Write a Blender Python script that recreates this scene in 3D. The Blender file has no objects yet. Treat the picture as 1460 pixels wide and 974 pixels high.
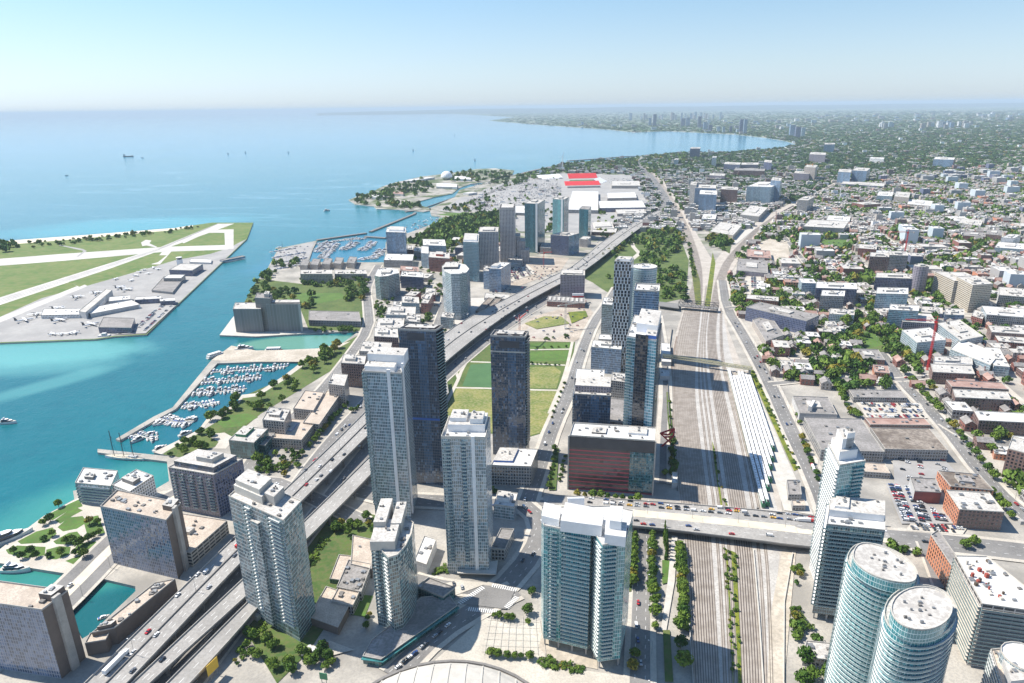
import bpy, math, random
import numpy as np
from mathutils.geometry import tessellate_polygon
from mathutils import Vector
random.seed(7); rng=np.random.default_rng(7)
sc=bpy.context.scene; COL=sc.collection
rad=math.radians
# ------------------------------------------------------------------ camera
CAMH=346.0; FPX=973.0; PITCH=rad(18.97); ROLL=rad(0.745)
cam=bpy.data.objects.new('camera',bpy.data.cameras.new('camera')); COL.objects.link(cam)
cam.data.sensor_width=36; cam.data.lens=36*FPX/1460; cam.data.clip_start=1; cam.data.clip_end=400000
_f=np.array([0,math.cos(PITCH),-math.sin(PITCH)]); _u0=np.array([0,math.sin(PITCH),math.cos(PITCH)]); _r0=np.array([1.,0,0])
_r=math.cos(ROLL)*_r0-math.sin(ROLL)*_u0; _u=math.sin(ROLL)*_r0+math.cos(ROLL)*_u0
from mathutils import Matrix
cam.matrix_world=Matrix(((_r[0],_u[0],-_f[0],0),(_r[1],_u[1],-_f[1],0),(_r[2],_u[2],-_f[2],CAMH),(0,0,0,1)))
sc.camera=cam
# ------------------------------------------------------------------ sky, sun, exposure
SUN_EL=rad(53); SUN_X,SUN_Y=-0.95,0.31
w=bpy.data.worlds.new('World'); sc.world=w; w.use_nodes=True
nt=w.node_tree; bg=nt.nodes['Background']; bg.inputs[1].default_value=0.1
sky=nt.nodes.new('ShaderNodeTexSky'); sky.sky_type='NISHITA'; sky.sun_disc=False
sky.sun_elevation=SUN_EL; sky.sun_rotation=math.atan2(SUN_X,SUN_Y)
sky.altitude=0; sky.air_density=1.2; sky.dust_density=0.25; sky.ozone_density=1.5
bw=nt.nodes.new('ShaderNodeRGBToBW'); nt.links.new(sky.outputs[0],bw.inputs[0])
tc=nt.nodes.new('ShaderNodeTexCoord'); sx_=nt.nodes.new('ShaderNodeSeparateXYZ'); nt.links.new(tc.outputs['Generated'],sx_.inputs[0])
cr_=nt.nodes.new('ShaderNodeValToRGB'); nt.links.new(sx_.outputs[2],cr_.inputs[0]); E_=cr_.color_ramp.elements
E_[0].position=0.0; E_[0].color=(.68,.775,.84,1); E_[1].position=.75; E_[1].color=(.45,.92,1.9,1)
e_=E_.new(.05); e_.color=(.62,.80,.92,1); e_=E_.new(.13); e_.color=(.52,.84,1.16,1); e_=E_.new(.26); e_.color=(.50,.92,1.5,1)
mu_=nt.nodes.new('ShaderNodeMix'); mu_.data_type='RGBA'; mu_.blend_type='MULTIPLY'; mu_.inputs[0].default_value=1
nt.links.new(bw.outputs[0],mu_.inputs[6]); nt.links.new(cr_.outputs[0],mu_.inputs[7])
mx_=nt.nodes.new('ShaderNodeMix'); mx_.data_type='RGBA'; mx_.inputs[0].default_value=.92
nt.links.new(sky.outputs[0],mx_.inputs[6]); nt.links.new(mu_.outputs[2],mx_.inputs[7]); nt.links.new(mx_.outputs[2],bg.inputs[0])
sl=bpy.data.lights.new('sun','SUN'); sl.energy=5.0; sl.angle=rad(0.5); sl.color=(1.0,0.93,0.82)
so=bpy.data.objects.new('sun',sl); COL.objects.link(so)
so.rotation_euler=Vector((SUN_X*math.cos(SUN_EL),SUN_Y*math.cos(SUN_EL),math.sin(SUN_EL))).to_track_quat('Z','Y').to_euler()
sc.view_settings.view_transform='Standard'; sc.view_settings.look='None'
sc.view_settings.exposure=0.64; sc.view_settings.gamma=1
HAZE=3.6e-5
# ------------------------------------------------------------------ photo measure -> world
def U(x,y,z=0.0):
    d=(x-730)/FPX*_r-(y-487)/FPX*_u+_f
    t=(z-CAMH)/d[2]
    return (float(d[0]*t),float(d[1]*t))
def PY(p):
    d=np.array(p,float)-[0,0,CAMH]; z=d@_f
    return 730+FPX*(d@_r)/z, 487-FPX*(d@_u)/z
def hgt(base,topy):
    g=U(*base); lo,hi=0.,345.
    for _ in range(40):
        m=(lo+hi)/2
        if PY((g[0],g[1],m))[1]>topy: lo=m
        else: hi=m
    return m
# ------------------------------------------------------------------ materials
def rgb(c): return (c[0],c[1],c[2],1)
class N:
    def __init__(s,name):
        s.m=bpy.data.materials.new(name); s.m.use_nodes=True; s.t=s.m.node_tree
        s.b=s.t.nodes['Principled BSDF']
    def n(s,typ,**kw):
        x=s.t.nodes.new('ShaderNode'+typ)
        for k,v in kw.items(): setattr(x,k,v)
        return x
    def val(s,sock,v):
        if isinstance(v,bpy.types.NodeSocket): s.t.links.new(v,sock)
        elif v is not None: sock.default_value=v
    def math(s,op,a,b=None,c=None,clamp=False):
        x=s.n('Math',operation=op,use_clamp=clamp); s.val(x.inputs[0],a)
        if b is not None: s.val(x.inputs[1],b)
        if c is not None: s.val(x.inputs[2],c)
        return x.outputs[0]
    def mix(s,f,a,b):
        x=s.n('Mix',data_type='RGBA'); s.val(x.inputs[0],f)
        s.val(x.inputs[6],rgb(a) if isinstance(a,tuple) else a); s.val(x.inputs[7],rgb(b) if isinstance(b,tuple) else b)
        return x.outputs[2]
    def noise(s,vec,scale,detail=3,rough=0.6):
        x=s.n('TexNoise'); s.val(x.inputs['Vector'],vec); x.inputs['Scale'].default_value=scale
        x.inputs['Detail'].default_value=detail; x.inputs['Roughness'].default_value=rough
        return x.outputs[0]
    def ramp(s,f,a,b):
        x=s.n('MapRange',interpolation_type='SMOOTHSTEP'); s.val(x.inputs[0],f)
        x.inputs[1].default_value=a; x.inputs[2].default_value=b
        return x.outputs[0]
    def pos(s): return s.n('NewGeometry').outputs['Position']
    def set(s,**kw):
        for k,v in kw.items(): s.val(s.b.inputs[k.replace('_',' ')],rgb(v) if isinstance(v,tuple) and len(v)==3 else v)
        return s.m
def plain(name,c,rough=0.7,var=0.25,scale=0.15,metal=0.0):
    s=N(name); p=s.pos(); n=s.noise(p,scale,4); n2=s.noise(p,scale*12,2)
    f=s.math('ADD',s.math('MULTIPLY',n,0.7),s.math('MULTIPLY',n2,0.3))
    f=s.ramp(f,0.3,0.7)
    d=tuple(x*(1-var) for x in c); l=tuple(min(.9,x*(1+var*.6)) for x in c)
    return s.set(Base_Color=s.mix(f,d,l),Roughness=rough,Metallic=metal)
def two(name,a,b,scale,lo=.42,hi=.58,rough=.85,fine=None):
    s=N(name); p=s.pos(); f=s.ramp(s.noise(p,scale,5),lo,hi); c=s.mix(f,a,b)
    if fine:
        g=s.ramp(s.noise(p,fine[0],3),.4,.62); c=s.mix(s.math('MULTIPLY',g,fine[2]),c,fine[1])
    return s.set(Base_Color=c,Roughness=rough)
def facade(name,glass,wall,fh=3.0,ww=1.6,slab=.2,mull=.12,wallvar=.12,blind=.18,bay=5,bayshade=None,rough=.08,stagger=0.0):
    """windows of one curtain wall, laid out in metres on the wall's own UV"""
    s=N(name); uv=s.n('UVMap').outputs[0]; sp=s.n('SeparateXYZ'); s.t.links.new(uv,sp.inputs[0])
    v=s.math('DIVIDE',sp.outputs[1],fh); vi=s.math('FLOOR',v); vf=s.math('FRACT',v)
    u=s.math('DIVIDE',sp.outputs[0],ww)
    if stagger: u=s.math('ADD',u,s.math('MULTIPLY',s.math('MODULO',s.math('FLOOR',s.math('DIVIDE',vi,2)),2),stagger))
    ui=s.math('FLOOR',u); uf=s.math('FRACT',u)
    g=s.math('MULTIPLY',s.math('GREATER_THAN',vf,slab),s.math('GREATER_THAN',uf,mull))
    cid=s.n('CombineXYZ'); s.t.links.new(ui,cid.inputs[0]); s.t.links.new(vi,cid.inputs[1])
    wn=s.n('TexWhiteNoise',noise_dimensions='2D'); s.t.links.new(cid.outputs[0],wn.inputs['Vector'])
    r=wn.outputs['Value']; rc=wn.outputs['Color']
    bi=s.n('CombineXYZ'); s.t.links.new(s.math('FLOOR',s.math('DIVIDE',u,bay)),bi.inputs[0])
    bn=s.n('TexWhiteNoise',noise_dimensions='2D'); s.t.links.new(bi.outputs[0],bn.inputs['Vector'])
    dk=tuple(x*.62 for x in glass); lt=tuple(min(.8,x*1.3+.004) for x in glass)
    gc=s.mix(r,dk,lt)
    gc=s.mix(s.math('MULTIPLY',s.ramp(bn.outputs['Value'],.42,.62),.8),gc,bayshade or tuple(x*.5 for x in glass))  # some bays darkened: shade of recessed balconies put into the flat wall's colour
    sep=s.n('SeparateColor'); s.t.links.new(rc,sep.inputs[0])
    gc=s.mix(s.math('MULTIPLY',s.math('LESS_THAN',sep.outputs[2],blind),.55),gc,tuple(min(.6,x*1.9+.05) for x in glass))
    wv=s.noise(s.pos(),.08,4); wc=s.mix(wv,tuple(x*(1-wallvar) for x in wall),tuple(min(.85,x*(1+wallvar)) for x in wall))
    wc=s.mix(s.math('MULTIPLY',s.math('LESS_THAN',vf,slab*.35),.18),wc,tuple(x*.5 for x in wall))
    c=s.mix(g,wc,gc)
    tilt=s.n('VectorMath',operation='SUBTRACT'); s.t.links.new(rc,tilt.inputs[0]); tilt.inputs[1].default_value=(.5,.5,.5)
    sc2=s.n('VectorMath',operation='SCALE'); s.t.links.new(tilt.outputs[0],sc2.inputs[0]); s.t.links.new(s.math('MULTIPLY',g,.11),sc2.inputs['Scale'])
    nb=s.n('VectorMath',operation='ADD'); s.t.links.new(s.n('NewGeometry').outputs['Normal'],nb.inputs[0]); s.t.links.new(sc2.outputs[0],nb.inputs[1])
    nn=s.n('VectorMath',operation='NORMALIZE'); s.t.links.new(nb.outputs[0],nn.inputs[0])
    ro=s.math('SUBTRACT',.75,s.math('MULTIPLY',g,.75-rough))
    s.b.inputs['IOR'].default_value=1.9
    return s.set(Base_Color=c,Roughness=ro,Normal=nn.outputs[0])
FM={}
def fm(k):
    if k in FM: return FM[k]
    P=dict(
     teal=dict(glass=(.07,.34,.36),wall=(.58,.70,.70),fh=2.95,ww=1.5,slab=.13,mull=.09,bayshade=(.04,.18,.21),blind=.12),
     tealdark=dict(glass=(.03,.13,.17),wall=(.10,.26,.30),fh=2.95,ww=1.5,slab=.12,mull=.1,blind=.1),
     tealgrey=dict(glass=(.07,.16,.17),wall=(.34,.42,.42),fh=2.95,ww=1.5,slab=.2,mull=.14,bayshade=(.05,.06,.07),blind=.15),
     dark=dict(glass=(.055,.115,.20),wall=(.10,.115,.15),fh=2.95,ww=1.7,slab=.16,mull=.16,blind=.12,bayshade=(.02,.035,.06)),
     black=dict(glass=(.012,.018,.035),wall=(.02,.025,.04),fh=2.95,ww=2.4,slab=.2,mull=.1,blind=.02),
     condo=dict(glass=(.10,.165,.185),wall=(.40,.44,.45),fh=2.95,ww=1.6,slab=.2,mull=.16,bayshade=(.05,.07,.09),blind=.22),
     pale=dict(glass=(.15,.225,.26),wall=(.58,.62,.66),fh=2.95,ww=1.5,slab=.18,mull=.15,bayshade=(.10,.15,.17),blind=.28),
     white=dict(glass=(.07,.10,.12),wall=(.78,.78,.78),fh=3.0,ww=2.6,slab=.42,mull=.4),
     grid=dict(glass=(.05,.06,.09),wall=(.56,.52,.50),fh=3.0,ww=3.4,slab=.32,mull=.42),
     blue=dict(glass=(.09,.18,.30),wall=(.34,.41,.50),fh=3.2,ww=1.6,slab=.2,mull=.12,blind=.2),
     sky=dict(glass=(.16,.28,.36),wall=(.50,.56,.6),fh=3.2,ww=1.6,slab=.25,mull=.14,blind=.25),
     cyan=dict(glass=(.08,.24,.32),wall=(.48,.58,.62),fh=3.0,ww=2,slab=.26,mull=.08),
     brick=dict(glass=(.03,.035,.05),wall=(.25,.085,.06),fh=3.6,ww=3.2,slab=.4,mull=.45,wallvar=.2),
     orange=dict(glass=(.04,.04,.05),wall=(.52,.20,.10),fh=3.8,ww=3.4,slab=.35,mull=.5,wallvar=.15),
     brown=dict(glass=(.04,.04,.055),wall=(.20,.115,.095),fh=3.6,ww=3.2,slab=.42,mull=.45,wallvar=.2),
     beige=dict(glass=(.05,.06,.07),wall=(.55,.48,.38),fh=3.3,ww=3.0,slab=.5,mull=.3),
     stone=dict(glass=(.05,.055,.07),wall=(.42,.37,.33),fh=3.1,ww=3.1,slab=.38,mull=.48,wallvar=.15),
     grey=dict(glass=(.04,.05,.07),wall=(.36,.35,.34),fh=3.3,ww=2.6,slab=.35,mull=.3),
     mauve=dict(glass=(.06,.07,.11),wall=(.27,.24,.28),fh=3.1,ww=2.8,slab=.36,mull=.4),
     navy=dict(glass=(.03,.05,.12),wall=(.11,.13,.21),fh=3.1,ww=2.6,slab=.3,mull=.35),
     hotel=dict(glass=(.085,.125,.21),wall=(.32,.33,.37),fh=2.9,ww=1.9,slab=.2,mull=.27,blind=.4,bay=2),
     redband=dict(glass=(.02,.02,.04),wall=(.46,.05,.08),fh=4.1,ww=3.2,slab=.3,mull=.0,blind=0.0,rough=.3),
     checker=dict(glass=(.02,.025,.045),wall=(.62,.63,.66),fh=4.4,ww=4.4,slab=.12,mull=.3,stagger=.5,blind=.02),
     parkade=dict(glass=(.03,.03,.03),wall=(.48,.44,.37),fh=3.1,ww=7,slab=.5,mull=.12,blind=0,rough=.8),
     frame=dict(glass=(.05,.05,.06),wall=(.62,.58,.54),fh=3.0,ww=6,slab=.3,mull=.1,blind=.06,rough=.8),
     silo=dict(glass=(.30,.29,.28),wall=(.22,.21,.21),fh=60,ww=5.2,slab=.0,mull=.22,blind=0,rough=.8),
     blank=dict(glass=(.30,.28,.26),wall=(.32,.3,.28),fh=3.3,ww=8,slab=.05,mull=.02,blind=0,rough=.8),
     taupe=dict(glass=(.17,.135,.115),wall=(.19,.155,.13),fh=3,ww=4,slab=.04,mull=.02,blind=0,rough=.8),
     whiteblank=dict(glass=(.72,.72,.72),wall=(.76,.76,.76),fh=6,ww=8,slab=.03,mull=.02,blind=0,rough=.7),
     rust=dict(glass=(.45,.10,.08),wall=(.36,.07,.06),fh=6,ww=8,slab=.05,mull=.02,blind=0,rough=.8),
     green=dict(glass=(.03,.13,.13),wall=(.10,.18,.18),fh=3.6,ww=2.2,slab=.1,mull=.08),
    )[k]
    FM[k]=facade('facade_'+k,**P); return FM[k]
M=dict(
 roof=two('pale_roof',(.44,.42,.39),(.60,.58,.54),.07,.3,.7,.9,(.5,(.30,.28,.26),.65)),
 roofw=two('white_roof',(.54,.535,.52),(.69,.685,.67),.07,.3,.7,.8,(.45,(.42,.41,.40),.6)),
 rooftan=two('tan_gravel_roof',(.44,.37,.30),(.56,.48,.40),.10,.35,.65,.95,(.9,(.30,.25,.21),.6)),
 roofgrey=two('grey_roof',(.22,.21,.20),(.33,.31,.30),.06,.35,.65,.95,(.5,(.16,.15,.14),.6)),
 roofbrown=two('stained_brown_roof',(.13,.105,.085),(.30,.26,.22),.05,.3,.62,.95,(.35,(.09,.07,.06),.6)),
 roofred=two('reddish_roof',(.26,.15,.12),(.4,.28,.24),.08,.3,.7,.95),
 white=plain('white_paint',(.78,.78,.78),.6,.08), conc=plain('concrete',(.42,.40,.37),.85,.2),
 concl=plain('pale_concrete',(.50,.475,.43),.85,.15), concd=plain('dark_concrete',(.19,.18,.17),.85,.25),
 metal=plain('grey_metal',(.30,.31,.32),.45,.2,.5,.5), dmetal=plain('dark_metal',(.07,.07,.08),.5,.2),
 glassrail=plain('rail_glass',(.20,.30,.31),.12,.2,.5), glassd=plain('dark_glass',(.03,.05,.07),.1,.3,.3),
 tglass=plain('teal_glass',(.05,.2,.21),.12,.3,.3),
 taupe=plain('taupe_concrete',(.17,.135,.115),.85,.15),
 asph=two('asphalt',(.135,.132,.128),(.215,.208,.20),.03,.3,.7,.9,(.8,(.25,.24,.23),.4)),
 deck=two('expressway_concrete_deck',(.27,.26,.245),(.37,.355,.335),.03,.3,.7,.9,(.5,(.19,.18,.17),.4)),
 pave=two('pavement',(.44,.40,.34),(.57,.53,.46),.04,.3,.7,.9,(.8,(.34,.32,.29),.5)),
 sandy=two('sandy_yard',(.40,.35,.28),(.56,.50,.42),.03,.35,.65,.95,(.3,(.28,.25,.21),.5)),
 tram=two('tram_concrete',(.54,.48,.38),(.63,.57,.46),.05,.3,.7,.9),
 tarmac=two('apron_concrete',(.27,.265,.26),(.37,.36,.345),.02,.3,.7,.9,(.15,(.27,.26,.25),.4)),
 runway=two('runway_concrete',(.44,.42,.40),(.54,.52,.49),.02,.3,.7,.9),
 mark=plain('white_marking',(.75,.75,.73),.7,.1), yellow=plain('yellow_paint',(.75,.48,.05),.6,.1),
 rust=plain('rust_red',(.34,.07,.05),.8,.15),
 red=plain('red_paint',(.60,.03,.03),.5,.12), orange=plain('orange_paint',(.75,.25,.04),.5,.1),
 blue=plain('blue_paint',(.05,.14,.45),.5,.12),green=plain('green_livery',(.02,.19,.09),.4,.1),
 ballast=two('ballast',(.37,.33,.285),(.50,.455,.40),.05,.3,.7,.98,(.6,(.33,.30,.27),.5)),
 ballastl=two('pale_ballast',(.38,.365,.345),(.50,.48,.45),.05,.3,.7,.98,(.6,(.28,.26,.24),.5)),
 sleeper=two('rusty_track_bed',(.27,.235,.20),(.39,.35,.31),.1,.3,.7,.95), rail=plain('rusty_rail',(.085,.065,.055),.6,.2,1),
 grass=two('mown_grass',(.045,.095,.016),(.095,.145,.03),.03,.35,.65,.95,(.25,(.12,.12,.045),.6)),
 lawn=two('bright_lawn',(.055,.13,.018),(.095,.185,.03),.05,.3,.7,.95,(.25,(.085,.12,.03),.7)),
 turf=two('sports_turf',(.05,.125,.045),(.065,.15,.055),.05,.3,.7,.9),
 dry=two('dry_grass',(.10,.15,.025),(.22,.22,.06),.03,.35,.7,.95,(.3,(.38,.31,.18),.4)),
 rustb=two('rusty_ballast',(.15,.11,.09),(.24,.19,.155),.05,.3,.7,.98,(.6,(.30,.25,.22),.5)),
 weeds=two('weedy_strip',(.07,.12,.012),(.24,.25,.02),.08,.3,.7,.95,(1.2,(.04,.07,.012),.6)),
 field=two('airfield_grass',(.07,.14,.022),(.13,.18,.045),.012,.3,.7,.95,(.06,(.22,.20,.08),.4)),
 sand=plain('beach_sand',(.62,.55,.43),.95,.1,.05), soil=two('construction_soil',(.34,.28,.22),(.52,.45,.37),.04,.3,.7,.95,(.3,(.22,.2,.18),.5)),
 bark=plain('bark',(.10,.075,.055),.9,.2), tyre=plain('tyre',(.02,.02,.02),.8,.1),
)
def leafmat(name,attr,a,b,c):
    s=N(name)
    f=s.n('Attribute',attribute_name='tint').outputs['Fac'] if attr else s.n('ObjectInfo').outputs['Random']
    col=s.mix(s.ramp(f,0,.85),a,b); col=s.mix(s.math('GREATER_THAN',f,.93),col,c)
    n=s.noise(s.pos(),.35 if not attr else .05,3); col=s.mix(s.math('MULTIPLY',s.ramp(n,.4,.65),.45),col,tuple(x*.55 for x in a))
    s.b.inputs['Specular IOR Level'].default_value=.25
    return s.set(Base_Color=col,Roughness=.75)
M['leaf']=leafmat('leaves',False,(.050,.115,.014),(.155,.235,.03),(.26,.22,.03))
M['leafs']=leafmat('leaves_mass',True,(.026,.075,.018),(.085,.15,.034),(.16,.14,.03))
M['leafm']=leafmat('leaves_near_mass',True,(.048,.115,.016),(.145,.225,.034),(.24,.21,.03))
# ------------------------------------------------------------------ mesh helpers
def ccw(p):
    a=sum(p[i][0]*p[(i+1)%len(p)][1]-p[(i+1)%len(p)][0]*p[i][1] for i in range(len(p)))
    return list(p) if a>0 else list(p)[::-1]
class MB:
    def __init__(s): s.v=[];s.f=[];s.m=[];s.uv=[]
    def face(s,pts,m=0,uv=None):
        i=len(s.v); s.v+=[tuple(p) for p in pts]; s.f.append(tuple(range(i,i+len(pts)))); s.m.append(m)
        s.uv+= uv or [(0,0)]*len(pts)
    def walls(s,p,z0,z1,m=0):
        n=len(p)
        for i in range(n):
            a,b=p[i],p[(i+1)%n]; L=math.dist(a,b); mm=m[i] if isinstance(m,(list,tuple)) else m
            s.face([(*a,z0),(*b,z0),(*b,z1),(*a,z1)],mm,[(0,z0),(L,z0),(L,z1),(0,z1)])
    def cap(s,p,z,m=0,up=True):
        for t in tessellate_polygon([[Vector((q[0],q[1],0)) for q in p]]):
            a,b,c=[p[k] for k in t]
            ar=(b[0]-a[0])*(c[1]-a[1])-(c[0]-a[0])*(b[1]-a[1])
            if (ar<0)==up: b,c=c,b
            s.face([(*a,z),(*b,z),(*c,z)],m)
    def prism(s,p,z0,z1,m=0,mt=None,bottom=False):
        p=ccw(p); s.walls(p,z0,z1,m); mt=(m if not isinstance(m,(list,tuple)) else m[0]) if mt is None else mt
        s.cap(p,z1,mt)
        if bottom: s.cap(p,z0,mt,False)
    def box(s,x0,x1,y0,y1,z0,z1,m=0): s.prism([(x0,y0),(x1,y0),(x1,y1),(x0,y1)],z0,z1,m,None,True)
    def beam(s,a,b,w=.3,h=None,m=0):
        a=Vector(a);b=Vector(b);d=(b-a); 
        if d.length<1e-6:return
        d.normalize(); up=Vector((0,0,1)) if abs(d.z)<.95 else Vector((0,1,0))
        r=d.cross(up).normalized()*w/2; u=r.cross(d).normalized()*(h or w)/2
        A=[a-r-u,a+r-u,a+r+u,a-r+u];B=[b-r-u,b+r-u,b+r+u,b-r+u]
        for i in range(4): s.face([A[i],A[(i+1)%4],B[(i+1)%4],B[i]][::-1],m)
        s.face(A,m); s.face(B[::-1],m)
    def cone(s,c,r0,r1,z0,z1,n=10,m=0,cap=True):
        P=[(math.cos(2*math.pi*i/n),math.sin(2*math.pi*i/n)) for i in range(n)]
        for i in range(n):
            a,b=P[i],P[(i+1)%n]
            s.face([(c[0]+a[0]*r0,c[1]+a[1]*r0,z0),(c[0]+b[0]*r0,c[1]+b[1]*r0,z0),(c[0]+b[0]*r1,c[1]+b[1]*r1,z1),(c[0]+a[0]*r1,c[1]+a[1]*r1,z1)],m)
        if cap and r1>.01: s.face([(c[0]+a[0]*r1,c[1]+a[1]*r1,z1) for a in P],m)
    def build(s,name,mats,parent=None,loc=None,smooth=False):
        me=bpy.data.meshes.new(name)
        off=parent.location if parent is not None else Vector(loc or (0,0,0))
        me.from_pydata([(x-off[0],y-off[1],z-off[2]) for x,y,z in s.v],[],s.f)
        if not isinstance(mats,(list,tuple)): mats=[mats]
        for m in mats: me.materials.append(M[m] if isinstance(m,str) else m)
        me.polygons.foreach_set('material_index',s.m)
        l=me.uv_layers.new(name='UVMap'); l.data.foreach_set('uv',np.array(s.uv,dtype=np.float32).ravel())
        if smooth: me.polygons.foreach_set('use_smooth',[True]*len(s.f))
        me.update(); o=bpy.data.objects.new(name,me); COL.objects.link(o)
        if parent is not None: o.parent=parent
        else: o.location=off
        return o
def tag(o,label=None,cat=None,group=None,kind=None):
    if label:o['label']=label
    if cat:o['category']=cat
    if group:o['group']=group
    if kind:o['kind']=kind
    return o
def root(name,loc,label,cat,group=None):
    o=bpy.data.objects.new(name,None); COL.objects.link(o); o.location=loc; o.empty_display_size=1
    return tag(o,label,cat,group)
# occupancy raster (5 m cells) so that later houses and trees keep off what is built
OX,OY,OS=-1600,250,5.0; OCC=np.zeros((1500,1300),bool)
def occ(poly,pad=0.0,val=True):
    p=np.array(poly)[:,:2]; x0,y0=p.min(0)-pad; x1,y1=p.max(0)+pad
    i0,i1=max(0,int((x0-OX)/OS)),min(1299,int((x1-OX)/OS)+1); j0,j1=max(0,int((y0-OY)/OS)),min(1499,int((y1-OY)/OS)+1)
    if i1<=i0 or j1<=j0:return
    X,Y=np.meshgrid(OX+(np.arange(i0,i1)+.5)*OS,OY+(np.arange(j0,j1)+.5)*OS)
    ins=inpoly(X,Y,p)
    if pad:
        k=int(math.ceil(pad/OS)); q=ins.copy()
        for a in range(-k,k+1):
            for b in range(-k,k+1): q|=np.roll(np.roll(ins,a,0),b,1)
        ins=q
    OCC[j0:j1,i0:i1][ins]=val
def inpoly(X,Y,p):
    ins=np.zeros(X.shape,bool); n=len(p)
    for i in range(n):
        xa,ya=p[i]; xb,yb=p[(i+1)%n]
        c=((ya>Y)!=(yb>Y)); 
        with np.errstate(divide='ignore',invalid='ignore'): xi=(xb-xa)*(Y-ya)/(yb-ya)+xa
        ins^=c&(X<xi)
    return ins
def free(x,y):
    i=int((x-OX)/OS); j=int((y-OY)/OS)
    return not(0<=i<1300 and 0<=j<1500) or not OCC[j,i]
def px(l,z=0.0): return [U(a,b,z) for a,b in l]
LZ=[0.02]
def sheet(name,l,mat,z=None,block=True,world=False,pad=0):
    LZ[0]+=.006; z=LZ[0] if z is None else z
    p=ccw(l if world else px(l)); m=MB(); m.cap(p,z); o=m.build(name,mat); tag(o,kind='structure')
    if block: occ(p,pad)
    return p
def strip_pts(pts,w):
    L=[];R=[]
    for i,p in enumerate(pts):
        a=Vector(pts[max(0,i-1)][:2]);b=Vector(pts[min(len(pts)-1,i+1)][:2]); d=(b-a).normalized(); n=Vector((-d.y,d.x))
        ww=w[i] if isinstance(w,(list,tuple)) else w
        L.append((p[0]+n.x*ww/2,p[1]+n.y*ww/2)); R.append((p[0]-n.x*ww/2,p[1]-n.y*ww/2))
    return L,R
def smooth(pts,k=2):
    for _ in range(k):
        q=[pts[0]]
        for a,b in zip(pts,pts[1:]):
            q.append(tuple(x*.75+y*.25 for x,y in zip(a,b))); q.append(tuple(x*.25+y*.75 for x,y in zip(a,b)))
        q.append(pts[-1]); pts=q
    return pts
def strip(m,pts,w,z,mat=0,off=0.0):
    if off: L,R=strip_pts(pts,2*abs(off)); pts=L if off>0 else R
    L,R=strip_pts(pts,w); Z=z if isinstance(z,list) else [z]*len(pts)
    for i in range(len(pts)-1):
        m.face([(*R[i],Z[i]),(*R[i+1],Z[i+1]),(*L[i+1],Z[i+1]),(*L[i],Z[i])],mat)
def along(pts,step,start=0.0):
    """points and headings every step metres"""
    out=[];d=start
    acc=0
    for a,b in zip(pts,pts[1:]):
        L=math.dist(a[:2],b[:2])
        while d<=acc+L and L>0:
            t=(d-acc)/L; out.append((a[0]+(b[0]-a[0])*t,a[1]+(b[1]-a[1])*t,math.atan2(b[1]-a[1],b[0]-a[0]),d)); d+=step
        acc+=L
    return out
def road(name,l,w,mat='asph',walk=3.0,dash=True,world=False,sm=1):
    pts=smooth(l if world else px(l),sm)
    LZ[0]+=.006; z=LZ[0]
    if walk:
        m=MB(); strip(m,pts,w+2*walk,z); tag(m.build('pavement','pave'),kind='structure'); LZ[0]+=.006; z=LZ[0]
    m=MB(); strip(m,pts,w,z); tag(m.build(name,mat),kind='structure')
    if dash:
        LZ[0]+=.006; m=MB()
        for x,y,a,d in along(pts,9,3):
            c,s=math.cos(a),math.sin(a)
            for o in ([0] if w<11 else [-w/4,w/4]):
                q=[(x+c*e-s*(o+f),y+s*e+c*(o+f),LZ[0]) for e,f in((-1.6,-.12),(1.6,-.12),(1.6,.12),(-1.6,.12))]; m.face(q)
        if m.f: tag(m.build('lane_marking','mark'),kind='structure')
    L,R=strip_pts(pts,w+2*walk); occ(L+R[::-1])
    return pts
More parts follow.
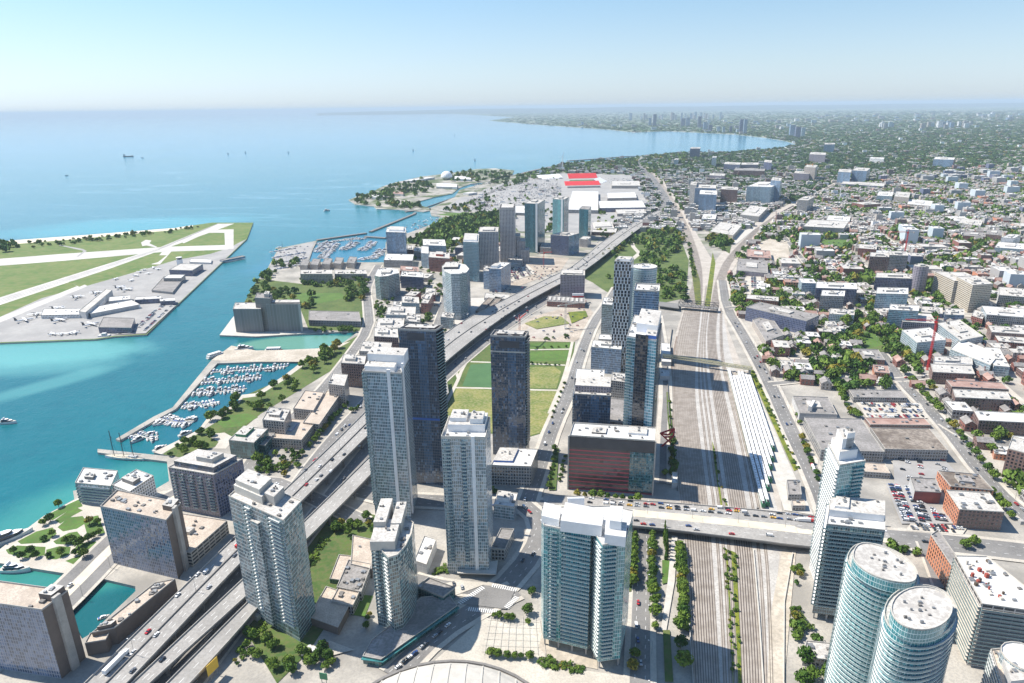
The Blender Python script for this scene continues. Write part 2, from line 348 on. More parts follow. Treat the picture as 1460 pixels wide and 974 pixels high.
# ================================================================== SETTING
# lake
def lakemat():
    s=N('lake_water'); p=s.pos(); sp=s.n('SeparateXYZ'); s.t.links.new(p,sp.inputs[0]); X,Y=sp.outputs[0],sp.outputs[1]
    warp=s.noise(p,.006,5,.65); warp2=s.noise(p,.02,3)
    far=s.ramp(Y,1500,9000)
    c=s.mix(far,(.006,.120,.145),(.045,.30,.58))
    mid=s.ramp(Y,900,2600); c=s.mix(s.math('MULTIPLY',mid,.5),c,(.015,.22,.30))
    big=s.noise(p,.0016,4); c=s.mix(s.math('MULTIPLY',s.ramp(big,.35,.7),.4),c,(.010,.18,.21))
    mot=s.noise(p,.03,5,.7); c=s.mix(s.math('MULTIPLY',s.ramp(mot,.45,.7),.35),c,(.003,.085,.115))
    def blob(cx,cy,rx,ry,ang,col,amt,soft=.25):
        nonlocal c
        ca,sa=math.cos(ang),math.sin(ang)
        dx=s.math('SUBTRACT',X,cx); dy=s.math('SUBTRACT',Y,cy)
        a=s.math('DIVIDE',s.math('ADD',s.math('MULTIPLY',dx,ca),s.math('MULTIPLY',dy,sa)),rx)
        b=s.math('DIVIDE',s.math('SUBTRACT',s.math('MULTIPLY',dy,ca),s.math('MULTIPLY',dx,sa)),ry)
        d=s.math('SQRT',s.math('ADD',s.math('MULTIPLY',a,a),s.math('MULTIPLY',b,b)))
        d=s.math('ADD',d,s.math('MULTIPLY',s.math('SUBTRACT',warp,.5),1.1))
        f=s.math('SUBTRACT',1.0,s.ramp(d,1-soft,1+soft)); c=s.mix(s.math('MULTIPLY',f,amt),c,col)
    def B(x,y,x2,y2,ry,col,amt,soft=.25):
        a=U(x,y);b=U(x2,y2); blob((a[0]+b[0])/2,(a[1]+b[1])/2,math.dist(a,b)/2,ry,math.atan2(b[1]-a[1],b[0]-a[0]),col,amt,soft)
    silt=(.12,.36,.34)
    B(-160,508,205,492,62,silt,.85,.35); B(-120,520,150,515,45,silt,.5,.5)
    B(-40,575,165,520,22,silt,.45,.5)
    B(-60,790,255,655,46,(.05,.255,.225),.75,.5); B(-60,835,200,805,40,(.04,.22,.18),.8,.3)
    B(340,490,520,482,34,(.13,.30,.24),.95,.2); B(95,905,200,845,30,(.01,.10,.11),.85,.25)
    B(400,385,640,325,190,(.03,.17,.30),.55,.3); B(20,330,340,312,170,(.06,.36,.42),.6,.5)
    B(270,635,430,525,75,(.012,.10,.16),.6,.3)
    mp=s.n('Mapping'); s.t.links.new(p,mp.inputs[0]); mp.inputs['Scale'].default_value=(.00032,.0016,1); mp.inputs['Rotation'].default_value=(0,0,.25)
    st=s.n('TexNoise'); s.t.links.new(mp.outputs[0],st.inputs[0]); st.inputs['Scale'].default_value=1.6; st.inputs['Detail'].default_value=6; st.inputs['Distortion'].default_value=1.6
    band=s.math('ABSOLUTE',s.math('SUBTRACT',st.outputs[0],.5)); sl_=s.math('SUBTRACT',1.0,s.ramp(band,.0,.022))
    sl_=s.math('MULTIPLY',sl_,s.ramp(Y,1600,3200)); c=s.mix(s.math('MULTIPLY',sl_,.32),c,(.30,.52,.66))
    r=s.noise(p,.22,4,.7); r2=s.noise(p,.05,3)
    bp=s.n('Bump'); bp.inputs['Strength'].default_value=.75; bp.inputs['Distance'].default_value=.55
    s.t.links.new(s.math('ADD',r,s.math('MULTIPLY',r2,1.2)),bp.inputs['Height'])
    s.b.inputs['IOR'].default_value=1.33
    return s.set(Base_Color=c,Roughness=.09,Normal=bp.outputs[0])
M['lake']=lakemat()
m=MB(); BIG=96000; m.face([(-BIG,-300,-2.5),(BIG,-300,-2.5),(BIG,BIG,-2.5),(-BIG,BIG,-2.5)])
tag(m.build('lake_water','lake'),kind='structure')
# mainland
def landmat():
    s=N('city_ground'); p=s.pos(); sp=s.n('SeparateXYZ'); s.t.links.new(p,sp.inputs[0]); Y=sp.outputs[1]
    n=s.ramp(s.noise(p,.02,5),.35,.65); near=s.mix(n,(.25,.235,.21),(.44,.41,.36))
    near=s.mix(s.math('MULTIPLY',s.ramp(s.noise(p,.5,3),.4,.65),.4),near,(.22,.21,.20))
    g=s.ramp(s.noise(p,.012,4),.45,.6); mid=s.mix(g,near,(.07,.10,.03))
    v=s.n('TexVoronoi'); s.t.links.new(p,v.inputs['Vector']); v.inputs['Scale'].default_value=.02
    sep=s.n('SeparateColor'); s.t.links.new(v.outputs['Color'],sep.inputs[0])
    far=s.mix(s.ramp(s.noise(p,.004,5,.7),.35,.7),(.03,.075,.018),(.065,.12,.03))
    clus=s.ramp(s.noise(p,.0009,5,.7),.42,.62)
    far=s.mix(s.math('MULTIPLY',s.math('GREATER_THAN',sep.outputs[0],s.math('SUBTRACT',.95,s.math('MULTIPLY',clus,.35))),.9),far,(.50,.47,.43))
    c=s.mix(s.ramp(Y,1300,2200),near,mid); c=s.mix(s.ramp(Y,3300,4600),c,far)
    return s.set(Base_Color=c,Roughness=.95)
M['land']=landmat()
LAND=[(-500,1500),(-500,890),(-200,872),(60,872),(100,880),(117,911),(130,903),(193,843),(193,836),(150,826),(95,818),(0,803),(-70,795),(-70,786),(0,783),(62,736),(106,712),(104,700),(150,690),(222,697),(241,686),(238,658),(190,652),(139,645),(139,640),(245,651),(219,645),(260,625),(283,613),(300,590),(335,577),(345,563),(365,561),(403,537),(432,515),(365,516),(310,518),(251,583),(225,597),(171,628),(165,626),(219,594),(246,581),(301,514),(330,493),(365,500),(405,499),(452,497),(487,490),(512,472),(429,476),(365,480),(313,478),(330,455),(345,437),(365,402),(380,385),(397,354),(452,343),(445,358),(440,373),(470,374),(548,374),(550,345),(560,340),(580,333),(620,318),(635,311),(615,307),(612,297),(648,281),(655,271),(700,258),(712,251),(735,249),(775,245),(800,233),(870,227),(980,217),(1042,217),(1095,213),(1120,210),(1136,206),(1120,201),(1095,197),(1052,192),(992,189),(950,187),(905,189),(870,185),(825,182),(755,177),(697,172),(735,167),(655,163),(600,160.3),(520,160.6),(440,161)]
lw=px(LAND); lw+=[(-9000,94000),(94000,94000),(94000,-200),(lw[0][0],-200)]
m=MB(); lw=ccw(lw); m.cap(lw,0,0); m.walls(lw,-4,0,1); tag(m.build('city_ground',['land','conc']),kind='structure')
# airport island
ISL=[(-420,372),(-200,358),(0,344),(110,336),(250,325),(302,317.5),(361,317.5),(352,341),(257,431),(250,437),(209,477),(162,480),(135,484),(0,489),(-420,520)]
def island(name,l,mat):
    m=MB(); p=ccw(px(l)); m.cap(p,0,0); m.walls(p,-4,0,1); return tag(m.build(name,[mat,'conc']),kind='structure')
island('airport_ground',ISL,'field')
sheet('beach',[(-420,372),(-200,358),(0,344),(110,336),(250,325),(275,321),(275,323),(250,328),(120,340),(0,350),(-200,366),(-420,382)],'sand')
sheet('apron',[(-420,505),(0,452),(60,425),(112,411),(200,386),(250,371),(300,362),(325,354),(351,341),(257,430),(250,436),(208,476),(162,479),(135,483),(0,488),(-420,518)],'tarmac')
def rq(name,l,mat): sheet(name,l,mat,block=False)
rq('runway',[(-420,536),(0,424),(225,354),(310,319),(334,319),(160,382),(0,435),(-420,552)],'runway')
rq('taxiway',[(-300,385),(0,369),(90,362),(235,352),(330,349),(325,356),(236,359),(90,372),(0,379),(-300,400)],'runway')
rq('taxiway',[(258,345),(290,328),(333,327),(333,355),(321,355),(320,332),(295,332),(262,347)],'runway')
rq('taxiway',[(233,357),(245,358),(228,377),(216,377)],'runway')
rq('taxiway',[(-200,470),(0,452),(110,408),(95,400),(105,398),(125,408),(0,460),(-200,480)],'runway')
rq('grass_patch',[(113,409),(98,402),(150,388),(228,364),(238,364),(225,374),(160,391)],'field')
rq('grass_patch',[(233,373),(248,361),(300,359),(290,364)],'field')
for o in (0.30,.5,.7):
    a=[(0,424+11*o),(225,354+o*4),(310,319+o*1)]
    LZ[0]+=.006; m=MB(); strip(m,px(a),1.6,LZ[0]); tag(m.build('runway_marking','asph'),kind='structure')
rq('service_track',[(84,349),(118,355),(124,358),(112,366),(109,366),(119,358),(116,357),(84,350)],'tarmac')
rq('service_track',[(201,346),(208,342),(216,343),(213,347),(224,352),(222,353),(209,350),(203,351)],'runway')
# Ontario Place
island('park_island',[(497,285),(512,279),(530,274),(545,266),(560,261),(600,252),(640,247),(680,241),(705,240),(733,243),(730,250),(700,259),(672,262),(655,268),(645,276),(620,281),(598,287),(600,293),(614,297),(614,300),(604,302),(570,299),(537,298),(533,294),(506,291)],'land')
def mole(name,l,w):
    m=MB(); pts=px(l,.6); L,R=strip_pts(pts,w); m.prism(L+R[::-1],-4,.8,0); tag(m.build(name,'concd'),kind='structure')
for l,w in [([(452,342),(500,335),(522,332)],12),([(528,330),(590,305),(592,303)],10),([(578,301.5),(600,299)],12),([(520,337),(550,339)],12),([(600,298),(648,281)],3),
    ([(728,251),(758,243.5),(785,237.5)],20),([(810,229),(860,225.5),(890,223),(916,222)],22),([(690,247),(722,243)],14)]: mole('breakwater',l,w)
# far escarpment
m=MB(); xs=np.linspace(470,1700,60); prev=None
for k,x in enumerate(xs):
    h=60+170*min(1,(x-470)/170)+18*math.sin(k*.7)+10*math.sin(k*1.9+1)
    if x>1000: h-=min(60,(x-1000)*.13)
    a=math.atan((x-730)/FPX); D=52000
    p=[(math.tan(a)*(D+e),D+e,z) for e,z in((-9000,-5),(0,h),(9000,h*.9),(14000,-5))]
    if prev:
        for i in range(3): m.face([prev[i],p[i],p[i+1],prev[i+1]])
    prev=p
M['hill']=two('wooded_hills',(.03,.055,.02),(.08,.10,.05),.002,.35,.65,.95)
tag(m.build('distant_hills','hill',smooth=True),kind='structure')
# air
m=MB(); m.box(-98000,98000,-600,98000,-6,420)
hz=N('haze_air'); hz.t.nodes.remove(hz.b); pv=hz.n('VolumePrincipled'); pv.inputs['Density'].default_value=HAZE; pv.inputs['Color'].default_value=(.70,.86,1,1); pv.inputs['Anisotropy'].default_value=0
hz.t.links.new(pv.outputs[0],hz.t.nodes['Material Output'].inputs['Volume'])
try: hz.m.cycles.homogeneous_volume=True
except Exception: pass
tag(m.build('haze',hz.m),kind='stuff')
# ------------------------------------------------------------------ ground cover
PROM=[(-70,795),(-70,786),(0,783),(62,736),(110,711),(240,700),(230,760),(150,826),(95,818),(0,803)]
sheet('promenade',PROM,'pave')
LAWNS=[[(25,772),(52,758),(75,752),(81,761),(66,774),(30,776)],[(8,784),(25,778),(65,780),(64,792),(38,796),(12,790)],[(66,784),(85,779),(101,780),(99,791),(80,798),(66,797)],[(76,772),(98,760),(110,758),(120,770),(105,777),(80,776)],[(82,752),(98,738),(118,736),(124,745),(110,754),(90,758)],[(78,742),(95,730),(110,724),(118,728),(105,735),(86,747)],[(93,800),(120,790),(132,792),(120,803),(105,805)],[(105,784),(112,775),(135,772),(150,778),(130,784)],[(60,738),(100,718),(113,712),(118,722),(95,730),(75,742)],[(118,740),(140,735),(150,760),(125,765)]]
for l in LAWNS: sheet('lawn',l,'lawn')
# harbour-front garden
sheet('garden_ground',[(232,648),(262,627),(285,616),(312,600),(330,585),(345,566),(404,540),(432,517),(470,500),(515,476),(505,500),(470,530),(372,590),(330,625),(300,640),(255,652)],'grass')
sheet('promenade',[(219,645),(260,625),(283,613),(300,590),(335,577),(345,563),(365,561),(403,537),(432,515),(436,519),(405,542),(368,565),(346,568),(338,580),(303,594),(287,616),(264,629),(230,648)],'pave')
sheet('lawn',[(308,601),(330,592),(352,590),(368,595),(345,608),(318,610)],'lawn'); sheet('garden_path',[(292,620),(320,617),(335,625),(322,640),(305,640),(312,630)],'pave')
sheet('quay_paving',[(301,514),(330,493),(365,500),(405,499),(452,497),(487,490),(500,487),(470,503),(432,516),(365,516)],'sandy')
# silo quay, marina park
sheet('quay_paving',[(313,478),(330,455),(345,437),(380,440),(430,470),(429,476),(365,480)],'concl')
sheet('park_ground',[(345,437),(365,402),(372,398),(430,405),(525,400),(520,430),(515,472),(440,470),(428,440),(385,425)],'grass')
sheet('lawn',[(408,427),(420,418),(487,418),(492,425),(455,433),(420,433)],'lawn')
sheet('boat_yard',[(383,386),(398,356),(448,345),(444,358),(439,372),(420,380),(395,385)],'tarmac')
# Coronation Park and fort common
sheet('park_ground',[(578,347),(600,335),(640,311),(655,305),(720,300),(738,310),(712,350),(640,352)],'grass')
sheet('lawn',[(622,306),(660,302),(672,305),(650,309)],'lawn')
FORT=[(845,403),(868,366),(905,340),(930,316),(957,312),(972,345),(982,372),(978,425),(945,432),(880,425),(858,412)]
sheet('fort_common',FORT,'grass',block=False)
sheet('gravel_path',[(900,335),(906,352),(915,362),(905,370),(896,372),(908,361),(900,352),(896,338)],'pave',block=False)
sheet('fort_common',[(815,388),(836,362),(900,330),(905,340),(868,366),(845,403)],'grass',block=False)
# Canoe Landing
CAN=[(630,600),(634,545),(646,515),(672,492),(700,486),(820,488),(815,520),(801,560),(785,598),(772,618),(752,624),(640,612)]
sheet('park_ground',CAN,'grass')
sheet('meadow',[(634,588),(652,553),(697,556),(752,556),(796,557),(783,595),(770,617),(752,622),(640,610)],'dry')
sheet('sports_field',[(659,551),(671,520),(700,518),(752,519),(752,553),(700,553)],'turf')
sheet('ball_field',[(753,524),(790,523),(800,530),(793,554),(753,554)],'dry'); sheet('lawn',[(753,502),(812,500),(808,515),(753,515)],'lawn'); sheet('lawn',[(756,490),(815,489),(813,497),(756,498)],'lawn')
PATHS=[[(636,575),(652,545),(660,523),(684,491)],[(654,540),(646,520),(652,512)],[(650,553),(700,554),(753,556),(797,557)],[(671,516),(700,517),(752,519),(806,521)],[(752,499),(814,498)],[(816,488),(806,535),(783,590)]]
for l in PATHS:
    LZ[0]+=.006; m=MB(); strip(m,smooth(px(l),2),4.5,LZ[0]); tag(m.build('park_path','pave'),kind='structure')
# construction ground by the fort
sheet('construction_ground',[(735,470),(760,452),(800,440),(838,438),(850,450),(830,480),(818,488),(735,486)],'soil'); sheet('excavation',[(746,474),(760,462),(810,462),(812,476),(790,483),(748,481)],'ballast')
sheet('construction_ground',[(712,398),(735,376),(752,366),(812,368),(800,385),(775,395),(730,412)],'soil'); sheet('construction_ground',[(640,425),(668,425),(720,425),(700,440),(640,470)],'concl')
sheet('exhibition_ground',[(655,300),(690,270),(745,253),(800,247),(900,250),(925,290),(860,335),(740,330),(720,305)],'tarmac')
sheet('exhibition_ground',[(625,301),(660,281),(690,280),(700,290),(655,304)],'tarmac')
# plaza in front of the stadium roof and towers
sheet('plaza',[(735,895),(770,885),(780,950),(900,965),(880,1100),(560,1100),(600,960),(690,880)],'pave')
sheet('forecourt',[(772,905),(850,920),(852,955),(790,942),(768,925)],'sandy')
GARD=[(395,975),(350,900),(372,870),(445,740),(500,725),(535,735),(540,800),(505,830),(460,900),(440,930)]
sheet('garden_ground',GARD,'grass')
sheet('lawn',[(500,877),(512,848),(532,850),(520,880)],'lawn')
# ------------------------------------------------------------------ railway
RAIL=[(990,1100),(990,974),(976,773),(968,705),(957,600),(954,520),(965,470),(975,440),(990,400),(985,355),(966,310),(940,262),(915,240),(925,238),(950,262),(975,300),(1000,345),(1018,375),(1040,345),(1095,305),(1150,280),(1195,258),(1200,262),(1160,283),(1112,310),(1065,350),(1042,390),(1032,430),(1038,470),(1066,545),(1112,700),(1122,783),(1118,974),(1118,1100)]
RP=px(RAIL); sheet('railway_ballast',RAIL,'ballast'); 
sheet('pale_ballast',[(1030,1100),(1027,974),(1012,773),(996,660),(986,560),(990,470),(998,440),(1014,440),(1012,500),(1022,600),(1040,700),(1040,778),(1060,974),(1062,1100)],'ballastl')
sheet('pale_ballast',[(1062,1100),(1060,974),(1052,785),(1042,705),(1030,600),(1018,500),(1020,440),(1030,440),(1040,500),(1072,600),(1108,725),(1112,785),(1094,974),(1094,1100)],'ballastl')
sheet('rusty_ballast',[(990,1100),(990,974),(977,775),(969,705),(958,600),(955,520),(964,480),(968,480),(962,530),(972,640),(984,775),(1000,974),(1002,1100)],'rustb')
tracks=[]
TA=[(995,1090),(990,974),(979,773),(969,690),(961,600),(958,530),(968,470),(980,430),(990,400),(984,355),(962,310),(937,262),(917,241)]
TB=[(1029,1090),(1027,974),(1016,785),(1010,710),(998,620),(991,560),(994,500),(999,450),(1003,410),(1000,370),(978,312),(948,264),(922,239)]
def lerp(A,B,t): return [tuple(x*(1-t)+y*t for x,y in zip(a,b)) for a,b in zip(A,B)]
for k in range(10): tracks.append(lerp(TA,TB,(k+.2)/10))
TC=[(1060,1090),(1059,974),(1056,900),(1050,785),(1040,715),(1026,620),(1012,530),(1008,480),(1013,440),(1020,400),(1036,365),(1090,315),(1150,283),(1196,259)]
TD=[(1090,1090),(1087,974),(1083,900),(1074,785),(1064,715),(1046,620),(1026,530),(1020,480),(1024,440),(1033,400),(1048,365),(1098,313),(1154,282),(1198,260)]
for k in range(7): tracks.append(lerp(TC,TD,(k+.2)/7))
TB2=TB[:4]+[(1004,680)]+TB[4:]; TC2=[TC[0],TC[1],TC[3],TC[4],(1034,672),TC[5],TC[6],TC[7],TC[8],TC[9],TC[10],TC[11],TC[12],TC[13]]
for k in range(3): tracks.append([tuple(a*(1-f)+b*f for a,b in zip(q,TC2[i])) for f in [(k+1.0)/4.2] for i,q in enumerate(TB2[:10])])
E_A=[(1091,1090),(1089,974),(1086,880),(1079,785),(1070,715),(1053,620),(1034,545),(1026,500),(1027,440)]
E_B=[(1110,1090),(1106,974),(1104,880),(1100,785),(1086,715),(1062,620),(1040,545),(1030,500),(1030,440)]
for k in range(2): tracks.append(lerp(E_A,E_B,(k+.3)/2))
for l in tracks:
    pts=smooth(px(l),2); m=MB(); LZ[0]+=.002; z=LZ[0]; strip(m,pts,2.7,z+.02,0)
    for o in (-.75,.75): strip(m,pts,.3,z+.16,1,o)
    tag(m.build('railway_track',['sleeper','rail']),kind='structure')
sheet('weedy_verge',[(1030,781),(1050,789),(1054,880),(1058,974),(1060,1090),(1045,1090),(1044,974),(1038,880)],'weeds',block=False)
sheet('weedy_verge',[(1015,628),(1022,650),(1024,690),(1038,722),(1024,720),(1020,680)],'weeds',block=False)
sheet('weedy_verge',[(1067,528),(1074,528),(1118,610),(1142,668),(1132,672),(1104,610)],'weeds',block=False)
sheet('weedy_verge',[(1004,440),(1016,360),(1012,345),(1020,375),(1012,440)],'weeds',block=False)
sheet('weedy_verge',[(992,435),(984,370),(987,365),(998,400),(1000,435)],'weeds',block=False)
sheet('yard_road',[(1095,1090),(1094,974),(1098,880),(1115,785),(1135,785),(1128,860),(1118,974),(1118,1090)],'sandy')
sheet('yard_ground',[(1048,530),(1066,528),(1130,672),(1160,735),(1118,728),(1090,640)],'concl')
# ------------------------------------------------------------------ roads
R={}
def rd(k,*a,**kw): R[k]=road(*a,**kw)
rd('quay1','street',[(-40,960),(60,880),(104,838),(155,786),(215,728),(290,690),(355,678)],30,walk=3,dash=False)
LZ[0]+=.006; m=MB(); strip(m,R['quay1'],9,LZ[0]); tag(m.build('tram_reserve','tram'),kind='structure')
rd('quay2','street',[(345,682),(372,640),(400,612),(450,568),(490,520),(527,468),(525,440),(522,415),(530,395),(540,378)],15)
rd('lake1','boulevard',[(180,1010),(340,835),(395,745),(430,690),(480,625),(516,586),(560,535),(600,505),(625,470),(635,440),(642,405)],22,walk=2)
rd('lake2','boulevard',[(240,1010),(400,805),(470,715),(540,625),(640,530),(700,480),(760,440),(830,400)],20,walk=2)
rd('rees','street',[(330,695),(380,683),(430,703),(520,745)],16,walk=2)
rd('spad0','street',[(510,700),(560,712),(640,716),(720,722),(775,722)],20,walk=4)
rd('brem','street',[(660,872),(712,845),(760,790),(775,745),(740,715)],17,walk=4)
rd('brem1','street',[(560,965),(620,905),(690,862),(735,842)],16,walk=4)
rd('brem2','street',[(712,845),(640,838),(590,826)],12,walk=3,dash=False)
rd('fort','street',[(752,715),(775,650),(788,610),(812,560),(828,505),(845,462),(868,430),(880,410)],15,walk=4)
rd('front','street',[(914,1080),(912,974),(914,870),(917,775),(913,735)],13,walk=4)
rd('capreol','street',[(945,690),(946,620),(950,560),(946,500),(938,450)],7,walk=5,dash=False)
rd('northfr','street',[(1190,760),(1165,690),(1128,615),(1098,548),(1060,478),(1036,440),(1030,400)],16,walk=4)
rd('king','street',[(1480,752),(1410,690),(1345,605),(1283,542),(1262,510),(1225,470)],14,walk=4)
rd('king2','street',[(1225,470),(1190,425),(1165,395),(1120,340),(1105,325)],11,walk=3)
rd('spadN','street',[(1270,768),(1350,775),(1480,790)],24,walk=4)
rd('portl','street',[(1036,440),(1085,436),(1150,432)],10,walk=3)
rd('bath','street',[(1283,542),(1350,535),(1470,520)],10,walk=3,dash=False)
rd('cross1','street',[(1098,548),(1180,540),(1283,542)],9,walk=3,dash=False)
rd('cross2','street',[(1345,605),(1400,640),(1470,628)],10,walk=3,dash=False)
rd('side1','street',[(1345,840),(1330,800),(1320,775)],12,walk=2,dash=False)
rd('far1','street',[(1110,330),(1135,300),(1160,280)],9,walk=2,dash=False)
rd('lsw','boulevard',[(640,300),(690,280),(730,258),(760,252),(800,243),(860,233),(915,232)],18,walk=0,dash=False)
rd('hwy','expressway_carriageway',[(937,302),(950,292),(948,282),(938,266),(925,248),(912,236),(906,232),(912,227),(960,223),(1040,220),(1100,216),(1150,208),(1160,203),(1140,199),(1100,193)],34,walk=0,dash=False,sm=2)
# pale city streets, laid out on the old grid
GY=math.atan2(1176-337,315-117)  # heading of the rail corridor
gd=(math.cos(GY),math.sin(GY)); gn=(math.sin(GY),-math.cos(GY))
G0=U(1283,542)
def G(a,b): return (G0[0]+gd[0]*a+gn[0]*b, G0[1]+gd[1]*a+gn[1]*b)
STREETS=[]
for b in (120,260,420,560,720): STREETS.append([G(-150,b),G(2600,b)])
for a in (330,520,760,980,1230,1500,1800,2150): STREETS.append([G(a,-40),G(a,1100+a*.3)])
for s_ in STREETS:
    LZ[0]+=.006; m=MB(); strip(m,s_,12,LZ[0]); tag(m.build('street','pave'),kind='structure'); L,Rr=strip_pts(s_,16); occ(L+Rr[::-1])
# parking lots
LOTS=dict(i=[(430,925),(470,915),(505,928),(440,945)],j=[(1300,745),(1380,752),(1372,764),(1290,758)],a=[(1220,574),(1312,576),(1325,597),(1240,603)],b=[(1272,650),(1345,655),(1378,690),(1335,690),(1300,690),(1275,690)],c=[(1262,690),(1300,690),(1318,718),(1372,748),(1285,748)],d=[(1062,395),(1085,395),(1090,425),(1062,425)],e=[(595,838),(655,830),(690,835),(650,850)],f=[(720,385),(752,378),(765,390),(730,402)],g=[(160,478),(208,476),(250,437),(236,432),(195,455),(196,470)],h=[(1110,510),(1165,512),(1180,522),(1120,522)])
for k,l in LOTS.items(): sheet('car_park',l,'tarmac' if k in 'bcg' else 'pave')

sheet('garden_lawn',[(944,800),(956,800),(954,832),(944,834)],'lawn',block=False); sheet('garden_lawn',[(957,768),(966,770),(966,800),(960,812)],'lawn',block=False)
sheet('garden_path',[(958,765),(966,766),(962,830),(950,900),(942,900),(952,830)],'concl',block=False); sheet('garden_lawn',[(945,900),(955,900),(960,974),(948,974)],'grass',block=False)
sheet('garden_bed',[(968,775),(974,775),(984,900),(976,900)],'grass',block=False); sheet('kerb_garden',[(899,765),(906,765),(900,845),(893,845)],'grass',block=False)
sheet('courtyard_lawn',[(962,690),(952,600),(950,560),(954,560),(958,600),(966,690)],'grass',block=False)
sheet('street_lawn',[(790,640),(797,640),(793,700),(782,700)],'grass',block=False)
def zebra(a,b,n,w=4.0):
    A,B=Vector(U(*a)),Vector(U(*b)); d=(B-A)/n; e=d.normalized(); q=Vector((-e.y,e.x))*w/2; LZ[0]+=.006; m=MB()
    for k in range(n):
        o=A+d*k; m.face([(*(o-q),LZ[0]),(*(o+d*.5-q),LZ[0]),(*(o+d*.5+q),LZ[0]),(*(o+q),LZ[0])])
    tag(m.build('zebra_crossing','mark'),kind='structure')
sheet('junction',[(655,862),(690,838),(735,842),(722,870)],'asph',block=False)
zebra((655,862),(690,838),14); zebra((668,870),(710,874),14); zebra((702,836),(738,843),12); zebra((722,868),(738,852),9)
for k in range(9):
    LZ[0]+=.004; m=MB(); a,b=U(700+k*9,880),U(690+k*11,935); strip(m,[a,b],.28,LZ[0]); tag(m.build('paving_joint','conc'),kind='structure')
for k in range(6):
    LZ[0]+=.004; m=MB(); a,b=U(695-k*2,885+k*9),U(768,888+k*9); strip(m,[a,b],.28,LZ[0]); tag(m.build('paving_joint','conc'),kind='structure')
def wall_line(name,label,l,h,t,mat):
    pts=px(l); L,Rr=strip_pts(pts,t); m=MB(); m.prism(L+Rr[::-1],0,h); tag(m.build(name,mat),label,'wall')
wall_line('railway_wall','grey retaining wall between railway garden and tracks below the bridge',[(990,1000),(988,974),(975,775)],2.6,.6,'conc')
wall_line('railway_wall','long grey retaining wall along the tracks beside the red sculpture',[(966,700),(958,640),(953,580),(951,520),(958,470)],2.6,.6,'concd')
wall_line('railway_wall','white concrete crash wall between the two lower groups of tracks',[(1090,1000),(1088,974),(1082,880),(1074,785)],1.6,.8,'concl')
wall_line('yard_wall','thin pale wall at the right of the sandy yard strip below the bridge',[(1119,1000),(1117,974),(1118,860),(1130,790)],1.8,.6,'concl')

sheet('lawn',[(1166,342),(1212,342),(1208,357),(1172,357)],'lawn'); sheet('park_ground',[(1192,462),(1240,452),(1278,476),(1284,502),(1235,503),(1203,480)],'grass',block=False)
sheet('lawn',[(1222,476),(1245,474),(1262,492),(1238,498)],'lawn'); sheet('rail_verge',[(1000,306),(1020,350),(1040,362),(1045,338),(1020,320)],'grass',block=False)
sheet('works_yard',[(1100,340),(1122,345),(1128,370),(1108,378),(1070,352)],'sandy'); sheet('works_yard',[(1030,330),(1062,318),(1078,326),(1048,350)],'concl',block=False)

sheet('weedy_patch',[(748,462),(775,452),(800,452),(812,462),(790,466),(765,470)],'dry',block=False); sheet('weedy_patch',[(810,446),(835,444),(838,452),(815,462)],'weeds',block=False)
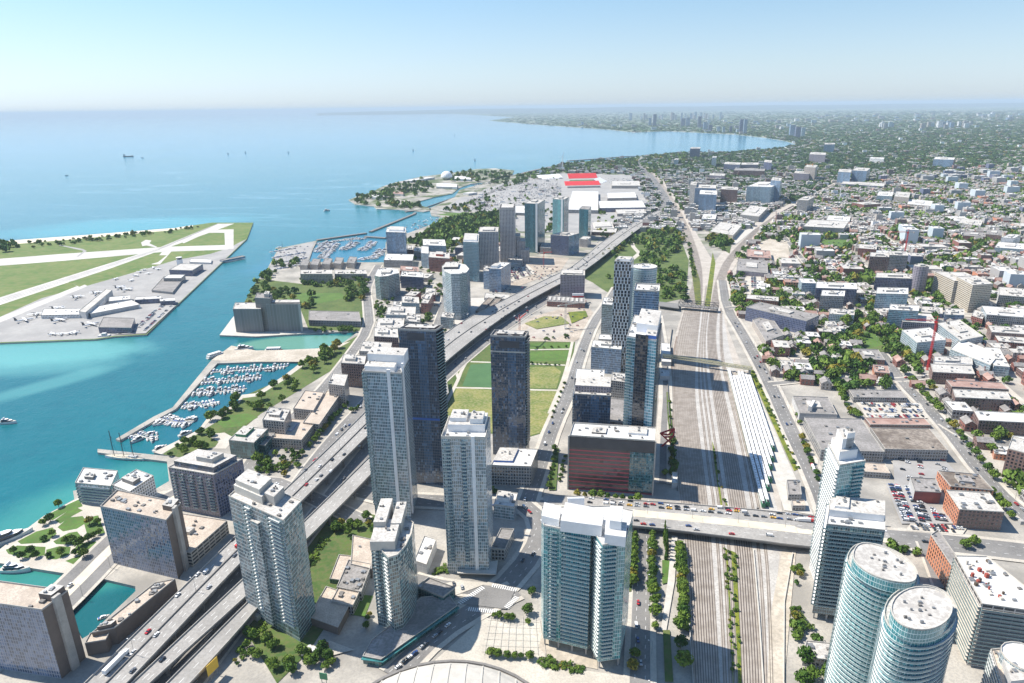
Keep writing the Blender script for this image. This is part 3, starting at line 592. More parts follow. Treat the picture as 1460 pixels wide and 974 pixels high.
# ================================================================== EXPRESSWAY AND BRIDGES
def deck(parent,Lp,Rp,Z,name='deck',lanes=6,median=True,piers=True,mat='deck'):
    L=[U(a,b,z) for (a,b),z in zip(Lp,Z)]; Rr=[U(a,b,z) for (a,b),z in zip(Rp,Z)]
    def sm(p):
        q=[p[0]]
        for a,b in zip(p,p[1:]): q.append(tuple(x*.75+y*.25 for x,y in zip(a,b))); q.append(tuple(x*.25+y*.75 for x,y in zip(a,b)))
        return q+[p[-1]]
    L=[(*a,z) for a,z in zip(L,Z)]; Rr=[(*a,z) for a,z in zip(Rr,Z)]
    for _ in range(2): L=sm(L); Rr=sm(Rr)
    m=MB()
    for i in range(len(L)-1):
        a,b,c,d=Rr[i],Rr[i+1],L[i+1],L[i]; lo=lambda p:(p[0],p[1],p[2]-1.6)
        m.face([a,b,c,d]); m.face([lo(d),lo(c),lo(b),lo(a)],1); m.face([lo(a),lo(b),b,a],1); m.face([lo(c),lo(d),d,c],1)
    m.build(name,[mat,'concd'],parent)
    for side,nm in ((L,1),(Rr,-1)):
        m=MB()
        for i in range(len(side)-1): m.beam((side[i][0],side[i][1],side[i][2]+.55),(side[i+1][0],side[i+1][1],side[i+1][2]+.55),.4,1.1)
        m.build('parapet','conc',parent)
    C=[tuple((a+b)/2 for a,b in zip(p,q)) for p,q in zip(L,Rr)]; W=[math.dist(p,q) for p,q in zip(L,Rr)]
    if median:
        m=MB()
        for i in range(len(C)-1): m.beam((C[i][0],C[i][1],C[i][2]+.5),(C[i+1][0],C[i+1][1],C[i+1][2]+.5),.7,1.0)
        m.build('median_barrier','concd',parent)
    m=MB(); acc=0
    for i in range(len(C)-1):
        S=math.dist(C[i],C[i+1]); k=max(1,int(S/9))
        for j in range(k):
            for q in range(1,lanes):
                if median and q*2==lanes: continue
                def pt(t):
                    t=max(0,min(1,t)); a=[L[i][e]*(1-t)+L[i+1][e]*t for e in range(3)]; b=[Rr[i][e]*(1-t)+Rr[i+1][e]*t for e in range(3)]
                    g=.06+.88*q/lanes; return [a[e]*(1-g)+b[e]*g for e in range(3)]
                a=pt((j+.1)/k);b=pt((j+.45)/k); a[2]+=.03;b[2]+=.03
                d=Vector(b)-Vector(a); n=Vector((-d.y,d.x,0)).normalized()*.14
                m.face([Vector(a)-n,Vector(b)-n,Vector(b)+n,Vector(a)+n])
    m.build('lane_marking','mark',parent)
    if piers:
        pr=0; dd=0
        for i in range(len(C)-1):
            dd+=math.dist(C[i],C[i+1])
            if dd>28 and C[i][2]>4 and pr<95:
                dd=0; pr+=1; p=MB(); l=Vector(L[i]);r=Vector(Rr[i]); a=l.lerp(r,.04);b=l.lerp(r,.96); a.z-=2.5;b.z-=2.5; p.beam(a,b,1.6,1.8)
                for t in ((.12,.5,.88) if W[i]>16 else (.25,.75)):
                    q=l.lerp(r,t); p.box(q.x-.8,q.x+.8,q.y-.8,q.y+.8,-.2,q.z-3)
                p.build('pier','concd',parent)
    occ([p[:2] for p in L]+[p[:2] for p in Rr[::-1]])
    return [(c[0],c[1]) for c in C],[c[2] for c in C],W
xp=root('elevated_expressway',(*U(330,830),0),'long grey elevated expressway on concrete piers curving inland from the harbour','expressway')
GL=[(60,1035),(122,974),(335,766),(405,700),(517,593),(631,472),(730,422),(792,392),(816,382),(870,335),(937,300)]
GR=[(120,1037),(182,974),(342,803),(430,715),(520,625),(634,515),(730,442),(794,407),(835,387),(912,324),(952,303)]
GC,GZ,GW=deck(xp,GL,GR,[12]*9+[10,1])
ra=root('expressway_ramp',(*U(300,890),0),'two-lane concrete off-ramp running along the right side of the elevated expressway','ramp')
RAC,RAZ,RAW=deck(ra,[(130,1030),(190,973),(347,826),(437,741),(525,654),(600,578),(636,537)],[(157,1030),(217,971),(352,850),(463,745),(529,676),(608,596),(640,560)],[10]*5+[10,10],lanes=3,median=False)
rb=root('expressway_ramp',(*U(330,920),0),'short concrete ramp outermost of the roads at the lower left, joining the off-ramp','ramp')
RBC,RBZ,RBW=deck(rb,[(180,1033),(240,973),(350,862),(418,796)],[(212,1036),(275,971),(354,884),(438,782)],[7,8,9,9.6],lanes=2,median=False)
sb=root('road_bridge',(*U(1010,765),0),'wide road bridge with a cream tram reserve, crossing the railway, full of traffic','bridge')
SL=[(775,706),(830,709),(905,714),(1000,721),(1095,729),(1165,737),(1270,752)]; SR=[(775,741),(830,745),(905,750),(1000,761),(1095,773),(1150,780),(1268,788)]
SZ=[.4,3,7,7.5,7.5,6.5,.5]
SC,SZ2,SW=deck(sb,SL,SR,SZ,lanes=6,median=False,piers=False)
m=MB()
pp=[(*c,z+.06) for c,z in zip(SC,SZ2)]; strip(m,[q[:2] for q in pp],10.5,[q[2] for q in pp]); m.build('tram_reserve','tram',sb)
for t in (990,1040,1085):
    a=U(t,768,0); b=U(t-6,728,0); p=MB(); 
    for k in range(5):
        f=(k+.5)/5; x=a[0]*(1-f)+b[0]*f; y=a[1]*(1-f)+b[1]*f; p.box(x-.8,x+.8,y-.8,y+.8,-.2,6)
    p.build('pier','concd',sb)
def truss(name,label,a,b,wd,z,ht,mat,cat='bridge',n=12,arch=False):
    A=Vector((*a,z));B=Vector((*b,z)); d=(B-A); L=d.length; d.normalize(); nrm=Vector((-d.y,d.x,0)); r=root(name,(A.x,A.y,0),label,cat)
    m=MB(); m.beam(A,B,wd,.6); m.build('deck','asph',r)
    for s in (-1,1):
        m=MB(); off=nrm*(s*wd/2)
        def top(k):
            f=k/n; h=ht*(math.sin(math.pi*f)**.5 if arch else 1); return A+d*(L*f)+off+Vector((0,0,max(.4,h)))
        for k in range(n):
            p=A+d*(L*k/n)+off;q=A+d*(L*(k+1)/n)+off
            m.beam(p,q,.6,.9); m.beam(top(k),top(k+1),.6,.8); m.beam(p,top(k),.45); m.beam(p if k%2 else top(k),top(k+1) if k%2 else q,.45)
        m.beam(B+off,top(n),.45); m.build('side_truss',mat,r)
    for t in (0.02,.98):
        q=A.lerp(B,t); m=MB(); m.box(q.x-1.2,q.x+1.2,q.y-1.2,q.y+1.2,-.2,z-.3); m.build('pier','conc',r)
M['cream']=plain('cream_paint',(.62,.57,.36),.6,.1)
truss('truss_bridge','dark steel truss road bridge over the railway where the lines fork',U(968,435,7),U(1024,440,7),14,7,8,'dmetal',n=9)
truss('footbridge','long thin cream footbridge spanning the railway tracks beside the train yard',U(945,508,8),U(1072,527,8),4,8,3.2,'cream',n=22)
a=root('road_viaduct',(*U(955,438),0),'low road viaduct leading to the steel truss bridge','bridge'); m=MB(); p=px([(938,436),(968,440),(968,433),(938,430)],6); m.prism(p,5,6.2,0,None,True); m.build('deck','asph',a)
# ================================================================== BUILDINGS
def rect(A,B,C,h):
    a,b,c=[Vector(U(*p,h)) for p in (A,B,C)]
    e=(b-a).normalized(); n=Vector((-e.y,e.x)); dpt=(c-b).dot(n)
    if dpt>6 and abs((c-b).normalized().dot(e))<.72: return [tuple(a),tuple(b),tuple(c),tuple(a+c-b)]
    if dpt<0: dpt=-dpt; n=-n
    dpt=max(dpt,6)
    return [tuple(a),tuple(b),tuple(b+n*dpt),tuple(a+n*dpt)]
UNITS=0
def inset(p,d):
    p=ccw(p); n=len(p); out=[]
    for i in range(n):
        a,b,c=Vector(p[i-1]),Vector(p[i]),Vector(p[(i+1)%n]); e1=(b-a).normalized();e2=(c-b).normalized()
        n1=Vector((-e1.y,e1.x));n2=Vector((-e2.y,e2.x)); k=1+n1.dot(n2)
        q=b+(n1+n2)*(d/max(k,.4)); out.append((q.x,q.y))
    return out
def build_tower(name,label,cat,poly,h,style,roof='roof',pent=None,units=4,balc=None,par=.9,group=None,z0=0,fh=2.95,balmat='white',first=4,label_roof=None,smoothwall=False,stilts=0):
    poly=ccw(poly); cx=sum(p[0] for p in poly)/len(poly); cy=sum(p[1] for p in poly)/len(poly)
    r=root(name,(cx,cy,z0),label,cat,group)
    st=style if isinstance(style,(list,tuple)) else [style]
    mats=[M[s] if s=='taupe' else fm(s) for s in st]
    m=MB(); n=len(poly); idx=[(i if len(mats)>1 else 0)%len(mats) for i in range(n)]
    m.walls(poly,z0+stilts,h,idx)
    if stilts: m.cap(poly,z0+stilts,0,False)
    m.build('wall',mats,r)
    if stilts:
        ip=inset(poly,1.2)
        for i in range(n):
            a,b=Vector(ip[i]),Vector(ip[(i+1)%n]); k=max(1,int((b-a).length/8))
            for j in range(k):
                q=a.lerp(b,j/k); mm=MB(); mm.box(q.x-.5,q.x+.5,q.y-.5,q.y+.5,z0,z0+stilts); mm.build('column','conc',r)
    m=MB(); ins=inset(poly,.35); m.cap(ins,h+.02); ro=m.build('roof',roof,r)
    if par:
        m=MB(); m.walls(poly,h-.05,h+par); m.walls(ins[::-1],h,h+par)
        for i in range(n): m.face([(*poly[i],h+par),(*poly[(i+1)%n],h+par),(*ins[(i+1)%n],h+par),(*ins[i],h+par)])
        m.build('parapet','conc' if roof not in('roofw','roof') else 'concl',r)
    q4=poly if n==4 else None
    if q4 is None:
        xs=[p[0] for p in poly];ys=[p[1] for p in poly]; q4=[(min(xs),min(ys)),(max(xs),min(ys)),(max(xs),max(ys)),(min(xs),max(ys))]
    a,b,d=Vector(q4[0]),Vector(q4[1]),Vector(q4[3])
    def at(u,v): q=a+(b-a)*u+(d-a)*v; return (q.x,q.y)
    if pent is None: pent=[(.3,.32,.66,.68,3.2 if h>25 else 2.2,'conc')]; units=units+4
    for u0,v0,u1,v1,dh,pm in pent:
        pp=[at(u0,v0),at(u1,v0),at(u1,v1),at(u0,v1)]
        m=MB(); m.prism(pp,h,h+dh,0,1); po=m.build('penthouse',[M[pm] if pm in M else fm(pm),'roof' if roof!='roofbrown' else 'roofgrey'],r)
        if cy<1200 and (u1-u0)*(v1-v0)>.04:
            rq_=random.Random(int(abs(cx*3+cy+u0*77)))
            for _ in range(4):
                Q=Vector(at(rq_.uniform(u0+.05,u1-.05),rq_.uniform(v0+.05,v1-.05))); s=rq_.uniform(.4,1.1); m=MB(); m.box(Q.x-s,Q.x+s,Q.y-s,Q.y+s,h+dh+.02,h+dh+rq_.uniform(.6,1.5)); m.build('roof_vent','metal' if s>.7 else 'concd',r).parent=po
    rr=random.Random(hash(label)%9999 if False else int(abs(cx*7+cy*3))%9999)
    for k in range(units):
        for _ in range(20):
            u,v=rr.uniform(.08,.92),rr.uniform(.1,.9)
            if any(u0-.06<u<u1+.06 and v0-.06<v<v1+.06 for u0,v0,u1,v1,_,_ in pent): continue
            q=at(u,v)
            if n==4 or inpoly(np.array([q[0]]),np.array([q[1]]),inset(poly,2))[0]: break
        else: continue
        s=rr.uniform(.7,1.7); hh=rr.uniform(.8,1.8); e=(b-a).normalized()
        m=MB(); ex=Vector((e.x,e.y))*s; ey=Vector((-e.y,e.x))*s*rr.uniform(.6,1.2); Q=Vector(q)
        m.prism([tuple(Q-ex-ey),tuple(Q+ex-ey),tuple(Q+ex+ey),tuple(Q-ex+ey)],h+.03,h+hh,0)
        m.build('roof_vent' if s<1.1 else 'air_conditioner','metal' if rr.random()<.6 else 'concd',r).parent=ro
    if balc:
        runs=[]
        for q in balc:
            if runs and runs[-1][-1][2]==1 and q[1]==0 and q[0]==runs[-1][-1][0]+1: runs[-1].append(q)
            else: runs.append([q])
        nf=max(1,int((h-2)/fh)-first); runs=runs[:max(1,98//nf)]
        for run in runs:
            m=MB(); fl=[];A0=None
            for ed,t0,t1,dp in run:
                A=Vector(poly[ed%n]);B=Vector(poly[(ed+1)%n]); e=(B-A).normalized(); o=Vector((e.y,-e.x))*dp; p0=A.lerp(B,t0);p1=A.lerp(B,t1)
                fl.append((p0,p1,o))
            out=[p0+o for p0,p1,o in fl][:1]
            for i,(p0,p1,o) in enumerate(fl): out.append(p1+(o if i==len(fl)-1 else (o+fl[i+1][2]).normalized()*o.length))
            inn=[fl[0][0]]+[p1 for _,p1,_ in fl]
            for i in range(len(out)-1):
                a_,b_,c_,d_=out[i],out[i+1],inn[i+1],inn[i]
                m.face([(*a_,z0+.22),(*b_,z0+.22),(*c_,z0+.22),(*d_,z0+.22)]); m.face([(*d_,z0),(*c_,z0),(*b_,z0),(*a_,z0)])
                m.face([(*a_,z0),(*b_,z0),(*b_,z0+.22),(*a_,z0+.22)]); m.face([(*a_,z0+.22),(*b_,z0+.22),(*b_,z0+1.2),(*a_,z0+1.2)],1)
            for s,t in ((inn[0],out[0]),(out[-1],inn[-1])): m.face([(*s,z0),(*t,z0),(*t,z0+1.2),(*s,z0+1.2)],1)
            o0=None; k=first
            while k*fh<h-2:
                if o0 is None: o0=m.build('balcony',[balmat,'glassrail'],r); o=o0
                else: o=o0.copy(); COL.objects.link(o); o.parent=r
                o.location=(0,0,k*fh); k+=1
    occ(poly,5)
    return r
def bd(name,label,cat,A,B,C,base,style,roof='roof',**k):
    h=base if not isinstance(base,tuple) else hgt(base,B[1])
    h=max(h,3.5)
    poly=rect(A,B,C,h); return build_tower(name,label,cat,poly,h,style,roof,**k),poly,h
def ply(name,label,cat,pxs,h,style,roof='roof',**k):
    poly=px(pxs,h); return build_tower(name,label,cat,poly,h,style,roof,**k),poly,h
AT='apartment_tower'
# --- nearest row
r,p,h=bd('hotel_slab','taupe hotel slab cut by the lower left corner, tan gravel roof','hotel',(-80,851),(60,871),(97,843),(92,968),['hotel','taupe','hotel','taupe'],'rooftan',units=9,pent=[(.86,.45,.99,.95,5,'taupe')],par=1.2)
def fin(r,p,h,dh,w=5,dp=2.2):
    b,c=Vector(p[1]),Vector(p[2]); e=(c-b).normalized(); o=Vector((e.y,-e.x)); q=b.lerp(c,.52); m=MB()
    m.prism([tuple(q-e*w/2),tuple(q-e*w/2+o*dp),tuple(q+e*w/2+o*dp),tuple(q+e*w/2)],0,h+dh); m.build('stair_tower','conc',r)
fin(r,p,h,4)
r,p,h=bd('hotel_slab','taupe hotel slab with blue-grey window wall between the basin and parking podium','hotel',(143,723),(237,743),(258,718),(252,826),['hotel','taupe','hotel','taupe'],'rooftan',units=14,pent=[(.84,.5,.99,.95,4.5,'taupe')],par=1.2); fin(r,p,h,4.5)
bd('parking_podium','beige open-sided parking podium with flat roof behind the second hotel slab','parking garage',(190,775),(272,789),(324,743),(278,808),'parkade','rooftan',units=9,pent=[(.55,.45,.68,.6,3,'concl')])
bd('harbour_shed','long low brown flat-roofed building between the teal basin and the expressway','low building',(131,903),(164,896),(250,826),(166,918),'taupe','rooftan',units=7,pent=[(.2,.02,.8,.1,3.5,'taupe'),(.3,.82,.7,.92,2,'conc')])
bd('harbour_shed','small taupe step-down annex at the low brown building by the expressway','low building',(121,918),(151,913),(158,899),(153,930),'taupe','rooftan',units=0,pent=[])
bd('terraced_condo','white terraced condominium wing standing at the water edge by the park','condominium',(107,689),(158,694),(168,672),(160,722),'pale','roofw',units=6,balc=[(0,.03,.97,1.8)],first=1,pent=[(.2,.3,.45,.6,3,'concd')])
bd('terraced_condo','white terraced condominium wing on the pier side with a grey roof plant','condominium',(160,692),(185,702),(219,679),(188,730),'white','roofw',units=5,pent=[(.15,.3,.8,.6,4,'concd')])
bd('arcade_condo','grey-white slab block with arched top bays beside the round garden','condominium',(240,667),(304,678),(346,655),(318,738),['mauve','navy','mauve','grey'],'roof',units=4,balc=[(0,.04,.14,1.5),(0,.24,.34,1.5),(0,.44,.54,1.5),(0,.64,.74,1.5),(0,.84,.94,1.5)],pent=[(.06,.12,.94,.9,5.5,'dark'),(.45,.3,.8,.7,10,'concl')],first=2)
r,p,h=bd(AT,'tall grey-green condo tower with stepped crown right beside the expressway','apartment tower',(326,708),(404,743),(430,715),(424,916),['condo','tealgrey','condo','condo'],'roof',units=6,balc=[(0,.28,.42,1.6),(0,.72,.95,1.5),(3,.1,.9,1.6)],pent=[(.02,.25,.55,.98,6,'concl'),(.05,.3,.5,.95,10,'concl'),(.55,.4,.72,.95,7,'conc')])
m=MB(); A,B=Vector(p[0]),Vector(p[1]); e=(B-A).normalized(); o=Vector((e.y,-e.x)); q=A.lerp(B,.5)
m.prism([tuple(q-e*4+o*2.6),tuple(q+e*4+o*2.6),tuple(q+e*4),tuple(q-e*4)],4,h-9,0,1); m.build('bay',[fm('condo'),'roof'],r)
m=MB(); q=A.lerp(B,.1); m.prism([tuple(q-e*6+o*3),tuple(q+e*9+o*3),tuple(q+e*9),tuple(q-e*6)],0,5,0,0); m.build('entrance_canopy','concl',r)
F2=[(529,780),(541,783),(554,796),(567,792),(579,778),(587,762),(590,746),(578,738),(548,728),(534,745)]
r,p,h=ply(AT,'mid-height curved grey-green condo tower with two white rooftop fins on a canopied podium','apartment tower',F2,hgt((569,911),797),'tealgrey','roof',units=3,pent=[(.1,.45,.4,.98,11,'concl'),(.12,.15,.7,.62,7,'concl'),(.5,.5,.75,.98,8,'concl')],balc=[(0,.1,.9,1.3),(1,.4,.9,1.3)])
POD=[(517,936),(543,941),(652,864),(640,848),(600,852),(572,880),(530,912)]
r,p,h=ply('podium','low pointed podium with teal glass canopy at the foot of the curved tower','podium',POD,6,'green','roofgrey',units=0,pent=[],par=.6)
m=MB(); q=px([(517,936),(543,941),(652,864)],5.2); L,Rr=strip_pts(q,5); m.prism(L+Rr[::-1],4.6,5.1); m.build('canopy','tglass',r)
bd('glass_pavilion','boxy concrete pavilion with glazed corner attached to the curved tower','pavilion',(594,838),(632,853),(649,839),(634,866),'green','roofgrey',units=1,pent=[],z0=0,par=1.5)
CH='white'
r,p,h=bd(AT,'white-crowned pale condo tower above the road junction, shorter of the pair','apartment tower',(629,626),(692,627),(699,598),(694,819),['pale','pale','pale','white'],'roofw',units=4,balc=[(0,.02,.2,1.5),(0,.45,.55,1.4),(3,.1,.9,1.6),(1,.05,.4,1.5)],pent=[(.1,.35,.95,.98,6,CH),(.12,.5,.5,.95,9,CH),(.6,.4,.9,.8,10,CH)],par=2.4)
def pilaster(r,p,h,t,w,dh=3,ed=0,mat='white'):
    A,B=Vector(p[ed]),Vector(p[(ed+1)%len(p)]); e=(B-A).normalized(); o=Vector((e.y,-e.x)); q=A.lerp(B,t); m=MB()
    m.prism([tuple(q-e*w/2+o*1.2),tuple(q+e*w/2+o*1.2),tuple(q+e*w/2-o*.5),tuple(q-e*w/2-o*.5)],3,h+dh); m.build('pilaster',mat,r)
pilaster(r,p,h,.72,2.6)
m=MB(); A,B,C_=Vector(p[0]),Vector(p[1]),Vector(p[2]); e=(B-A).normalized(); o=Vector((e.y,-e.x)); m.prism([tuple(A+e*8+o*5),tuple(B+e*6+o*5),tuple(B+e*6-o*12),tuple(A+e*8-o*2)],3.6,4.4,0,None,True); m.build('entrance_canopy','concl',r)
r,p,h=bd(AT,'very tall pale condo tower with white two-step crown, tallest beside the expressway','apartment tower',(517,531),(572,534),(583,513),(592,740),['pale','condo','pale','white'],'roofw',units=3,balc=[(3,.05,.95,1.7),(0,.0,.1,1.5),(0,.25,.33,1.4),(0,.8,.98,1.4),(1,.1,.9,1.5)],pent=[(.03,.1,.8,.98,4.5,CH),(.03,.45,1.0,.98,11,CH)],par=1.5)
pilaster(r,p,h,.68,2.8,4)
pilaster(r,p,h,.15,2.0,8,1)
bd('low_annex','white low annex with terraces right of the shorter pale tower','podium',(704,720),(733,724),(738,704),(733,742),'pale','roofw',units=3,pent=[(.1,.3,.7,.8,4,'white')])
bd('low_annex','brick-trimmed pool terrace block behind the right side of the shorter pale tower','podium',(700,783),(720,784),(733,755),(722,800),'grey','roofgrey',units=1,pent=[])
TE=[(775,750),(842,763),(845,757),(859,778),(892,774),(903,729),(870,722),(772,724)]
th=hgt((853,953),777)
r,p,h=ply(AT,'teal glass condo tower with two wings and white roof boxes near the bottom centre','apartment tower',TE,th,'teal','roofw',units=5,pent=[],balc=[(0,.1,.3,1.3),(0,.4,1.0,1.5),(1,0,1,.5),(2,0,.97,1.5),(3,.1,.6,1.3),(4,.1,.9,1.4)],stilts=6,first=3)
for i,(l,dh) in enumerate([([(799,742),(858,750),(861,726),(806,716)],8),([(862,762),(892,766),(894,745),(864,741)],7),([(869,742),(886,744),(888,722),(870,721)],13),([(772,735),(797,741),(800,722),(776,716)],6)]):
    m=MB(); m.prism(px(l,th+dh),th,th+dh,0,1); m.build('penthouse',['white','roofw'],r)
pilaster(r,p,th,.5,11,7,6 if len(p)>6 else 0)
# low school and community complex between the left towers
bd('school_block','flat tan-roofed school block beside the bright lawn','school',(440,880),(482,895),(505,850),(484,906),'taupe','rooftan',units=0,pent=[])
bd('school_block','tan-roofed upper school block with white framed corner behind the mid tower','school',(472,858),(503,865),(517,835),(505,877),'grey','rooftan',units=5,pent=[])
bd('school_block','school wing with rooftop machinery left of the curved tower','school',(480,838),(515,845),(530,805),(517,858),'grey','roofgrey',units=12,pent=[])
bd('school_block','tan-roofed school hall between the walled court and the curved tower','school',(500,805),(530,812),(531,770),(532,825),'taupe','rooftan',units=1,pent=[])
r,p,h=bd('ball_court','pale walled court with dark green netting beside the expressway ramp','sports court',(470,826),(500,830),(512,795),4.0,'green','rooftan',units=0,pent=[])
bd('low_annex','small white flat-roofed building between the curved and pale towers','low building',(590,800),(608,806),(622,770),(609,820),'whiteblank','roofw',units=4,pent=[])
# --- behind the pale towers
r,p,h=bd(AT,'dark blue glass condo tower left of the pair behind the tallest pale tower','apartment tower',(568,471),(621,473),(632,466),(629,692),['dark','black','dark','dark'],'roofgrey',units=4,pent=[(.1,.3,.9,.9,2,'dmetal')],balc=[(1,.05,.95,1.4)],balmat='concd',par=1.8)
m=MB(); A,B=Vector(p[0]),Vector(p[1]); e=(B-A).normalized(); o=Vector((e.y,-e.x))
m.prism([tuple(A+e*8+o*.25),tuple(A+e*24+o*.25),tuple(A+e*24),tuple(A+e*8)],h-9,h-2); m.build('plant_screen','dmetal',r)
m=MB(); m.prism([tuple(A+o*.5),tuple(B+o*.5),tuple(B),tuple(A)],h*.44,h*.44+2); m.build('ledge','blue',r)
r,p,h=bd(AT,'dark blue glass condo tower standing alone in front of the sports fields','apartment tower',(699,480),(749,482),(754,474),(748,651),['dark','black','dark','dark'],'roofgrey',units=4,pent=[(.15,.3,.9,.9,2,'dmetal')],balc=[(1,.05,.95,1.4)],balmat='concd',par=1.8)
m=MB(); A,B=Vector(p[0]),Vector(p[1]); e=(B-A).normalized(); o=Vector((e.y,-e.x))
m.prism([tuple(A+e*9+o*.25),tuple(A+e*29+o*.25),tuple(A+e*29),tuple(A+e*9)],h-11,h-4); m.build('plant_screen','dmetal',r)
m=MB(); m.prism([tuple(A+o*.4),tuple(B+o*.4),tuple(B),tuple(A)],h-16,h-14.5); m.build('ledge','concl',r)
bd('podium_block','grey podium block with white roof at the foot of the lone dark tower','podium',(700,664),(757,666),(767,641),(756,694),'grey','roofw',units=3,pent=[(.02,.2,.5,.95,2,'blue')])
r,p,h=bd('slab_block','broad slab block with dark red banded front and white roof facing the bridge','apartment block',(812,622),(934,630),(935,611),(929,706),['redband','dark','dark','dark'],'roofw',units=9,pent=[(.25,.3,.42,.75,1.5,'dmetal'),(.68,.4,.9,.9,2,'white')],par=1.4)
m=MB(); A,B=Vector(p[0]),Vector(p[1]); e=(B-A).normalized(); o=Vector((e.y,-e.x)); L=(B-A).length
m.prism([tuple(A+e*L*.72+o*.3),tuple(B+o*.3),tuple(B),tuple(A+e*L*.72)],3,h-12,0,0); m.build('glass_bay',[fm('tealdark')],r)
m=MB(); m.prism([tuple(A+o*.4),tuple(B+o*.4),tuple(B),tuple(A)],h-11,h-1); m.build('plant_screen','dmetal',r)
m=MB(); m.prism([tuple(A-e*1.2+o*1.8),tuple(A+o*1.8),tuple(A),tuple(A-e*1.2)],0,h+1.2); m.build('edge_frame','conc',r); m=MB(); m.prism([tuple(B+o*1.8),tuple(B+e*1.2+o*1.8),tuple(B+e*1.2),tuple(B)],0,h+1.2); m.build('edge_frame','conc',r)
bd('mid_tower','dark glass mid-rise with white set-back roof just behind the red-banded slab','apartment tower',(818,562),(871,565),(872,546),72,'dark','roof',units=5,pent=[(.02,.2,.98,.98,7,'mauve')],balc=[(3,.05,.95,1.3)])
bd('mid_tower','low grey terrace block with long white roof behind the dark mid-rise','apartment block',(819,540),(861,542),(862,528),46,'grey','roofw',units=6,pent=[])
bd('terrace_block','dark podium terraces joining the mid-rise and the tallest dark tower','podium',(838,600),(893,604),(894,570),30,'mauve','roofgrey',units=2,pent=[])
r,p,h=bd(AT,'tallest black-and-blue glass tower with white crown box beside the railway','apartment tower',(894,480),(936,486),(943,455),142,['cyan','dark','dark','dark'],'roofw',units=6,pent=[(.25,.25,.98,.98,9,'white'),(.62,.02,.98,.6,4,'blue')],balc=[(0,.0,.18,1.4),(1,.1,.9,1.3)],balmat='concl')
m=MB(); A,B=Vector(p[0]),Vector(p[1]); e=(B-A).normalized(); o=Vector((e.y,-e.x)); L=(B-A).length
m.prism([tuple(A+e*L*.3+o*.6),tuple(A+e*L*.72+o*.6),tuple(A+e*L*.72),tuple(A+e*L*.3)],4,h+4,0,0); m.build('dark_bay',[fm('black')],r)
bd(AT,'slim white and navy chequered tower behind the grey glass block','apartment tower',(876,373),(900,374),(904,368),(891,530),['checker','blue','checker','checker'],'roofw',units=2,pent=[(.1,.2,.9,.9,2.5,'white')])
cx_,cy_=U(919,380,hgt((918,520),388)); hh=hgt((918,520),388); rr_=math.dist(U(901,381,hh),U(937,381,hh))/2
build_tower('round_tower','round pale-blue glass tower with flat round roof beside the chequered tower','apartment tower',[(cx_+rr_*math.cos(2*math.pi*k/28),cy_+rr_*math.sin(2*math.pi*k/28)) for k in range(28)],hh,'sky','roofw',units=4,pent=[(.35,.35,.65,.65,2,'white')],balc=[(k,0,1,1.2) for k in range(12,20)])
bd(AT,'blue glass tower with broad white roof in front of the round tower','apartment tower',(904,415),(940,417),(941,407),(926,548),['blue','dark','blue','sky'],'roofw',units=3,pent=[(.6,.3,.9,.7,1.5,'metal')],par=2.2)
bd('mid_tower','grey glass mid-rise with white roof below the chequered tower','apartment tower',(858,434),(881,436),(883,426),(880,480),'condo','roofw',units=3)
bd('mid_tower','blue-grey glass block with square white roof beside the construction road','apartment tower',(843,495),(886,499),(887,489),(886,535),'blue','roofw',units=6)
bd('brick_frame_building','dark brown building under construction touching the expressway','construction',(799,392),(834,393),(834,386),(835,425),['mauve','brown','brown','brown'],'roof',units=3,pent=[(.1,.2,.9,.9,2,'concd')])
r,p,h=bd('factory_shed','dark red brick shed with a row of roof lights by the excavation','factory',(780,430),(834,433),(834,425),(834,440),'brick','roofgrey',units=0,pent=[(.04+.12*k,.2,.10+.12*k,.8,1.5,'concl') for k in range(8)])
r=root('billboard',(*U(824,426),0),'red and white roof billboard in front of the brown construction building','billboard'); m=MB(); p=px([(816,424),(832,424)],10); m.prism([p[0],p[1],(p[1][0],p[1][1]+2),(p[0][0],p[0][1]+2)],8,13,0); m.build('lower_panel','red',r); m=MB(); m.prism([p[0],p[1],(p[1][0],p[1][1]+2),(p[0][0],p[0][1]+2)],13,17); m.build('upper_panel','white',r); m=MB(); m.prism([(p[0][0]+4,p[0][1]+.5),(p[0][0]+5,p[0][1]+.5),(p[0][0]+5,p[0][1]+1.5),(p[0][0]+4,p[0][1]+1.5)],0,8); m.prism([(p[1][0]-5,p[1][1]+.5),(p[1][0]-4,p[1][1]+.5),(p[1][0]-4,p[1][1]+1.5),(p[1][0]-5,p[1][1]+1.5)],0,8); m.build('post','metal',r)
# --- harbour west
bd('podium_block','grey-white podium under the square glass tower at the marina','podium',(547,371),(588,372),(590,363),(589,382),'grey','roofw',units=4,pent=[])
bd(AT,'square blue-grey glass tower beside the marina basin','apartment tower',(550,331),(578,332),(579,325),(579,371),'blue','roofw',units=2,pent=[(.15,.2,.9,.9,4,'white')])
bd('office_block','pale blue glazed office block with white roof near the wooded park','office building',(603,350),(636,351),(634,342),(637,371),'sky','roofw',units=4)
bd('office_block','low pale glass wing left of the dark red brick block','office building',(600,361),(611,362),(611,352),(612,383),'sky','roofw',units=1,pent=[])
bd('brick_block','square dark red brick block with red rooftop box','office building',(611,367),(641,369),(641,361),(641,389),'brick','roof',units=2,pent=[(.35,.3,.7,.8,5,'rust')])
CUR=[(534,393),(541,395),(553,394),(562,391),(569,390),(567,384),(553,382),(538,384)]
ply('curved_condo','rounded pale condo block with teal glass end by the street bend','condominium',CUR,hgt((541,428),395),['tealgrey']*2+['condo']*6,'roofw',units=5,balc=[(2,0,1,1.2),(3,0,1,1.2)])
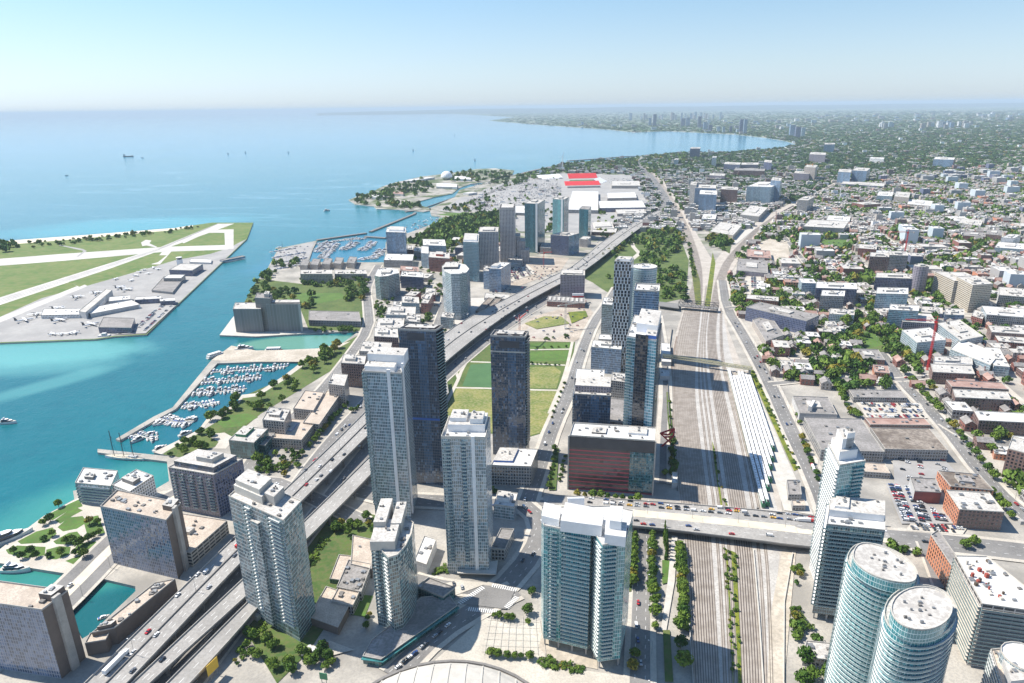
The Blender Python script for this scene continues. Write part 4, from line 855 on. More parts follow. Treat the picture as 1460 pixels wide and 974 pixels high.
bd('office_block','low white and navy banded office right of the rounded condo','office building',(571,394),(603,396),(604,389),(603,413),'navy','roofw',units=4)
OV=[(630,380),(634,387),(643,391),(655,391),(665,389),(669,384),(664,378),(650,374),(637,374)]
ply('oval_tower','oval grey-blue glass tower with curved white roof beside the expressway','apartment tower',OV,hgt((650,456),391),'pale','roofw',units=2,pent=[(.1,.4,.6,.8,4,'dmetal')],balc=[(3,0,1,1.2),(4,0,1,1.2)])
bd('low_annex','small glass block at the foot of the oval tower','podium',(628,452),(646,454),(648,447),(646,470),'condo','roof',units=3)
r,p,h=bd(AT,'cyan banded glass tower with white wedge roof behind the oval tower','apartment tower',(660,345),(682,346),(683,334),(688,402),'cyan','roofw',units=0,pent=[(.05,.1,.9,.9,3,'white')],balc=[(0,0,1,1.2)])
bd(AT,'grey-mauve gridded tower with notched top, shorter of the two gridded towers','apartment tower',(682,331),(710,331),(711,324),(711,385),'grid','roof',units=2,pent=[(.2,.2,.8,.8,3,'grid')])
r,p,h=bd(AT,'tall mauve-white gridded tower with crenellated crown','apartment tower',(712,299),(734,299),(735,293),(735,375),'grid','roofgrey',units=0,pent=[(.1,.1,.9,.9,4,'grid')],par=3)
for i,(x0,x1,y) in enumerate([(729,742,337),(738,749,344),(743,755,357)]): bd('stepped_wing',['highest','middle','lowest'][i]+' setback wing stepping down right of the crenellated tower','apartment block',(x0,y),(x1,y+.6),(x1,y-4),((x1,374+i)),'grid','roof',units=1,pent=[])
bd('low_annex','plain mauve block between the two gridded towers','apartment block',(710,358),(722,359),(723,352),(722,373),'grid','roof',units=1,pent=[])
r,p,h=bd(AT,'teal glass tower with white corner strip, leftmost of the three teal towers','apartment tower',(748,290),(767,291),(777,285),(766,361),['tealdark','tealdark','tealdark','teal'],'roof',units=2); pilaster(r,p,h,.9,5,2)
r,p,h=bd(AT,'teal glass tower with white middle strip, second of the three teal towers','apartment tower',(788,284),(804,285),(811,281),(805,340),['teal','tealdark','tealdark','teal'],'roof',units=2); pilaster(r,p,h,.85,5,2)
bd(AT,'shortest of the three teal towers, near the white exhibition roof','apartment tower',(826,298),(839,299),(843,295),(840,343),'tealdark','roofgrey',units=1,pent=[])
bd('office_block','mid-rise block with dark glass front among the teal towers','office building',(785,335),(811,337),(826,333),(812,365),['navy','blue','navy','navy'],'roof',units=3)
bd('office_block','pale low block to the right of the dark glass mid-rise','office building',(826,341),(838,342),(843,338),(838,353),'grid','roof',units=1,pent=[])
r,p,h=bd('office_block','long blue-mauve slab beside the expressway with white rooftop box','apartment block',(697,383),(714,384),(728,375),(715,417),'blue','roofw',units=2,pent=[(.1,.1,.6,.5,5,'white')])
bd('low_annex','low white shed left of the construction yard','low building',(728,379),(743,375),(744,370),6,'grid','roof',units=0,pent=[])
# silos
bd('grain_silo','long row of grey concrete grain silos on the quay','silo',(379,434),(428,434),(427,428),(430,473),'silo','roofgrey',units=3,pent=[(.0,.2,1,.8,2,'concd')])
bd('grain_silo','shorter grey silo block at the left end of the quay','silo',(332,441),(372,441),(374,432),(372,474),'silo','roof',units=2,pent=[])
bd('elevator_tower','tall blank headhouse tower rising between the two silo blocks','silo',(363,425),(385,426),(388,419),(383,473),'blank','roofgrey',units=1,pent=[(.6,.2,.9,.8,6,'conc')])
bd('warehouse','long low brown-fronted warehouse by the green slip','warehouse',(440,457),(515,459),(512,445),(515,467),'mauve','roofgrey',units=3,pent=[])
for i,(x0,x1,y,by,t) in enumerate([(428,474,391,404,'longer grey housing row behind the marina park'),(477,523,391,400,'second grey housing row nearer the street bend')]): bd('row_housing',t,'apartment block',(x0,y),(x1,y),(x1-1,y-6),(x1,by),'stone','roof',units=6,pent=[(.1,.3,.25,.7,2,'stone'),(.5,.3,.65,.7,2,'stone')])
for i,(x,lab) in enumerate([(427,'first'),(442,'second'),(459,'third'),(475,'fourth'),(494,'fifth')]): bd('finger_block',lab+' from the left of the five narrow pale blocks beside the docks','apartment block',(x,378-i*.8),(x+11,379-i*.8),(x+15,371-i),(x+11,386-i*.6),'stone','roofgrey',units=1,pent=[])
for A,B,C,b,st,t in [((573,432),(598,433),(597,424),(598,447),'pale','white block nearest the rounded condo'),((550,449),(592,450),(593,438),(592,466),'pale','white stepped block with a long roof ridge'),((535,468),(575,468),(577,454),(576,481),'pale','curved-front white block on the tram street'),((533,480),(568,482),(567,469),(568,502),'brown','brown-walled block with white roof plant'),((512,501),(556,503),(559,489),(556,520),'grey','grey flat-roofed block beside the brown one'),((486,518),(520,520),(522,508),(520,553),'brown','brown brick block left of the tallest pale tower')]:
    bd('midrise_block',t+' between tram street and expressway','apartment block',A,B,C,b,st,'roof',units=5,pent=[(.15,.3,.6,.8,3.5,'concl')])
# stone school row along the boulevard
bd('terraced_school','stone terrace block with blue pool terrace, lower end of the long stone row','school',(382,625),(430,628),(452,600),(430,641),'stone','rooftan',units=2,pent=[(.2,.4,.5,.8,.8,'blue')])
bd('terraced_school','tall stone stair-stepped tower at the lower end of the long stone row','school',(374,599),(405,602),(414,584),(408,632),'stone','roof',units=3,pent=[(.2,.3,.7,.8,3,'stone')])
bd('terraced_school','long middle part of the stone row with planted roof terrace','school',(432,603),(455,606),(487,560),(456,620),'stone','rooftan',units=3,pent=[])
bd('terraced_school','raised roof block in the middle of the long stone row','school',(418,583),(447,586),(462,560),(448,602),'stone','rooftan',units=5,pent=[])
bd('terraced_school','tall blank end tower closing the upper end of the stone row','school',(468,548),(491,551),(496,535),(495,580),'stone','roof',units=2,pent=[])
bd('theatre','low dark green glass theatre beside the round garden','theatre',(326,628),(362,632),(382,612),(362,656),'green','roof',units=2,pent=[(.1,.3,.5,.9,3,'green')])
bd('low_annex','dark flat-roofed wing right of the green glass theatre','theatre',(364,634),(378,636),(392,618),(378,650),'green','roofgrey',units=1,pent=[])

for n_,l_,c_,A,B,C,b,st,rf,u in [
('low_annex','white podium between the grey mid-rise and the square white-roofed block','podium',(853,484),(878,485),(879,478),9,'grey','roofw',3),
('mid_tower','blue glass base block under the chequered tower','apartment block',(879,471),(898,473),(900,462),(898,512),'blue','roof',2),
('terrace_block','grey framed block with open terraces left of the tallest dark tower','apartment block',(871,543),(896,546),(897,534),(896,570),'grey','roof',2),
('low_annex','long low white roof along the railway wall beside the dark tower','low building',(943,516),(957,517),(955,490),6,'whiteblank','roofw',2),
('low_annex','small square white roof on the plaza below the long white roof','low building',(941,537),(955,538),(955,528),6,'whiteblank','roofw',1),
('low_annex','white canopy block by the courtyard tree right of the red-banded slab','low building',(958,690),(966,690),(966,674),5,'whiteblank','roofw',0),
('low_annex','low pinkish brick block in front of the podium at the marina','low building',(570,386),(597,388),(597,381),(597,394),'brick','roofred',2),
('low_annex','small brick block right of the square marina tower','low building',(580,356),(589,357),(590,351),(589,364),'brick','roof',1),
('low_annex','low white block between podium and pale glazed office','low building',(590,358),(601,359),(602,353),(601,369),'grey','roofw',2),
('low_annex','flat white roof near the wooded park edge','low building',(638,345),(659,346),(660,339),(659,350),'whiteblank','roofw',1),
('low_annex','narrow glass block between the cyan tower and the blue-mauve slab','apartment block',(689,386),(698,387),(699,380),(698,413),'blue','roof',1),
('low_annex','grey podium between the first and second teal towers','podium',(770,353),(786,354),(788,347),(786,363),'grey','roof',2),
('low_annex','white block at the foot of the crenellated tower','low building',(724,371),(744,372),(747,364),(744,379),'grid','roof',2),
('rail_shed','first brown-roofed shed strip under the expressway by the oval tower','shed',(678,443),(688,446),(706,427),5,'brown','roofbrown',0),
('rail_shed','second brown-roofed shed strip beside the first one by the expressway','shed',(690,441),(700,443),(716,425),5,'brown','roofbrown',0),
('low_annex','long white strip roof behind the brown shed strips','low building',(690,425),(726,427),(727,420),5,'whiteblank','roof',1),
('office_block','low pale office between the second gridded tower and the street','office building',(640,395),(658,397),(660,389),(658,408),'pale','roof',2),
('low_annex','brown low block on the street corner left of the oval tower','low building',(606,420),(620,421),(621,412),(620,430),'brick','roof',2),
('low_annex','white low block left of the tram street under the rounded condo','low building',(560,436),(572,437),(573,431),(572,444),'pale','roofw',1),
('midrise_block','cream low-rise block between two tram street blocks','apartment block',(578,458),(598,460),(600,449),(598,476),'stone','roof',3),
('midrise_block','brown low-rise next to the cream block on the boulevard','apartment block',(600,432),(610,433),(618,418),(610,448),'brick','roof',2),
('rail_shed','long tan industrial shed in the fork of the railway','warehouse',(1012,330),(1045,336),(1058,322),(1045,343),'beige','roof',3),
('rail_shed','small white shed at the tip of the rail fork','warehouse',(1000,312),(1020,313),(1022,306),(1020,320),'whiteblank','roofw',1),
('warehouse','long grey warehouse roof right of the rail fork','warehouse',(1050,386),(1095,390),(1094,372),(1095,396),'mauve','roofgrey',4),
('warehouse','reddish low warehouse above the long grey warehouse','warehouse',(1065,366),(1100,369),(1098,358),(1100,376),'brown','roofred',4),
('warehouse','white square warehouse above the mauve brick block','warehouse',(1078,412),(1098,414),(1098,402),(1098,421),'whiteblank','roofw',2)]: bd(n_,l_,c_,A,B,C,b,st,rf,units=u,pent=[] if not isinstance(b,tuple) else None)
# --- right foreground condos
bd(AT,'tall white and teal condo tower with stacked white rooftop boxes, behind the other right towers','apartment tower',(1181,633),(1197,664),(1234,658),108,['white','teal','teal','white'],'roofw',units=2,pent=[(.1,.05,.8,.75,7,CH),(.2,.15,.7,.6,15,CH),(.5,.3,.7,.6,19,CH)],balc=[(0,.0,1,1.7),(1,.55,.98,1.3)])
r,p,h=bd(AT,'white-sided slab tower with dark grid front and white roof at the bridge end','apartment tower',(1178,748),(1262,757),(1262,722),hgt((1154,882),748),['tealgrey','tealgrey','tealgrey','white'],'roofw',units=6,pent=[(.02,.35,.98,.98,5,CH),(.1,.45,.35,.9,6.5,CH)],balc=[(0,.02,.96,1.3),(3,.0,1,1.8)],stilts=5)
def oval(name,label,low,up,h,dh,style,ubase=None,**k):
    poly=px(low,h); r=build_tower(name,label,'apartment tower',poly,h,style,'roof',pent=[],units=0,par=1.0,**k)
    q=ccw(px(up,h+dh)); m=MB(); m.walls(q,h,h+dh); m.build('upper_storey',[fm('teal')],r); m=MB(); m.cap(q,h+dh); m.build('upper_roof','roof',r)
    m=MB(); i=inset(q,.4); m.walls(q,h+dh-.3,h+dh+.7); m.walls(i[::-1],h+dh,h+dh+.7)
    for a in range(len(q)): m.face([(*q[a],h+dh+.7),(*q[(a+1)%len(q)],h+dh+.7),(*i[(a+1)%len(q)],h+dh+.7),(*i[a],h+dh+.7)])
    m.build('parapet','concl',r)
    c=[sum(p[0] for p in q)/len(q),sum(p[1] for p in q)/len(q)]; R_=random.Random(3)
    for k in range(13):
        a=R_.uniform(0,6.3); f=R_.uniform(.1,.75); e=q[int(a/6.3*len(q))%len(q)]; x=c[0]+(e[0]-c[0])*f; y=c[1]+(e[1]-c[1])*f; s=R_.uniform(.3,.9)
        m=MB(); m.box(x-s,x+s,y-s*.6,y+s*.6,h+dh+.02,h+dh+R_.uniform(.6,1.5)); m.build('roof_vent','metal' if k%3 else 'concd',r)
    return r
def curve(l,k=2):
    for _ in range(k):
        l=[q for a,b in zip(l,l[1:]+l[:1]) for q in ((a[0]*.75+b[0]*.25,a[1]*.75+b[1]*.25),(a[0]*.25+b[0]*.75,a[1]*.25+b[1]*.75))]
    return l
LOW=[(1205,800),(1212,783),(1225,775),(1260,778),(1300,800),(1312,826),(1300,842),(1262,842),(1225,822)]
UPP=[(1214,797),(1219,778),(1235,773),(1268,783),(1302,806),(1309,826),(1295,833),(1262,828),(1232,815)]
lp=curve(LOW); bl=[(k,0,1,1.1) for k in range(0,len(lp))]
oval(AT,'oval teal-balconied condo tower with flat oval grey roof, between slab tower and round tower',lp,curve(UPP),100,7,'teal',balc=bl)
LO2=[(1262+50+52*math.cos(2*math.pi*k/28),874+39*math.sin(2*math.pi*k/28)) for k in range(28)]
UP2=[(1314+44*math.cos(2*math.pi*k/28),868+31*math.sin(2*math.pi*k/28)) for k in range(28)]
oval(AT,'round teal condo tower with circular grey roof at the lower right',LO2,UP2,102,7,'teal',balc=[(k,0,1,1.2) for k in list(range(0,5))+list(range(10,28))])
r,p,h=ply('tower_under_construction','bare white concrete tower under construction with cluttered open roof deck','construction',[(1400,862),(1470,872),(1478,850),(1407,794),(1362,793)],hgt((1381,948),862),['frame'],'roofw',units=9,pent=[],balc=[(0,0,1,1.8),(1,0,1,1.2),(2,0,1,1),(3,0,1,1),(4,0,1,1.8)],balmat='concl',first=1)
for k in range(26):
    u,v=random.uniform(.1,.95),random.uniform(.08,.9); a,b,d=Vector(p[4]),Vector(p[3]),Vector(p[0]); q=a+(b-a)*u+(d-a)*v
    m=MB(); s=random.uniform(.3,1.1); m.box(q.x-s,q.x+s,q.y-s,q.y+s,h,h+random.uniform(1,3.2)); m.build(['concrete_column','formwork','material_stack'][k%3],['concl','rust','bark'][k%3],r)
r,p,h=bd('office_block','white gridded block with red window reveals at the lower right corner','apartment block',(1412,927),(1432,990),(1475,985),62,['white','white','white','white'],'rooftan',units=3,pent=[(.3,.2,.9,.9,5,'whiteblank')],balc=[(0,0,1,.5)])
cc=U(1462,938,68); build_tower('round_annex','curved grey glass annex with white drum roof in the lower right corner','apartment block',[(cc[0]+11*math.cos(k*.3927),cc[1]+11*math.sin(k*.3927)) for k in range(16)],68,'pale','roofw',units=0,pent=[])
bd('brick_wall_block','narrow orange-red brick block beside the shaded lane','apartment block',(1327,763),(1357,808),(1368,800),(1346,843),['orange','orange','brick','brick'],'roofgrey',units=1,pent=[])
bd('low_annex','single-storey grey flat-roofed annex at the foot of the oval tower','low building',(1145,938),(1185,942),(1188,918),(1185,953),'grey','roof',units=5,pent=[])
bd('signal_building','grey railway service building beside the train yard, roof units on one end','low building',(1124,706),(1143,706),(1140,685),(1144,714),'grey','roofgrey',units=4,pent=[])
bd('signal_building','small tan railway hut nearest the bridge','low building',(1130,722),(1149,722),(1147,714),(1149,729),'grey','rooftan',units=1,pent=[])
# --- printing works and brick blocks
BX=[('big_box_store','huge stained brown flat roof of the warehouse beside the car park','warehouse',(1262,641),(1352,643),(1325,612),(1351,658),'grey','roofbrown',2),
('big_box_store','grey flat-roofed warehouse on the road edge left of the stained roof','warehouse',(1171,642),(1261,645),(1228,598),(1260,660),'grey','roofgrey',6),
('big_box_store','tan annex in front of the stained-roof warehouse','warehouse',(1228,673),(1270,676),(1262,662),(1271,683),'grey','rooftan',2),
('printing_hall','white-walled hall with tall white roof fin by the road','warehouse',(1140,590),(1194,592),(1181,567),(1194,602),'whiteblank','roofgrey',2),
('brick_strip','long low dark red strip building between car park and stained roof','warehouse',(1241,606),(1328,607),(1318,597),(1328,611),'brown','roofred',5),
('brick_strip','grey flat-roofed shed above the white car park','warehouse',(1217,567),(1294,568),(1285,557),(1294,575),'grey','roofgrey',4),
('brick_strip','red-walled low building beside the big car park','warehouse',(1304,701),(1342,703),(1334,683),(1341,718),['rust','rust','rust','whiteblank'],'roofgrey',6),
('brick_warehouse','tall orange-brick block with brown roof beside the big car park','warehouse',(1355,694),(1417,700),(1396,677),(1417,716),'orange','roofbrown',2),
('brick_warehouse','lower brick block with cluttered white roof facing the street corner','warehouse',(1368,727),(1432,731),(1410,703),(1431,757),['brown','brown','brown','orange'],'roof',12),
('brick_warehouse','dark red five-storey brick warehouse, upper of the three by the avenue','warehouse',(1357,552),(1438,556),(1428,546),(1356,573)and(1438,570),'brown','roofred',4),
('brick_warehouse','brown brick warehouse with white roof edge, middle of the three by the avenue','warehouse',(1362,567),(1442,571),(1436,559),(1441,588),'brown','roof',6),
('brick_warehouse','brown brick warehouse with long white roof, lowest of the three by the avenue','warehouse',(1396,600),(1478,604),(1468,590),(1478,622),'brown','roofw',4),
('brick_house_block','brown six-storey brick block cut by the right edge','apartment block',(1437,640),(1475,650),(1480,632),(1470,690),'brown','roof',4),
('brick_house_block','small red block with white roof among autumn trees','low building',(1418,647),(1440,650),(1436,637),(1440,658),'orange','roofw',2),
('office_block','blank blue-grey wall building below the white glass office','office building',(1331,520),(1387,521),(1386,509),(1387,535),'blue','roof',2),
('office_block','white and glass office with stepped bright roof near the red crane','office building',(1417,522),(1440,524),(1425,497),(1438,538),['sky','sky','sky','white'],'roofw',3),
('office_block','long white office wing with bright roof strip behind the blank wall','office building',(1355,498),(1412,521),(1425,505),(1411,536),['pale','sky','pale','white'],'roofw',4),
('brick_warehouse','mixed brick block under the blank blue-grey wall','warehouse',(1330,531),(1390,534),(1385,522),(1390,550),'brown','roof',5)]
for n_,l_,c_,A,B,C,b,st,rf,u in BX: bd(n_,l_,c_,A,B,C,b,st,rf,units=u,pent=[] if u>3 or n_.startswith('big') else None)
m_r,p,h=bd('roof_fin_hall','tall thin white wedge wall standing on the white-walled hall','wall',(1158,570),(1163,571),(1171,583),15,'whiteblank','roofw',units=0,pent=[],par=0)
UPR=[('midrise_block','long beige hospital block with yellow rooftop box','office building',(1364,395),(1387,407),(1416,405),(1386,446),['beige','beige','grey','beige'],'roof',3),
('midrise_block','pale slab wing behind the beige block with rows of windows','office building',(1333,388),(1361,401),(1376,389),(1358,434),['beige','grey','grey','beige'],'roof',3),
('midrise_block','red-sided glazed apartment block beside the round tower','apartment block',(1248,396),(1305,398),(1305,391),(1304,420),['navy','brick','brick','brick'],'roof',4),
('midrise_block','stepped pale terrace tower at the left of the stepped pair','apartment block',(1240,366),(1268,367),(1268,361),(1268,390),'brown','roof',2),
('midrise_block','dark-banded stepped tower at the right of the stepped pair','apartment block',(1268,364),(1295,365),(1293,359),(1295,391),'grey','roof',3),
('midrise_block','pink brick block behind the stepped pair','apartment block',(1224,354),(1250,356),(1250,350),(1250,368),'brick','roof',2),
('midrise_block','pale aqua glass block overlooking the wooded square','apartment block',(1249,419),(1295,420),(1295,411),(1294,448),['sky','sky','sky','pale'],'roofw',3),
('midrise_block','aqua glass block with dark balconies right of the wooded square','apartment block',(1267,442),(1310,444),(1311,436),(1309,474),'cyan','roofw',3),
('midrise_block','white-fronted cube block, nearer of the pair by the street','apartment block',(1170,422),(1204,423),(1205,415),(1204,449),['grey','grey','grey','white'],'roofw',4),
('midrise_block','dark block behind the white-fronted cube','apartment block',(1163,411),(1222,413),(1221,404),(1221,437),'navy','roofw',3),
('midrise_block','long navy apartment slab with many small windows facing the rail lands','apartment block',(1064,438),(1150,458),(1168,450),(1150,478),['navy','navy','navy','mauve'],'roofgrey',5),
('midrise_block','tan loft block with white window grid next to the navy slab','apartment block',(1073,456),(1092,487),(1118,478),(1090,497),['stone','stone','stone','stone'],'roofgrey',5),
('midrise_block','mauve brick block behind the tan loft block','apartment block',(1064,426),(1110,430),(1110,424),(1110,440),'brick','roof',3),
('midrise_block','white townhouse block beside the wooded square','apartment block',(1182,448),(1218,450),(1219,442),(1217,464),'white','roof',4),
('midrise_block','red brick hall with grey roof beneath the wooded square','hall',(1224,512),(1262,514),(1252,499),(1262,522),'brick','roofgrey',3),
('midrise_block','square orange-roofed brick block left of the avenue','low building',(1247,531),(1269,533),(1266,522),(1269,542),'orange','roofred',0),
('midrise_block','white balcony block near the red crane','apartment block',(1286,471),(1308,489),(1349,485),(1307,512),['pale','pale','pale','white'],'roofw',4),
('midrise_block','grey-mauve block behind the white balcony block','apartment block',(1287,459),(1336,462),(1327,448),(1335,478),'mauve','roof',3),
('midrise_block','long white terraced block right of the red crane','apartment block',(1337,461),(1370,486),(1402,480),(1369,503),['pale','pale','pale','white'],'roof',5),
('midrise_block','low dark flat-roofed block behind the grey-mauve block','low building',(1313,446),(1344,448),(1344,439),(1343,454),'navy','roof',2),
('midrise_block','plain blue-grey block left of the small red row','office building',(1347,449),(1375,450),(1375,441),(1374,464),'blue','roof',1),
('midrise_block','small dark red brick row left of the terraced right-edge blocks','row house',(1385,450),(1401,455),(1405,447),(1400,467),'brick','roof',1),
('midrise_block','white terraced block at the right edge, upper one','apartment block',(1424,421),(1472,425),(1470,413),(1471,441),['grey','grey','grey','white'],'roof',3),
('midrise_block','striped terraced block at the right edge, middle one','apartment block',(1407,449),(1472,454),(1462,441),(1471,472),['grey','grey','grey','pale'],'roofw',4),
('midrise_block','low red-brown block at the right edge, lower one','warehouse',(1414,474),(1475,478),(1468,468),(1474,492),'brown','roof',4),
('midrise_block','brown brick low-rise right of the white terraced block','warehouse',(1424,487),(1478,492),(1470,482),(1477,502),'brick','roof',4),
('midrise_block','bright white tower above its low podium near the right edge','hospital',(1428,339),(1446,340),(1456,335),(1446,354),'white','roofw',2),
('midrise_block','pale blue podium under the bright white tower','hospital',(1418,353),(1460,356),(1464,348),(1459,364),'sky','roofw',3),
('midrise_block','white slab with windowless side in the house district','office building',(1347,308),(1361,315),(1378,311),(1361,320),'white','roofw',2),
('midrise_block','stepped white school block right of the windowless slab','school',(1366,318),(1398,322),(1402,315),(1397,328),'white','roof',4),
('midrise_block','dark low block with red stripe in the house district','low building',(1373,336),(1405,338),(1406,332),(1404,346),'brick','roofgrey',2),
('midrise_block','black and red block right of the striped low block','low building',(1405,334),(1428,336),(1430,329),(1428,346),'brown','roofgrey',2),
('midrise_block','grey glass block beside the green school field','apartment block',(1145,323),(1203,326),(1210,316),(1202,338),'grey','roof',5),
('midrise_block','white rooftop block behind the grey glass block','apartment block',(1178,314),(1211,316),(1213,309),(1210,322),'white','roofw',3),
('midrise_block','pale cream cube with window grid, left one in the tree belt','office building',(1250,279),(1272,280),(1274,274),(1271,289),'sky','roofw',2),
('midrise_block','brown cube with pale roof, right one in the tree belt','office building',(1275,280),(1296,282),(1298,275),(1295,293),'stone','roof',2),
('midrise_block','pale stepped office right of the brown cube','office building',(1293,291),(1328,294),(1330,287),(1327,300),'stone','roofw',3),
('midrise_block','nearest blue glass condo block of the western cluster','apartment block',(997,277),(1022,278),(1022,272),(1021,305),'blue','roofw',2),
('midrise_block','tall blue glass block behind the nearest western cluster block','apartment block',(991,268),(1021,269),(1021,264),(1020,296),'blue','roof',2),
('midrise_block','narrow grey block at the left of the western cluster','apartment block',(984,263),(993,264),(994,260),(993,294),'grey','roof',1),
('midrise_block','brown brick-framed block in the middle of the western cluster','apartment block',(1028,270),(1052,271),(1052,267),(1052,292),'brown','roof',2),
('midrise_block','wide pale blue glass block at the right of the western cluster','apartment block',(1065,266),(1100,267),(1115,260),(1100,292),'sky','roofw',3),
('midrise_block','slim blue block at the right end of the western cluster','apartment block',(1099,257),(1113,258),(1115,254),(1113,290),'blue','roof',1),
('midrise_block','low grey townhouse terrace in front of the wide pale blue block','row house',(1055,306),(1082,309),(1095,296),(1081,317),'grey','roof',6),
('midrise_block','dark twin tower by the lakeshore','apartment tower',(984,212),(998,212),(999,210),(998,225),'navy','roof',1),
('midrise_block','small white tower among trees near the lakeshore','apartment tower',(1015,225),(1021,225),(1022,223),(1021,238),'white','roofw',0),
('midrise_block','small pale blue slab among trees west of the highway bend','apartment block',(961,228),(967,228),(968,226),(967,237),'sky','roof',0),
('midrise_block','long navy factory loft far beyond the western cluster','office building',(1032,234),(1055,235),(1056,232),(1055,245),'navy','roof',1),
('midrise_block','long mauve loft right of the navy factory loft','office building',(1056,235),(1081,235),(1082,232),(1081,243),'mauve','roof',1),
('midrise_block','long low dark red loft building far beyond the western cluster','office building',(1046,243),(1090,244),(1091,241),(1090,253),'brown','roofgrey',1),
('midrise_block','dark slab at the right of the long lofts','apartment block',(1089,231),(1100,232),(1101,229),(1100,245),'navy','roof',1),
('midrise_block','red brick loft pair behind the western cluster','office building',(1011,250),(1033,251),(1034,248),(1033,258),'mauve','roof',1),
('midrise_block','blue slab in the tree belt beside the lake bend','apartment block',(1175,206),(1190,206),(1191,204),(1190,218),'blue','roof',0),
('midrise_block','mauve slab in the tree belt above the rail bend','apartment block',(1154,220),(1177,221),(1178,218),(1177,233),'mauve','roof',0),
('midrise_block','small white block in the tree belt right of the mauve slab','apartment block',(1240,226),(1260,227),(1261,225),(1259,233),'white','roofw',0),
('midrise_block','white slab with a red end standing alone in the tree belt','apartment block',(1331,227),(1360,228),(1362,225),(1359,240),['blue','rust','white','white'],'roofw',1),
('midrise_block','unfinished pale tower with a crane above the rail bend','construction',(1147,238),(1163,239),(1166,236),(1163,260),'stone','roof',1),
('midrise_block','low unfinished frame beside the unfinished pale tower','construction',(1132,247),(1154,248),(1155,245),(1153,260),'mauve','roof',1),
('midrise_block','wide blue glass block right of the rail bend','apartment block',(1195,245),(1213,246),(1214,242),(1212,264),'blue','roof',1),
('midrise_block','tall blue block with rounded side right of the rail bend','apartment block',(1215,243),(1236,244),(1241,240),(1235,262),'blue','roof',1),
('midrise_block','low dark block in front of the blue rail-bend blocks','apartment block',(1199,262),(1260,266),(1262,262),(1259,271),'navy','roof',2),
('midrise_block','grey balconied block beside the rail line, nearer one','apartment block',(1137,285),(1152,286),(1161,281),(1152,306),'grey','roof',1),
('midrise_block','brick row at the edge of the tree belt near the rail bend','row house',(1215,289),(1232,292),(1234,287),(1231,301),'brick','roof',1)]
for n_,l_,c_,A,B,C,b,st,rf,u in UPR: bd(n_,l_,c_,A,B,C,b,st,rf,units=u)
h=hgt((1314,422),381); c=U(1314,379,h); rr_=math.dist(U(1304,379,h),U(1324,379,h))/2
build_tower('round_tower','slim round grey-mauve tower beside the red-sided block','apartment tower',[(c[0]+rr_*math.cos(k*.3927),c[1]+rr_*math.sin(k*.3927)) for k in range(16)],h,'mauve','roof',units=1)
# far towers
FAR=[(1054,170,1059,191,'dark far tower of a close pair on the bay shore, left one'),(1060,170,1065,190.5,'dark far tower of a close pair on the bay shore, right one'),(971,169,977,180,'small far blue block left of the bay towers'),(978,168,984,180,'wider far blue block left of the bay towers'),(995,166,1000,182,'slim far blue tower left of the close dark pair'),(1003,174,1009,185,'low far grey block near the slim blue tower'),(1010,178,1016,187,'low far grey block right of the first one'),(925,168,929,179,'far tower on the wooded point, left one'),(931,163,936,180,'far tower on the wooded point, tallest and right'),(1126,178,1134,194,'far dark blue tower behind the bay end, left one'),(1134,181,1142,196,'far mid blue slab behind the bay end'),(1142,182,1148,195,'far pale slab at the right behind the bay end'),(1022,180,1027,188,'far low pale block right of the grey blocks'),(1030,181,1034,189,'far low white block before the dark pair'),(1040,180,1044,189,'far low grey block close before the dark pair')]
for i,(x0,y,x1,by,l) in enumerate(FAR):
    h_=hgt((x0,by),y); a_=U(x0,by); b_=U(x1,by); w_=b_[0]-a_[0]
    build_tower('far_tower',l,'apartment tower',[a_,(a_[0]+w_,a_[1]),(a_[0]+w_,a_[1]+w_*.7),(a_[0],a_[1]+w_*.7)],h_,'sky' if 'pale' in l or 'white' in l else ['navy','blue'][i%2],'roof',units=0,pent=[],par=0,group='towers on the far bay shore')
fr=random.Random(5)
def far_city(x0,x1,d0,d1,n,h0,h1,wd,label,group):
    for k in range(n):
        D=fr.uniform(d0,d1); xx=(fr.uniform(x0,x1)-730)/FPX*D*1.05; hh=fr.uniform(h0,h1)
        if not inpoly(np.array([xx]),np.array([D-150.]),lw)[0]: continue
        w_,dp=fr.uniform(.7,1.4)*wd,fr.uniform(.7,1.2)*wd*.7
        m=MB(); m.prism([(xx,D),(xx+w_,D),(xx+w_,D+dp),(xx,D+dp)],0,hh,0,1); o=m.build('far_tower',[fm(fr.choice(['grey','blue','white','stone','sky'])),'roof'],loc=(xx,D,0)); tag(o,label,'apartment tower',group)
far_city(880,1010,17000,19500,34,60,170,45,'tiny hazy tower in the distant skyline cluster near the horizon','distant skyline towers')
far_city(1210,1225,9500,10500,6,50,90,40,'hazy slab of the small tower group beyond the tree belt','towers beyond the tree belt, left')
far_city(1265,1345,9000,10800,22,35,85,50,'hazy pale tower in the long row beyond the tree belt','towers beyond the tree belt, middle')
far_city(1100,1460,13000,20000,50,20,60,90,'low hazy pale block on the far plain','low blocks on the far plain')
far_city(800,1100,8500,15000,46,15,60,60,'low hazy block on the far shore suburbs','blocks in the far shore suburbs')
